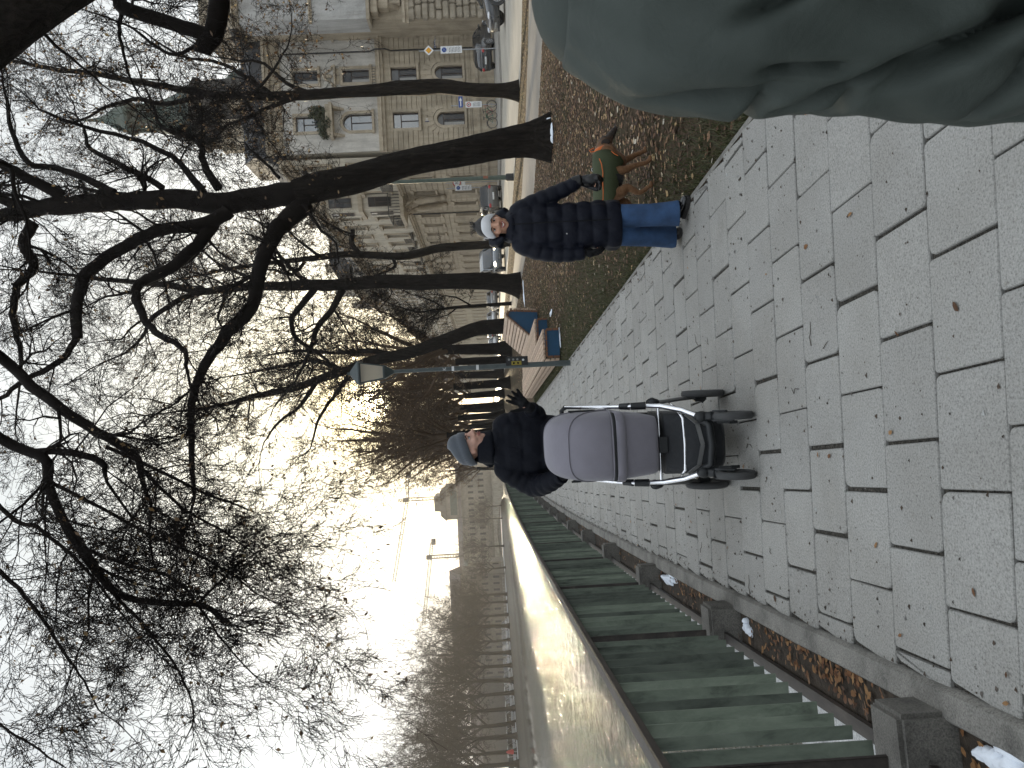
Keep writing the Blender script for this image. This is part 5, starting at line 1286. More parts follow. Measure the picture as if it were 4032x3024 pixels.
m=MB(); m.ell((-.105,-.145,.93),(.006,.004,.006),8,6); m.build('snap_button',[simple('chrome_button',(.6,.6,.6),.25,metal=1,bump=0)],wm)
m=MB(); hand(m,(-.238,-.035,.80),(-.03,-.12,-1),(1,.3,0),-1,1.02,fr=.0118,curl=(.3,.3,.35,.4),spread=.03); m.tube([(-.237,-.03,.88),(-.238,-.035,.785)],[.042,.040],12); o=m.build('glove',[M_GLOVE],wm); remesh(o,.005,2)
m=MB(); hand(m,(.312,-.06,.80),(-.10,-.25,-1),(-.6,-.7,0),1,1.2,fr=.015,curl=(.55,.55,.55,.6),spread=.02,thumb=.35); m.tube([(.300,-.05,.86),(.312,-.06,.79)],[.044,.047],12); m.ell((.303,-.088,.70),(.048,.055,.075),14,10); o=m.build('glove',[M_MITT],wm); remesh(o,.006,3)
m=MB(); limb(m,[(-.09,.02,.80),(-.105,.02,.5),(-.108,.09,.25),(-.105,.14,.07)],[.10,.082,.082,.098],20); limb(m,[(.055,.0,.80),(.03,-.05,.48),(.02,-.08,.28),(.02,-.10,.07)],[.105,.088,.086,.098],20)
o=m.build('jeans',[M_JEANS],wm); remesh(o,.008,2); 
# trim the rounded trouser ends flat
bm=bmesh.new(); bm.from_mesh(o.data); bmesh.ops.bisect_plane(bm,geom=bm.verts[:]+bm.edges[:]+bm.faces[:],plane_co=(0,0,.058),plane_no=(0,.12,1),clear_inner=True); bm.to_mesh(o.data); bm.free(); md=o.modifiers.new('s','SOLIDIFY'); md.thickness=.006
shoe(wm,(.115,-.20,0),(.012,-.02,0),w=.044,h=.08); shoe(wm,(-.085,.06,.0),(-.115,.27,.05),w=.042,h=.075)
# ---------------------------------------------------------------- man
mn=thing('person','man in grey beanie and dark jacket raising a gloved hand while pushing the pram','person',(-.47,5.75,0))
m=MB(); HC=(.022,0,1.725); L,Q=head_shape(m,HC,R_(68),1.10,pitch=R_(-6),man=True)
limb(m,[(.0,.02,1.68),(0,.03,1.58),(0,.04,1.48)],[.056,.056,.06]); limb(m,[(0,.04,1.42),(0,.04,1.2),(0,.04,.95)],[.10,.11,.12])
limb(m,[(-.18,.04,1.48),(-.31,.02,1.27),(-.21,-.26,1.07)],[.055,.045,.03]); limb(m,[(.15,.04,1.48),(.205,.02,1.21),(.29,-.12,1.285)],[.055,.045,.03])
HR=((.295,-.13,1.29),(.62,-.12,.75)); hand(m,HR[0],HR[1],(0,-1,0),-1,.9,curl=(.1,.12,.12,.15),spread=.24,fr=.009,thumb=.95); HL=((-.20,-.28,1.06),(.5,-.75,-.25)); hand(m,HL[0],HL[1],(.2,-.3,-1),1,.88,curl=(.7,.7,.75,.8),fr=.009)
limb(m,[(-.10,.04,.95),(-.11,.02,.5),(-.11,.10,.09)],[.10,.065,.045]); limb(m,[(.10,.04,.95),(.12,-.03,.5),(.12,-.08,.09)],[.10,.065,.045])
o=m.build('body',[M_SKINM],mn); remesh(o,.007,5); face(mn,L,Q,1.10,False,M_SKINM,.45)
m=MB(); rings=[]
for z,g,e in ((.000,.006,0),(.004,.014,0),(.035,.017,0),(.056,.015,0),(.058,.009,0),(.080,.007,0),(.103,-.002,0),(.120,-.018,0),(.131,-.040,0),(.136,-.062,0),(.137,-.075,0)):
    R=[]
    for j in range(72):
        t=2*PI*j/72; rib=.0022*math.cos(36*t)*(1 if z<.14 else .3); x=(.082+g+rib)*math.cos(t); f=-.022+(.104+g+rib)*math.sin(t)
        R.append(L(x,f,z+.026*math.sin(t)+.004))
    rings.append(R)
m.loft(rings,cap=False); m.add(rings[-1],[tuple(range(72))]); m.build('beanie',[M_BEANIE],mn,smooth=True,angle=75)
m=MB()
puffer(m,[(.80,0,.04,.205,.15),(.95,0,.04,.215,.155),(1.15,0,.04,.215,.15),(1.32,0,.04,.215,.145),(1.44,0,.04,.205,.13),(1.53,0,.04,.15,.11),(1.60,0,.04,.10,.09)],.135,.012,seed=2)
sleeve(m,[(-.17,.04,1.475),(-.25,.03,1.37),(-.305,.0,1.265),(-.27,-.13,1.17),(-.205,-.26,1.075)],[.095,.085,.082,.074,.055],.07,.013)
sleeve(m,[(.15,.04,1.475),(.195,.03,1.35),(.215,.0,1.225),(.25,-.06,1.245),(.285,-.115,1.275)],[.092,.080,.072,.062,.050],.07,.010)
o=m.build('jacket',[M_NAVY2],mn); remesh(o,.009,2)
m=MB()
for k in range(4):
    f=k/3; pts=[]
    for j in range(17): t=2*PI*j/16; pts.append(((.105-.012*f)*math.cos(t),.035+(.10-.012*f)*math.sin(t),1.580+.056*f+.045*max(0,math.sin(t))+.02*f))
    m.tube(pts,.030,10)
m.tube([(-.14,.08,1.58),(-.10,.15,1.63),(0,.18,1.62),(.10,.15,1.58)],[.03,.05,.055,.04],12); o=m.build('hood_collar',[M_NAVY2],mn); remesh(o,.01,3)
m=MB(); hand(m,HR[0],HR[1],(0,-1,0),-1,1.06,curl=(.1,.12,.12,.15),spread=.24,fr=.0118,thumb=.95); m.tube([(.25,-.07,1.25),(.28,-.11,1.275),(.305,-.135,1.303)],[.046,.044,.038],12); o=m.build('glove',[M_GLOVE],mn); remesh(o,.005,2)
m=MB(); hand(m,HL[0],HL[1],(.2,-.3,-1),1,1.06,curl=(.7,.7,.75,.8),fr=.0118); m.tube([(-.225,-.22,1.10),(-.215,-.25,1.08),(-.19,-.29,1.052)],[.046,.045,.04],12); o=m.build('glove',[M_GLOVE],mn); remesh(o,.006,2)
m=MB(); limb(m,[(-.10,.04,.9),(-.11,.02,.5),(-.11,.10,.10)],[.125,.09,.07],16); limb(m,[(.10,.04,.9),(.12,-.03,.5),(.12,-.08,.10)],[.125,.09,.07],16); o=m.build('trousers',[M_BLACKC],mn); remesh(o,.01,2)
shoe(mn,(.14,-.25,0),(.12,-.03,0)); shoe(mn,(-.11,-.06,0),(-.11,.16,0.0))
# ---------------------------------------------------------------- person beside the camera, only the sleeve in view
M_OLIVE=cloth('grey_green_shell',(.043,.052,.046),.65,0,var=.08,weave=900,spec=.2,fold=.32)
pc=thing('person','person in grey green jacket close beside the camera, cut off by the photo edge','person',(.66,1.0,0))
def crease(u,v,u0,v0,a,L,w,d):
    c,s=math.cos(a),math.sin(a); x=(u-u0)*c+(v-v0)*s; y=-(u-u0)*s+(v-v0)*c
    return -d*math.exp(-(y/w)**2)*math.exp(-(x/L)**4)
CR=[(.02,.36,.9,.10,.011,.016),(.10,.47,.75,.13,.012,.018),(-.03,.62,1.1,.09,.010,.012),(.12,.66,1.25,.14,.012,.022),(.05,.86,.5,.16,.010,.016),(-.02,.20,1.3,.08,.012,.010),(.03,.28,1.5,.05,.008,.009),(.16,.30,1.0,.12,.012,.014),(.20,.55,.8,.12,.012,.016),(.10,.92,.35,.12,.012,.012),(-.06,.75,.8,.08,.010,.012),(.0,.50,.3,.07,.010,.012),(-.06,.24,.2,.05,.009,.009),(-.06,.34,.1,.05,.010,.008)]
AX,AR=catmull([Vector((-.185,-.02,1.450)),Vector((-.226,-.06,1.375)),Vector((-.248,-.10,1.26)),Vector((-.262,-.115,1.10)),Vector((-.285,-.12,.95)),Vector((-.30,-.16,.80)),Vector((-.305,-.20,.70))],[.070,.104,.118,.112,.108,.085,.07],22)
m=MB(); n=96; rings=[]
sl_=0
for i,p in enumerate(AX):
    if i: sl_+=(p-AX[i-1]).length
    R=[]
    for j in range(n):
        t=2*PI*j/n; uu=(((t-PI*1.12+PI)%(2*PI))-PI)*.12
        d=sum(crease(uu,sl_,*q) for q in CR)*2.9+.004*math.sin(9*t+sl_*14)*math.sin(sl_*23+2*t)+.003*math.sin(5*t-sl_*31)
        if .40<sl_<.52: d+=.010*math.sin((sl_-.40)/.12*PI)*max(0,math.cos(t-PI*1.25))
        rr_=AR[i]+d; R.append(p+Vector((math.cos(t)*rr_*.86,math.sin(t)*rr_*1.0,0)))
    rings.append(R)
m.loft(rings); o=m.build('sleeve',[M_OLIVE],pc,smooth=True,angle=80)
m=MB()
puffer(m,[(.72,.0,.02,.235,.17),(.95,.0,.02,.235,.165),(1.2,0,.02,.225,.16),(1.34,0,.02,.205,.14),(1.43,0,.02,.14,.11),(1.50,0,.02,.09,.085)],.4,.006,seed=3); m.ell((-.15,-.0,1.40),(.10,.11,.09),16,10); m.ell((.15,-.0,1.40),(.10,.11,.09),16,10)
sleeve(m,[(.20,.0,1.43),(.27,-.01,1.2),(.29,-.04,1.05),(.26,-.12,.85)],[.10,.09,.085,.06],.1,.006)
o=m.build('jacket',[M_OLIVE],pc); remesh(o,.012,2)
m=MB(); Lp,Qp=head_shape(m,(0,0,1.70),R_(150),1.08,man=True); limb(m,[(0,.01,1.66),(0,.02,1.5)],[.058,.07]); limb(m,[(0,.02,1.45),(0,.02,.95)],[.14,.14])
limb(m,[(-.15,0,1.34),(-.255,-.105,1.15),(-.285,-.125,.95),(-.305,-.20,.70)],[.04,.035,.03,.025]); limb(m,[(.15,0,1.34),(.28,-.03,1.10),(.26,-.12,.85)],[.04,.03,.025]); hand(m,(-.305,-.20,.69),(0,-.2,-1),(1,0,0),-1,1.0); hand(m,(.26,-.12,.84),(0,-.2,-1),(-1,0,0),1,1.0)
limb(m,[(-.1,.02,.95),(-.11,.02,.5),(-.11,.03,.08)],[.1,.065,.045]); limb(m,[(.1,.02,.95),(.11,.02,.5),(.11,.03,.08)],[.1,.065,.045]); o=m.build('body',[M_SKINM],pc); remesh(o,.01,3)
m=MB(); m.ell(Lp(0,-.02,.07),(.092,.112,.09),20,12,M=Qp); m.ell(Lp(0,-.06,.02),(.085,.07,.10),16,10,M=Qp); o=m.build('hair',[M_HAIR],pc); remesh(o,.01,2)
m=MB(); limb(m,[(-.1,.02,.88),(-.11,.02,.5),(-.11,.03,.10)],[.125,.09,.07],16); limb(m,[(.1,.02,.88),(.11,.02,.5),(.11,.03,.10)],[.125,.09,.07],16); o=m.build('trousers',[M_BLACKC],pc); remesh(o,.012,2)
shoe(pc,(.11,.2,0),(.11,-.05,0)); shoe(pc,(-.11,.2,0),(-.11,-.05,0))
# ---------------------------------------------------------------- dog
def fur_mat(name,stops,sc=1):
    t=NT(name); v=t.coord((1,1,1)); tcn=t.n('ShaderNodeTexCoord'); sp=t.n('ShaderNodeSeparateXYZ'); t.l(tcn.outputs['Object'],sp.inputs[0])
    mr=t.n('ShaderNodeMapRange'); mr.inputs[1].default_value=.24; mr.inputs[2].default_value=.34; t.l(sp.outputs['X'],mr.inputs[0])
    c=t.mix(mr.outputs[0],t.ramp(t.noise(v,28,5,.65),[(.3,(.10,.045,.018)),(.7,(.22,.115,.055))]),t.ramp(t.noise(v,40,4),[(.3,(.012,.009,.008)),(.7,(.05,.036,.028))]))
    t.bump(t.noise(t.coord((1,1,.3)),190,3),.5,.006); t.set(c,.75,spec=.25,sheen=.1); return t.m
M_FUR=fur_mat('tan_fur',None); M_FURD=simple('dark_fur',(.022,.014,.010),.8,bump=.5,bscale=150,bdist=.005)
M_DCOAT=cloth('dog_coat_green',(.040,.050,.021),.75,0,weave=500); M_DBLK=cloth('dog_coat_black',(.010,.011,.012),.7); M_ORG=cloth('orange_cloth',(.52,.12,.02),.8,.2)
dg_=thing('dog','brown dog in green coat with orange collar standing on the leaves beside the woman','dog',(1.9,7.0,-.02))
m=MB()
limb(m,[(-.29,0,.425),(-.18,0,.42),(-.04,0,.40),(.08,0,.375),(.17,0,.40)],[.090,.100,.112,.130,.105],18)
m.ell((.10,0,.34),(.10,.095,.12),16,10)
limb(m,[(.14,0,.43),(.20,.005,.425),(.255,.01,.42)],[.095,.075,.068],16)
hx=Vector((.275,.012,.405)); fd=Vector((.80,.10,-.59)).normalized()
m.ell(hx,(.075,.060,.066),18,12); limb(m,[hx+fd*.03+Vector((0,0,-.004)),hx+fd*.10,hx+fd*.165],[.050,.036,.026],14); m.ell(hx+fd*.02+Vector((0,0,.025)),(.05,.045,.04),14,10); m.ell(hx+fd*.185+Vector((0,0,.006)),(.016,.018,.014),10,8)
limb(m,[(.015,-.075,.36),(-.005,-.085,.275),(.035,-.085,.16),(.055,-.085,.06),(.075,-.085,.035)],[.062,.040,.026,.021,.022]); m.ell((.092,-.085,.02),(.036,.026,.020),12,8)
limb(m,[(.12,.075,.34),(.135,.08,.22),(.18,.085,.12),(.205,.085,.05)],[.06,.036,.025,.021]); m.ell((.228,.085,.022),(.036,.026,.020),12,8)
limb(m,[(-.22,-.055,.40),(-.20,-.075,.30),(-.165,-.085,.235),(-.215,-.09,.135),(-.17,-.09,.05)],[.078,.056,.038,.024,.020]); m.ell((-.145,-.09,.022),(.036,.026,.020),12,8)
limb(m,[(-.26,.07,.40),(-.27,.08,.29),(-.26,.085,.23),(-.355,.085,.14),(-.345,.085,.05)],[.08,.062,.040,.024,.020]); m.ell((-.32,.085,.022),(.036,.026,.020),12,8)
limb(m,[(-.34,0,.46),(-.42,0,.42),(-.47,.01,.32),(-.49,.01,.24)],[.032,.026,.02,.011],10)
o=m.build('body',[M_FUR],dg_); remesh(o,.0065,4)
for sd in (-1,1):
    m=MB(); b_=hx+Vector((-.015,sd*.052,.035)); M_=Matrix.Rotation(sd*R_(14),3,'X'); m.ell(b_+Vector((.012,sd*.012,-.030)),(.030,.011,.046),12,8,M=M_); m.ell(b_+Vector((0,sd*.004,0)),(.022,.014,.016),10,6); o=m.build('ear',[M_FURD],dg_); remesh(o,.005,3)
    m=MB(); m.ell(hx+fd*.055+Vector((0,sd*.040,.022)),(.008,.006,.008),8,6); m.build('eye',[M_IRIS],dg_,smooth=True)
m=MB(); m.ell(hx+fd*.196+Vector((0,0,.010)),(.012,.015,.010),10,8); m.build('nose',[M_SHOE],dg_,smooth=True)
def dogring(x,cz,ry,rz,lo,hi,n=30):
    return [Vector((x,ry*math.sin(lo+(hi-lo)*j/n),cz+rz*math.cos(lo+(hi-lo)*j/n))) for j in range(n+1)]
m=MB(); rings=[]
for x,cz,ry,rz,op in ((.190,.425,.094,.092,3.1),(.165,.415,.112,.110,3.1),(.12,.390,.128,.138,3.05),(.06,.380,.137,.150,2.6),(.0,.388,.135,.142,2.0),(-.06,.398,.132,.132,2.5),(-.12,.410,.126,.122,2.55),(-.18,.415,.138,.122,2.25),(-.24,.415,.145,.124,2.05),(-.30,.418,.142,.122,1.75)):
    rings.append(dogring(x,cz,ry,rz,-op,op))
m.loft(rings,close=False,cap=False); o=m.build('coat',[M_DCOAT],dg_,smooth=True,angle=80); md=o.modifiers.new('s','SOLIDIFY'); md.thickness=.008; md.offset=1; md=o.modifiers.new('sub','SUBSURF'); md.levels=1;md.render_levels=1
m=MB(); rings=[]
for x,cz,ry,rz in ((-.045,.392,.130,.136),(-.09,.398,.126,.130),(-.13,.405,.122,.124)): rings.append([Vector((x,ry*math.sin(t),cz+rz*math.cos(t))) for t in [2*PI*j/36 for j in range(37)]])
m.loft(rings,close=False,cap=False); o=m.build('belly_strap',[M_DBLK],dg_,smooth=True,angle=80); md=o.modifiers.new('s','SOLIDIFY'); md.thickness=.006; md.offset=1
for sd in (-1,1):
    m=MB(); m.tube([(.10,sd*.125,.49),(.05,sd*.140,.475),(-.03,sd*.139,.465),(-.12,sd*.131,.47),(-.2,sd*.134,.470),(-.275,sd*.132,.475),(-.295,sd*.105,.515)],.0045,6); m.tube([(.165,sd*.117,.375),(.135,sd*.133,.35),(.115,sd*.138,.32)],.004,6); m.build('piping',[M_ORG],dg_)
m=MB(); rings=[]
ax=Vector((.86,.06,-.04)).normalized()
for f,r1 in ((-.012,.083),(-.006,.09),(.012,.089),(.028,.083),(.036,.076)):
    c_=Vector((.205,.004,.428))+ax*f; rings.append([c_+Vector((-.18*math.cos(t)*r1,math.sin(t)*r1*.95,math.cos(t)*r1)) for t in [2*PI*j/28 for j in range(28)]])
m.loft(rings,cap=False); o=m.build('collar',[M_ORG],dg_,smooth=True,angle=80); md=o.modifiers.new('s','SOLIDIFY'); md.thickness=.006
m=MB(); m.tube([(.235,.0,.515),(.225,.0,.54),(.215,.01,.555),(.20,.0,.54),(.205,.0,.515)],.005,6); m.build('tie',[M_ORG],dg_)
m=MB(); m.tube([(.02,0,.535),(.03,0,.545),(.045,0,.545),(.05,0,.535)],.004,6); m.build('leash_ring',[simple('steel',(.5,.5,.5),.3,metal=1,bump=0)],dg_)
# ---------------------------------------------------------------- pram
M_PRAM=cloth('mauve_grey_fabric',(.175,.165,.19),.9,.2,var=.06,weave=380); M_PLAST=simple('black_plastic',(.010,.011,.012),.45,bump=.1); M_CHROME=simple('polished_aluminium',(.80,.80,.82),.14,metal=1,bump=0,var=.03); M_GRM=simple('grey_metal',(.22,.22,.22),.35,metal=.8,bump=0); M_TYRE=simple('grey_rubber',(.045,.045,.045),.8,bump=.2,bscale=90); M_TAN=simple('tan_lining',(.22,.13,.08),.8,bump=.1)
M_MESH=cloth('black_basket_cloth',(.009,.010,.012),.7,.1,fold=.6)
pr=thing('pram','grey bassinet pram with silver frame and black basket pushed by the man','pram',(-.432,4.95,0))
def rrect(a,y0,y1,z,n=10,rc=.09):
    out=[]; b=(y1-y0)/2; cy=(y0+y1)/2
    for sx,sy,st in ((1,1,0),(-1,1,1),(-1,-1,2),(1,-1,3)):
        for k in range(n): t=(st+k/(n-1))*PI/2; out.append(Vector((sx*(a-rc)+math.cos(t)*rc,cy+sy*(b-rc)+math.sin(t)*rc,z)))
    return out
m=MB(); m.loft([rrect(.150,-.12,.44,.515),rrect(.180,-.17,.50,.523),rrect(.188,-.185,.515,.55),rrect(.199,-.205,.53,.66),rrect(.207,-.22,.54,.755)]); car=m.build('bassinet',[M_PRAM],pr,smooth=True,angle=60)
m=MB(); m.loft([rrect(.212,-.228,.545,.735),rrect(.220,-.238,.55,.742),rrect(.224,-.242,.555,.765),rrect(.223,-.241,.553,.792),rrect(.212,-.23,.54,.797)]); m.build('rim',[M_PRAM],car,smooth=True,angle=60)
m=MB(); m.loft([rrect(.217,-.234,.548,.793),rrect(.219,-.236,.55,.800),rrect(.217,-.234,.548,.812)]); m.build('zip_band',[M_PLAST],car,smooth=True)
m=MB(); m.loft([rrect(.205,.02,.54,.80),rrect(.20,.02,.53,.825),rrect(.16,.06,.49,.84)]); m.build('apron',[M_PRAM],car,smooth=True,angle=70)
def arc_pts(phi,n=36,dR=0,w=.225,nn=3.8):
    R=(.34+.085*math.sin(min(phi,R_(100))*.95)**1.2)+dR; out=[]
    for j in range(n+1):
        t=PI*j/n; cs,sn=math.cos(t),math.sin(t); x=(w+dR)*math.copysign(abs(cs)**(2/nn),cs); r_=R*abs(sn)**(2/nn)
        out.append(Vector((x,.10-r_*math.cos(phi),.80+r_*math.sin(phi)+.0)))
    return out
m=MB(); m.loft([arc_pts(R_(a)) for a in [2+i*4.35 for i in range(24)]],close=False,cap=False); hd=m.build('hood',[M_PRAM],pr,smooth=True,angle=80); md=hd.modifiers.new('s','SOLIDIFY'); md.thickness=.006
for a in (3,47,101):
    m=MB(); m.tube(arc_pts(R_(a),dR=.003),.0045,6); m.build('hood_seam',[M_PRAM],hd)
m=MB(); A_=[p for p in arc_pts(R_(103)) if abs(p.x)<.085]; B_=[p for p in arc_pts(R_(112)) if abs(p.x)<.085]; m.loft([A_,B_],close=False,cap=False); o=m.build('hood_lining',[M_TAN],hd); md=o.modifiers.new('s','SOLIDIFY'); md.thickness=.004
for s in (-1,1):
    m=MB(); m.tube([(s*.245,.52,1.03),(s*.247,.30,.93),(s*.247,.10,.80),(s*.247,-.03,.68),(s*.248,-.06,.56),(s*.243,-.10,.48),(s*.215,-.20,.37),(s*.172,-.29,.285)],[.014]*5+[.017]*3,12); m.build('frame_tube',[M_CHROME],pr,smooth=True)
    m=MB(); m.tube([(s*.248,-.04,.66),(s*.249,-.065,.57)],[.023,.025],12); m.tube([(s*.248,.02,.72),(s*.248,-.03,.67)],[.02,.023],12); m.build('joint',[M_PLAST],pr,smooth=True)
    m=MB(); m.tube([(s*.262,-.055,.535),(s*.27,-.03,.515)],[.032,.030],14); m.ell((s*.27,-.05,.515),(.022,.03,.04),12,8); m.build('hinge',[M_PLAST],pr,smooth=True)
    m=MB(); m.tube([(s*.262,-.03,.50),(s*.275,.05,.34),(s*.283,.12,.19)],[.013,.013,.013],10); m.build('rear_leg',[M_GRM],pr,smooth=True)
    m=MB(); m.box((s*.278,.13,.165),(.05,.055,.085)); m.tube([(s*.24,.13,.145),(s*.32,.13,.145)],.014,10); m.build('axle_block',[M_PLAST],pr,bevel=.008,smooth=True)
    # wheels
    for (x,y,r,w) in ((s*.303,.13,.142,.045),(s*.178,-.42,.117,.044)):
        m=MB(); m.lathe([(r*.62,-w*.30),(r*.80,-w*.5),(r*.94,-w*.46),(r,-w*.2),(r,w*.2),(r*.94,w*.46),(r*.80,w*.5),(r*.62,w*.30)],(x,y,r),'X',32,cap=False); wl=m.build('wheel',[M_TYRE],pr,smooth=True,angle=60)
        m=MB(); m.lathe([(.012,-w*.35),(r*.30,-w*.34),(r*.70,-w*.24),(r*.70,w*.24),(r*.30,w*.34),(.012,w*.35)],(x,y,r),'X',24); m.build('hub',[M_PLAST],wl,smooth=True,angle=40)
    m=MB(); m.ell((s*.172,-.29,.275),(.035,.04,.045),14,10); m.tube([(s*.172,-.29,.26),(s*.172,-.335,.20)],[.03,.028],12); m.bar((s*.178-.028*s,-.335,.215),(s*.178-.028*s,-.42,.115),.014,.03); m.bar((s*.178-.026,-.335,.218),(s*.178+.026,-.335,.218),.03,.03); m.bar((s*.178+.027*s,-.335,.215),(s*.178+.027*s,-.40,.15),.012,.026)
    m.build('wheel_fork',[M_PLAST],pr,bevel=.003)
    m=MB(); m.bar((s*.135,-.36,.20),(s*.135,-.385,.10),.012,.016); m.box((s*.135,-.39,.11),(.018,.014,.05)); m.build('swivel_lock',[M_PLAST],pr)
    m=MB(); m.tube([(s*.229,.08,.88),(s*.231,.06,1.0),(s*.226,.05,1.05)],.006,6); m.box((s*.231,.05,1.03),(.012,.02,.06)); m.build('hood_clip',[M_PLAST],pr)
m=MB(); m.tube([(-.245,-.09,.497),(.245,-.09,.497)],.010,10); m.build('cross_bar',[M_CHROME],pr,smooth=True)
m=MB(); m.tube([(-.255,.02,.40),(-.225,-.12,.385),(-.16,-.20,.367),(0,-.215,.365),(.16,-.20,.367),(.225,-.12,.385),(.255,.02,.40)],.010,10); m.build('brace_bar',[M_CHROME],pr,smooth=True)
m=MB(); m.tube([(-.245,.52,1.03),(-.22,.57,1.055),(0,.585,1.06),(.22,.57,1.055),(.245,.52,1.03)],.017,12); m.build('handlebar',[M_PLAST],pr,smooth=True)
m=MB(); m.tube([(-.15,-.275,.27),(-.12,-.315,.235),(0,-.33,.228),(.12,-.315,.235),(.15,-.275,.27)],.024,12); m.build('footrest_bar',[M_PLAST],pr,smooth=True)
m=MB(); m.loft([rrect(.155,-.26,.30,.125,rc=.10),rrect(.178,-.29,.34,.16,rc=.10),rrect(.19,-.26,.38,.28,rc=.09),rrect(.195,-.16,.42,.47,rc=.08)]); bk=m.build('basket',[M_MESH],pr,smooth=True,angle=70)
m=MB(); P_=[(-.185,-.19,.345),(-.13,-.262,.295),(0,-.285,.272),(.13,-.262,.295),(.185,-.19,.345)]
for i in range(4): m.bar(P_[i],P_[i+1],.006,.026)
m.build('basket_strap',[M_GRM],bk)
m=MB(); m.box((0,-.17,.49),(.10,.012,.05)); m.build('buckle',[M_PLAST],bk)
# ================================================================== bench, lamp, signs
def wood_mat(name,col):
    t=NT(name); v=t.coord((14,.6,14)); g=t.n('ShaderNodeNewGeometry')
    c=t.ramp(t.noise(v,3,5,.6,.4),[(.3,mix3(col,.72)),(.7,mix3(col,1.15))]); k=t.ramp(g.outputs['Random Per Island'],[(0,(.82,.82,.82)),(1,(1.15,1.12,1.1))]); c=t.mix(1,c,k,'MULTIPLY')
    t.bump(t.noise(v,9,4),.25,.006); t.set(c,.6,spec=.4); return t.m
M_WOOD=wood_mat('larch_slats',(.41,.305,.225)); M_WOODD=wood_mat('dark_larch_edge',(.16,.075,.038)); M_BLUE=simple('blue_panel',(.010,.055,.115),.5,bump=.05,var=.12)
bn=thing('bench','long wooden slatted lounge bench with dark blue end panels beside the lamp post','bench',(1.15,16.3,0))
bo=Vector(bn.location)
def bx(x,y): return -.09*(y-16.3)     # follows the path edge
def slat_strip(poly,y0,y1,pitch,name,thick=.04):
    """boards along Y laid on an open profile of (x,z) points"""
    m=MB(); P=[Vector((p[0],0,p[1])) for p in poly]
    for a,b in zip(P[:-1],P[1:]):
        L=(b-a).length; n=max(1,int(round(L/pitch))); d=(b-a).normalized(); nn=Vector((-d.z,0,d.x))
        for i in range(n):
            c0=a+d*(L*(i+.10)/n); c1=a+d*(L*(i+.86)/n); vs=[]
            for y in (y0,y1):
                s=Vector((bx(0,y)-0,0,0)); 
                for q in (c0,c1,c1+nn*thick,c0+nn*thick): vs.append(Vector((q.x+s.x-bo.x,y-bo.y,q.z)))
            m.add(vs,[(0,1,2,3),(7,6,5,4),(0,1,5,4),(1,2,6,5),(2,3,7,6),(3,0,4,7)])
    return m.build(name,[M_WOOD],bn)
def panel(poly,y,name='end_panel',edge=True):
    m=MB(); s=bx(0,y); m.prism([(p[0]+s-bo.x,p[1]) for p in poly],(0,y-bo.y,0),(1,0,0),(0,0,1),(0,1,0),.03); o=m.build(name,[M_BLUE],bn)
    if edge:
        m=MB(); n=len(poly)
        for i in range(n):
            a=Vector((poly[i][0]+s-bo.x,y-bo.y-.003,poly[i][1])); b=Vector((poly[(i+1)%n][0]+s-bo.x,y-bo.y-.003,poly[(i+1)%n][1]))
            if max(a.z,b.z)<.06: continue
            L=(b-a).length; k=max(1,int(L/.1)); d=(b-a)/k
            for j in range(k): m.bar(a+d*(j+.06),a+d*(j+.94),.05,.035)
        m.build('slat_ends',[M_WOODD],o)
    return o
YE=27.5
panel([(.54,.02),(1.13,.02),(1.13,.30),(.54,.30)],16.30); slat_strip([(.50,.03),(.50,.335)],16.28,YE,.10,'side_boards'); slat_strip([(.50,.335),(1.15,.335)],16.28,YE,.108,'seat')
s1=.0
panel([(1.16,.02),(1.88,.02),(1.88,.27),(1.16,.27)],19.3); slat_strip([(1.15,.305),(1.90,.300)],19.28,YE,.107,'seat')
panel([(2.02,.02),(2.72,.02),(2.78,.84),(2.64,.93),(2.02,.27)],22.8); slat_strip([(1.90,.262),(2.02,.262)],22.78,YE,.12,'seat'); slat_strip([(2.00,.268),(2.655,.965)],22.78,YE,.115,'backrest'); slat_strip([(2.67,.965),(2.82,.86),(2.76,.05)],22.78,YE,.115,'back_boards')
# lamp post
M_POLE=simple('lamp_post_paint',(.045,.058,.058),.4,bump=.1,var=.25,spec=.5)
lp=thing('street_lamp','slim dark lamp post with square glass lantern and stickered black board by the bench','street lamp',(.35,14.55,0))
m=MB(); m.lathe([(.055,0),(.055,.25),(.050,.3),(.048,1.8),(.038,2.6),(.034,3.36)],n=16); m.build('pole',[M_POLE],lp,smooth=True)
M_LG=NT('frosted_lantern_glass'); M_LG.set((.55,.53,.48),.35,trans=.35); tr_=M_LG.n('ShaderNodeBsdfTranslucent'); tr_.inputs['Color'].default_value=(.75,.70,.6,1); mx_=M_LG.n('ShaderNodeMixShader'); mx_.inputs[0].default_value=.55; M_LG.l(M_LG.b.outputs[0],mx_.inputs[1]); M_LG.l(tr_.outputs[0],mx_.inputs[2]); M_LG.l(mx_.outputs[0],M_LG.t.nodes['Material Output'].inputs['Surface']); M_LG=M_LG.m
m=MB(); q=lambda a,z:[Vector((x*a,y*a,z)) for x,y in ((-1,-1),(1,-1),(1,1),(-1,1))]
m.loft([q(.115,3.56),q(.185,3.98)]); m.build('lantern_glass',[M_LG],lp)
m=MB(); m.loft([q(.225,3.985),q(.225,4.01),q(.06,4.17),q(.03,4.19)]); m.loft([q(.03,4.19),q(.025,4.24)]); m.build('lantern_roof',[M_POLE],lp)
m=MB()
for x,y in ((-1,-1),(1,-1),(1,1),(-1,1)): m.bar((x*.117,y*.117,3.55),(x*.188,y*.188,3.985),.016)
m.loft([q(.035,3.36),q(.06,3.42),q(.125,3.53),q(.125,3.56)]); 
for a,b in zip(q(.187,3.975),q(.187,3.975)[1:]+q(.187,3.975)[:1]): m.bar(a,b,.02)
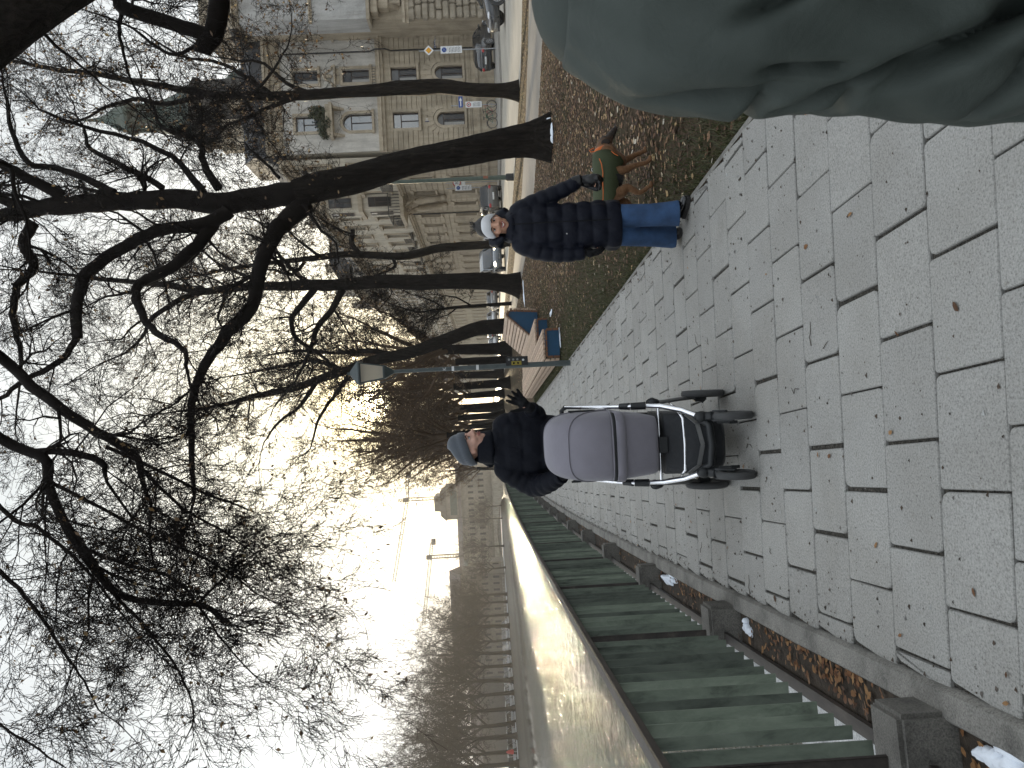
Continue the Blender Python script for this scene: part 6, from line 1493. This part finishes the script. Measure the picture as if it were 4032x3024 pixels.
m.tube([(-.05,-.02,3.3),(-.14,-.02,3.4),(-.2,-.02,3.62)],.008,6); m.build('lantern_frame',[M_POLE],lp)
m=MB(); m.box((.085,-.055,1.02),(.17,.012,.42)); bd=m.build('notice_board',[simple('board_black',(.012,.012,.013),.5,bump=0)],lp)
M_YEL=simple('sticker_yellow',(.24,.185,.02),.5,bump=0); M_STW=simple('sticker_white',(.6,.6,.6),.5,bump=0)
m=MB(); m.box((.045,-.064,1.03),(.075,.004,.19)); st_=m.build('sticker',[M_YEL],bd)
m=MB()
for z in (1.08,1.0): 
    m.lathe([(.012,-.002),(.012,.002)],(.045,-.068,z),'Y',10); m.lathe([(.02,-.0015),(.02,.0015)],(.045,-.0672,z),'Y',12)
m.build('sticker_print',[M_IRIS],st_)
m=MB(); m.ell((.10,-.064,.90),(.020,.003,.022),10,6); m.build('sticker',[M_STW],bd)
m=MB(); 
for k in range(3): m.lathe([(.022,-.001),(.022,.001)],(.115,-.063,1.17-.08*k),'Y',10)
m.build('scribble',[MT['grey_metal']],bd)
for z,h in ((1.75,.05),(2.22,.045)): m=MB(); m.lathe([(.0492 if z<2 else .0455,z),(.0492-.0008 if z<2 else .0445,z+h)],n=16,cap=False); m.build('sticker',[M_STW],lp)
textmesh('sticker_letter','K',.09,M_STW,lp,(0,-.046,2.4),(R_(90),0,0)); 
# tall green mast
a=G(2020,697); gp=thing('mast','green metal mast with dark foot standing at the road edge behind the leaning tree','mast',(a.x,34.8,0))
M_GMAST=simple('green_mast_paint',(.075,.10,.08),.5,var=.25,bump=.1)
m=MB(); m.lathe([(.11,.3),(.10,2.0),(.085,5),(.07,8.5)],n=16); m.build('pole',[M_GMAST],gp,smooth=True); m=MB(); m.lathe([(.17,-.03),(.17,.30),(.13,.34)],n=16); m.build('foot',[M_IRON],gp,smooth=True); m=MB(); m.tube([(0,0,8.4),(0,-.5,8.9),(0,-1.6,9.0)],.04,8); m.build('arm',[M_GMAST],gp); m=MB(); m.ell((0,-1.9,8.98),(.16,.4,.09),12,8); m.build('luminaire',[M_IRON],gp,smooth=True)
m=MB(); m.box((.02,-.105,1.25),(.12,.02,.22)); m.build('hatch',[simple('orange_sticker',(.25,.10,.06),.6,bump=0)],gp)
# traffic signs
M_GALV=simple('galvanised',(.32,.33,.34),.4,metal=.6,bump=0); M_SW=simple('sign_white',(.72,.72,.71),.45,bump=0,var=.03); M_SY=simple('sign_yellow',(.70,.33,.015),.45,bump=0,var=.03); M_SB=simple('sign_blue',(.012,.06,.26),.45,bump=0,var=.03); M_SR=simple('sign_red',(.42,.015,.015),.45,bump=0,var=.03); M_TXT=simple('sign_print',(.10,.10,.11),.5,bump=0)
def rr_plate(w,h,r,n=6):
    P=[]
    for sx,sy,st in ((1,1,0),(-1,1,1),(-1,-1,2),(1,-1,3)):
        for k in range(n): t=(st+k/(n-1))*PI/2; P.append((sx*(w/2-r)+math.cos(t)*r,sy*(h/2-r)+math.sin(t)*r))
    return P
def plate(root,name,w,h,z,mat,y=-.06,r=.03,rot=0,x=0,t=.012):
    m=MB(); c,s=math.cos(rot),math.sin(rot); m.prism([(c*p-s*q,s*p+c*q) for p,q in rr_plate(w,h,r)],(x,y,z),(1,0,0),(0,0,1),(0,1,0),t); return m.build(name,[mat],root)
def disc(root,name,r,z,mat,y,x=0,t=.004,n=28,r0=None):
    m=MB()
    if r0 is None: m.lathe([(r,0),(r,t)],(x,y,z),'Y',n)
    else:
        for j in range(n):
            a,b=2*PI*j/n,2*PI*(j+1)/n; V=[(x+math.cos(q)*k,yy,z+math.sin(q)*k) for yy in (y,y+t) for q,k in ((a,r0),(b,r0),(b,r),(a,r))]; m.add(V,[(0,1,2,3),(7,6,5,4),(0,1,5,4),(2,3,7,6)])
    return m.build(name,[mat],root)
def textlines(root,z0,z1,n,w,y,seed,x=0,cols=1):
    m=MB(); r=random.Random(seed)
    for i in range(n):
        z=z0+(z1-z0)*(i+.5)/n; u=x-w/2
        while u<x+w/2-.02:
            L=r.uniform(.03,.09); e=min(u+L,x+w/2); m.span(u,e,y-.002,y+.001,z-abs(z1-z0)/n*.22,z+abs(z1-z0)/n*.22); u=e+.02
    return m.build('lettering',[M_TXT],root)
def nostop(root,z,y,r):
    d=disc(root,'no_stopping_symbol',r,z,M_SB,y); m=MB()
    for s in (-1,1): m.bar((-r*.68,y-.003,z-s*r*.68),(r*.68,y-.003,z+s*r*.68),.003,r*.28,up=(0,1,0))
    m.build('cross',[M_SW],d)
a=G(1960,190); sx_=a.x*46.5/a.y
s1=thing('priority_sign','yellow diamond priority sign above a white no stopping board on one grey pole','traffic sign',(sx_,46.5,.05))
m=MB(); m.tube([(0,0,0),(0,0,4.75)],.035,10); m.build('pole',[M_GALV],s1,smooth=True)
zc=AY(1691,196,46.5).z; plate(s1,'diamond',.44,.44,zc,M_SW,rot=PI/4); d=plate(s1,'diamond_centre',.27,.27,zc,M_SY,y=-.068,rot=PI/4,r=.015)
z1=AY(1738,196,46.5).z; z0=AY(1822,193,46.5).z; zm=(z0+z1)/2; h=z1-z0; b_=plate(s1,'board',.44,h,zm,M_SW); nostop(b_,z1-.22,-.066,.15); textlines(b_,z0+.08,z1-.50,8,.32,-.062,3)
m=MB(); m.span(-.20,.20,-.063,-.06,z1-.455,z1-.445); m.build('rule',[M_TXT],b_)
X=(1512-412)/3000*52; s2=thing('one_way_sign','blue one way arrow sign with a white board under it beside the parked bicycles','traffic sign',(X,51.2,.08))
m=MB(); m.tube([(-.22,0,0),(-.22,0,3.1)],.035,10); m.build('pole',[M_GALV],s2,smooth=True)
z=AY(1819,412,51.2).z; p_=plate(s2,'arrow_plate',.74,.28,z,M_SB); m=MB(); m.prism([(-.30,-.035),(.08,-.035),(.08,-.10),(.30,0),(.08,.10),(.08,.035),(-.30,.035)],(0,-.066,z),(1,0,0),(0,0,1),(0,1,0),.004); m.build('arrow',[M_SW],p_)
z1=AY(1838,422,51.2).z; z0=AY(1902,422,51.2).z; b_=plate(s2,'board',.40,z1-z0,(z0+z1)/2,M_SW,x=-.2); disc(b_,'red_ring',.15,z1-.22,M_SR,-.066,x=-.2,r0=.10); m=MB(); m.box((-.2,-.064,z1-.22),(.10,.004,.09)); m.build('pictogram',[M_TXT],b_); textlines(b_,z0+.08,z1-.48,6,.28,-.062,5,x=-.2)
X=(1512-711)/3000*60; s3=thing('speed_limit_sign','round red ringed 30 speed limit sign by the beige house row','traffic sign',(X,60,.08))
m=MB(); m.tube([(0,0,0),(0,0,4.1)],.035,10); m.build('pole',[M_GALV],s3,smooth=True); z=AY(1802,711,60).z; d=disc(s3,'disc',.32,z,M_SW,-.06); disc(d,'red_ring',.32,z,M_SR,-.066,r0=.25); textmesh('number','30',.36,M_TXT,d,(0,-.068,z),(R_(90),0,0))
z1=z-.42; plate(s3,'supplementary_plate',.5,.3,z1-.1,M_SW)
X=(1512-732)/3000*59; s4=thing('no_stopping_sign','white no stopping board beside the round 30 sign','traffic sign',(X,59,.08))
m=MB(); m.tube([(0,0,0),(0,0,4.0)],.035,10); m.build('pole',[M_GALV],s4,smooth=True); z1=AY(1796,731,59).z; z0=AY(1860,731,59).z; b_=plate(s4,'board',.42,z1-z0,(z0+z1)/2,M_SW); nostop(b_,z1-.24,-.066,.15); textlines(b_,z0+.06,z1-.5,6,.3,-.062,8)
X=(1512-690)/3000*61; s5=thing('round_sign','dark back of a round traffic sign close to the green mast','traffic sign',(X,61,.08)); m=MB(); m.tube([(0,0,0),(0,0,4.3)],.035,10); m.build('pole',[M_GALV],s5,smooth=True); disc(s5,'disc',.32,AY(1797,690,61).z,M_IRON,-.06,t=.02)
# bicycles
def bicycle(label,loc,rz,mat):
    b=thing('bicycle',label,'bicycle',loc,rz,'bicycles parked at the corner house')
    for x in (-.53,.53):
        m=MB(); m.tube([(x+.33*math.cos(2*PI*j/28),0,.34+.33*math.sin(2*PI*j/28)) for j in range(29)],.020,6); w=m.build('wheel',[M_TYRE],b); m=MB()
        for j in range(10): a=2*PI*j/10; m.bar((x,0,.34),(x+.32*math.cos(a),0,.34+.32*math.sin(a)),.006)
        m.lathe([(.03,-.04),(.03,.04)],(x,0,.34),'Y',8); m.build('spokes',[M_GALV],w)
    m=MB(); S=Vector((-.17,0,.75));B=Vector((-.05,0,.30));H=Vector((.36,0,.78));Rr=Vector((-.53,0,.34));F=Vector((.53,0,.34)); H2=Vector((.40,0,.62))
    for p,q in ((S,B),(B,H2),(S,H),(S,Rr),(B,Rr),(H,F),(H,Vector((.33,0,.92)))): m.tube([p,q],.017,7)
    m.build('frame',[mat],b); m=MB(); m.tube([S,S+Vector((-.03,0,.14))],.014,6); m.ell(S+Vector((-.05,0,.17)),(.13,.07,.035),10,6); m.build('saddle',[M_IRON],b)
    m=MB(); m.tube([(.26,-.28,.95),(.33,-.1,.96),(.33,.1,.96),(.26,.28,.95)],.013,6); m.build('handlebar',[M_IRON],b); m=MB(); m.box((-.58,0,.74),(.42,.12,.02)); m.bar((-.72,0,.74),(-.55,0,.36),.012); m.build('rack',[M_IRON],b); m=MB(); m.tube([(-.56+.37*math.cos(a),0,.34+.37*math.sin(a)) for a in [R_(10+i*18) for i in range(10)]],.02,5); m.build('mudguard',[M_IRON],b)
bicycle('red bicycle parked in front of the arched window of the corner house',(18.75,51.9,.1),R_(25),simple('bike_red',(.22,.03,.035),.4,bump=0)); bicycle('green bicycle parked beside the red one at the corner house',(18.2,51.3,.1),R_(-15),simple('bike_green',(.03,.11,.06),.4,bump=0))
# ================================================================== vehicles
M_RUB=MT['grey_rubber']; M_RIM=simple('alloy_rim',(.42,.42,.43),.3,metal=.8,bump=0); M_HL=simple('headlight_glass',(.55,.56,.58),.1,bump=0,spec=.8); M_TL=simple('tail_light',(.35,.012,.012),.2,bump=0,spec=.7); M_CGL=simple('car_glass',(.012,.014,.016),.04,bump=0,spec=.9); M_PL=simple('licence_plate',(.65,.65,.63),.5,bump=0)
def paint(name,col,rough=.22):
    t=NT(name); t.set(col,rough,spec=.6); t.b.inputs['Coat Weight'].default_value=.7; t.b.inputs['Coat Roughness'].default_value=.06; v=t.coord(); c=t.ramp(t.noise(v,3,4),[(.3,mix3(col,.85)),(.7,mix3(col,1.12))]); t.set(c); return t.m
def car(name,label,cat,loc,rz,mat,L=4.3,Wd=1.78,Ht=1.47,kind='hatch',group=None,glint=False):
    c=thing(name,label,cat,loc,rz,group); h=L/2; w=Wd/2
    suv=kind in('suv','van'); belt=.92 if not suv else 1.02; cl=.20 if not suv else .25
    # lower body: stations along x (front is +x)
    st=[(-h,.78,.40,belt-.12),(-h+.06,.90,.28,belt-.02),(-h+.35,.97,cl,belt+.02),(-h*.35,1,cl,belt+.02),(h*.22,1,cl,belt),(h*.42,.99,cl,belt-.04),(h*.72,.95,cl,belt-.14),(h-.12,.86,.26,belt-.25),(h,.70,.36,belt-.38)]
    m=MB(); rings=[]
    for x,ws,z0,z1 in st:
        W=w*ws; zm=(z0+z1)/2; rings.append([Vector((x,y,z)) for y,z in ((-W*.86,z0),(-W*.97,z0+.09),(-W,zm),(-W*.985,z1-.10),(-W*.90,z1),(-W*.5,z1+.025),(0,z1+.035),(W*.5,z1+.025),(W*.90,z1),(W*.985,z1-.10),(W,zm),(W*.97,z0+.09),(W*.86,z0))])
    m.loft(rings); body=m.build('body',[mat],c,smooth=True,angle=50)
    if kind=='hatch': cab=[(-h+.12,.80,belt+.0,belt+.02),(-h+.42,.78,belt,Ht-.12),(-h*.45,.77,belt,Ht-.005),(0,.77,belt,Ht),(h*.16,.78,belt,Ht-.10),(h*.46,.82,belt-.02,belt+.0)]
    elif kind=='van': cab=[(-h+.02,.90,belt,belt+.2),(-h+.05,.88,belt,Ht-.06),(-h*.4,.87,belt,Ht),(h*.25,.86,belt,Ht-.02),(h*.45,.84,belt,Ht-.25),(h*.70,.85,belt-.1,belt-.04)]
    else: cab=[(-h+.06,.84,belt,belt+.05),(-h+.22,.80,belt,Ht-.12),(-h*.5,.79,belt,Ht),(0,.79,belt,Ht),(h*.18,.80,belt,Ht-.12),(h*.44,.83,belt-.03,belt+.0)]
    m=MB();rings=[]
    for x,ws,z0,z1 in cab:
        W=w*ws; b=w*.93; rings.append([Vector((x,y,z)) for y,z in ((-b,z0-.03),(-(b+W)/2,(z0+z1)/2),(-W*.95,z1-.05),(-W*.8,z1-.012),(0,z1),(W*.8,z1-.012),(W*.95,z1-.05),((b+W)/2,(z0+z1)/2),(b,z0-.03))])
    m.loft(rings,cap=True); m.build('windows',[M_CGL],c,smooth=True,angle=45)
    m=MB();rings=[]
    for x,ws,z0,z1 in cab[1:-1]:
        W=w*ws; rings.append([Vector((x,y,z)) for y,z in ((-W*.96,z1-.075),(-W*.98,z1-.045),(-W*.82,z1-.002),(0,z1+.012),(W*.82,z1-.002),(W*.98,z1-.045),(W*.96,z1-.075),(0,z1-.03))])
    m.loft(rings); m.build('roof',[mat],c,smooth=True,angle=50)
    m=MB()
    for s in (-1,1):
        for i in range(len(cab)-1):
            if i in (0,len(cab)-2):
                a,b=cab[i],cab[i+1]; m.bar((a[0],s*w*(.93 if i==0 else a[1]*.96),a[3]-.04 if i else a[2]),(b[0],s*w*(b[1]*.97 if i==0 else .93),b[3]-.05 if i==0 else b[2]),.06,.04)
        xx=-h*.1; m.bar((xx,s*w*.945,belt),(xx-.05,s*w*.79,Ht-.05),.09,.03)
    m.build('pillars',[mat],c)
    r=.32 if not suv else .35
    for x in (-h*.60,h*.63):
        for s in (-1,1):
            m=MB(); m.lathe([(r*.62,-.10),(r*.92,-.105),(r,-.07),(r,.07),(r*.92,.105),(r*.62,.10)],(x,s*(w-.10),r),'Y',24); wl=m.build('wheel',[M_RUB],c,smooth=True,angle=50)
            m=MB(); y=s*(w-.10)+s*.098
            for k in range(5):
                a=2*PI*k/5; m.bar((x,y,r),(x+math.cos(a)*r*.62,y,r+math.sin(a)*r*.62),.03,.07,up=(0,1,0))
            m.tube([(x+r*.62*math.cos(2*PI*j/20),y,r+r*.62*math.sin(2*PI*j/20)) for j in range(21)],.022,5); m.lathe([(.05,-.012),(.05,.012)],(x,y,r),'Y',10); m.build('rim',[M_RIM],wl)
            m=MB(); m.lathe([(r+.06,-.02),(r+.06,.02)],(x,s*(w-.012),r+.01),'Y',24); m.build('wheel_arch',[M_RUB],c)
    for s in (-1,1):
        m=MB(); m.ell((h-.16,s*w*.66,belt-.27),(.16,.20,.075),12,8); o=m.build('headlight',[M_GLINT if glint else M_HL],c,smooth=True)
        m=MB(); m.ell((-h+.06,s*w*.74,belt-.16),(.09,.17,.10),12,8); m.build('tail_light',[M_TL],c,smooth=True)
        m=MB(); m.ell((h*.36,s*(w+.08),belt+.05),(.07,.10,.065),10,8); m.build('mirror',[mat],c,smooth=True)
        m=MB(); m.box((-.1,s*(w-.012),belt-.13),(.16,.03,.025)); m.box((.75,s*(w-.012),belt-.14),(.16,.03,.025)); m.build('door_handles',[M_RUB],c) if False else None
    m=MB(); m.box((-h-.0,0,.62),(.03,.52,.11)); m.build('licence_plate',[M_PL],c); m=MB(); m.box((h-.02,0,.44),(.04,.52,.11)); m.build('licence_plate',[M_PL],c)
    m=MB(); m.box((h-.05,0,.50),(.08,w*1.05,.10)); m.box((h-.08,0,.30),(.1,w*1.3,.1)); m.build('grille',[M_RUB],c); m=MB(); m.box((-h+.03,0,.36),(.10,w*1.5,.14)); m.build('bumper',[M_RUB],c,bevel=.02)
    return c
_t=NT('glint_headlight'); _t.set((.8,.8,.75),.2); _t.b.inputs['Emission Color'].default_value=(1,.9,.66,1); _t.b.inputs['Emission Strength'].default_value=14; M_GLINT=_t.m  # headlight emission stands in for the sun glinting on the glass
P_BLK=paint('black_paint',(.008,.009,.011)); P_GRY=paint('dark_grey_paint',(.03,.032,.036)); P_SIL=paint('silver_paint',(.33,.34,.35)); P_WHT=paint('white_paint',(.45,.46,.48)); P_BRN=paint('grey_brown_paint',(.075,.068,.06)); P_GB=paint('grey_blue_paint',(.10,.115,.13))
car('car','dark grey estate car with alloy wheels on the near lane beside the black hatchback','car',(19.0,35.6,-.03),R_(184),P_GRY,L=4.6,kind='suv',Ht=1.52)
car('car','small black hatchback parked with its rear lights towards the corner house windows','car',(22.75,51.0,.1),R_(38),P_BLK,L=3.9,Ht=1.45)
car('car','grey brown off road car driving past behind the head of the woman','car',(13.35,56.5,-.03),R_(93),P_BRN,L=4.4,kind='suv',Ht=1.68)
car('car','silver small car just behind the grey brown off road car','car',(12.5,63.5,-.03),R_(94),P_SIL,L=4.0)
car('van','grey blue van coming along the road with glowing headlights standing for a sun glint','van',(8.95,56.0,-.03),R_(-86),P_GB,L=4.7,kind='van',Ht=1.85,glint=True)
for i,(X,Y,mt,l) in enumerate(((9.4,86,P_SIL,'first silver car in the hazy queue beyond the straight tree'),(8.4,97,P_WHT,'white car in the hazy queue beyond the straight tree'),(7.6,112,P_GRY,'dark car at the far end of the hazy queue'),(4.8,92,P_WHT,'pale car far off between slanting tree and bench'),(3.0,120,P_SIL,'pale distant car between the row trunks'),(11.9,80,P_GRY,'dark parked car at the far pavement of the street'))): car('car',l,'car',(X,Y,-.03),R_(-86 if i%2 else 95),mt,L=4.2)
# far quay: parked vans, railing, coping
GV='white vans parked under the far bank trees'
v0=None
for i,(y,Y) in enumerate(((2985,178),(2925,180),(2860,184),(2800,188),(2745,196),(2690,203),(2640,210),(2585,218),(2530,226),(2480,232),(2440,240))):
    p=AY(1990,y,Y)
    if v0 is None: v0=car('parked_van','x','van',(0,0,0),0,P_WHT,L=5.4,kind='van',Ht=2.3,group=GV); o=v0
    else: o=copy_tree(v0)
    o.location=(p.x-2,Y,-.7); o.rotation_euler=(0,0,R_(64+(i%3)*9)); o['label']='white van parked beneath the bare trees on the far river bank'
qf=thing('quay_fence','thin pale fence along the far river bank','fence',(-70,60,-.7))
for a,b in zip(far_b[1:5],far_b[2:6]):
    A=Vector((a[0]-.3+70,a[1]-60,0));B=Vector((b[0]-.3+70,b[1]-60,0)); n=max(1,int((B-A).length/2.5))
    m=MB()
    for z in (.5,1.05): m.bar(A+Vector((0,0,z)),B+Vector((0,0,z)),.05)
    for k in range(n): m.bar(A+(B-A)*k/n,A+(B-A)*k/n+Vector((0,0,1.1)),.06)
    m.build('fence_panel',[M_GALV],qf)
m=MB()
for a,b in zip(far_b[1:5],far_b[2:6]): m.bar((a[0],a[1],-.62),(b[0],b[1],-.62),.7,.16)
tag(m.build('kerb',[M_SNOW]),kind='structure')
rp=thing('parasol','folded red parasol among the vans on the far bank','parasol',tuple(AY(1990,2962,171)))
rp.location.z=-.7; m=MB(); m.tube([(0,0,0),(0,0,2.6)],.05,8); m.build('pole',[M_GALV],rp); m=MB(); m.lathe([(.02,2.7),(.35,2.2),(.55,1.2),(.4,.9)],n=12); m.build('canopy',[M_SR],rp,smooth=True)
# hazy houses behind the far bank trees
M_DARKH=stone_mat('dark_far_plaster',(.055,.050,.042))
for i,(x,y,L,h,l) in enumerate(((-215,262,60,13,'hazy ochre house behind the left end of the far bank trees'),(-150,300,50,12,'second hazy house behind the far bank trees'),(-290,330,70,16,'large hazy house far behind the river trees'))):
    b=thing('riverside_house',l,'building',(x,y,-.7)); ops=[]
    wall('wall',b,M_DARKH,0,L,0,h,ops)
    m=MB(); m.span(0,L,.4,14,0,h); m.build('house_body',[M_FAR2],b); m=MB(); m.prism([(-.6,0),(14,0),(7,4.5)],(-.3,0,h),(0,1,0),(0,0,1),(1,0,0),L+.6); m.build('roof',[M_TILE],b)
# snow at the tree feet and by the bench
GS='snow patches on the lawn'
a=G(2163,500); snow(a.x,a.y-.1,.10,.22,.16,'white snow clinging to the foot of the leaning tree',GS); a=G(2172,530); snow(a.x,a.y-.15,.2,.12,.05,'small snow patch before the foot of the leaning tree',GS)
for (x,y,lx,ly,l) in ((2062,1150,.9,.3,'streaky snow at the foot of the straight tree'),(2170,1235,.12,.5,'thin snow line in the grass before the middle blue panel'),(2205,1330,.35,.12,'thin snow line under the front blue panel')):
    a=G(x,y); o=snow(a.x,a.y,lx*.5,ly*.5,.03,l,GS)
# ================================================================== render settings
SC.render.engine='CYCLES'; cy=SC.cycles
cy.max_bounces=6; cy.diffuse_bounces=3; cy.glossy_bounces=3; cy.transmission_bounces=4; cy.transparent_max_bounces=8; cy.volume_bounces=0
cy.use_denoising=True
try: cy.denoiser='OPENIMAGEDENOISE'
except Exception: pass
cy.sample_clamp_indirect=6
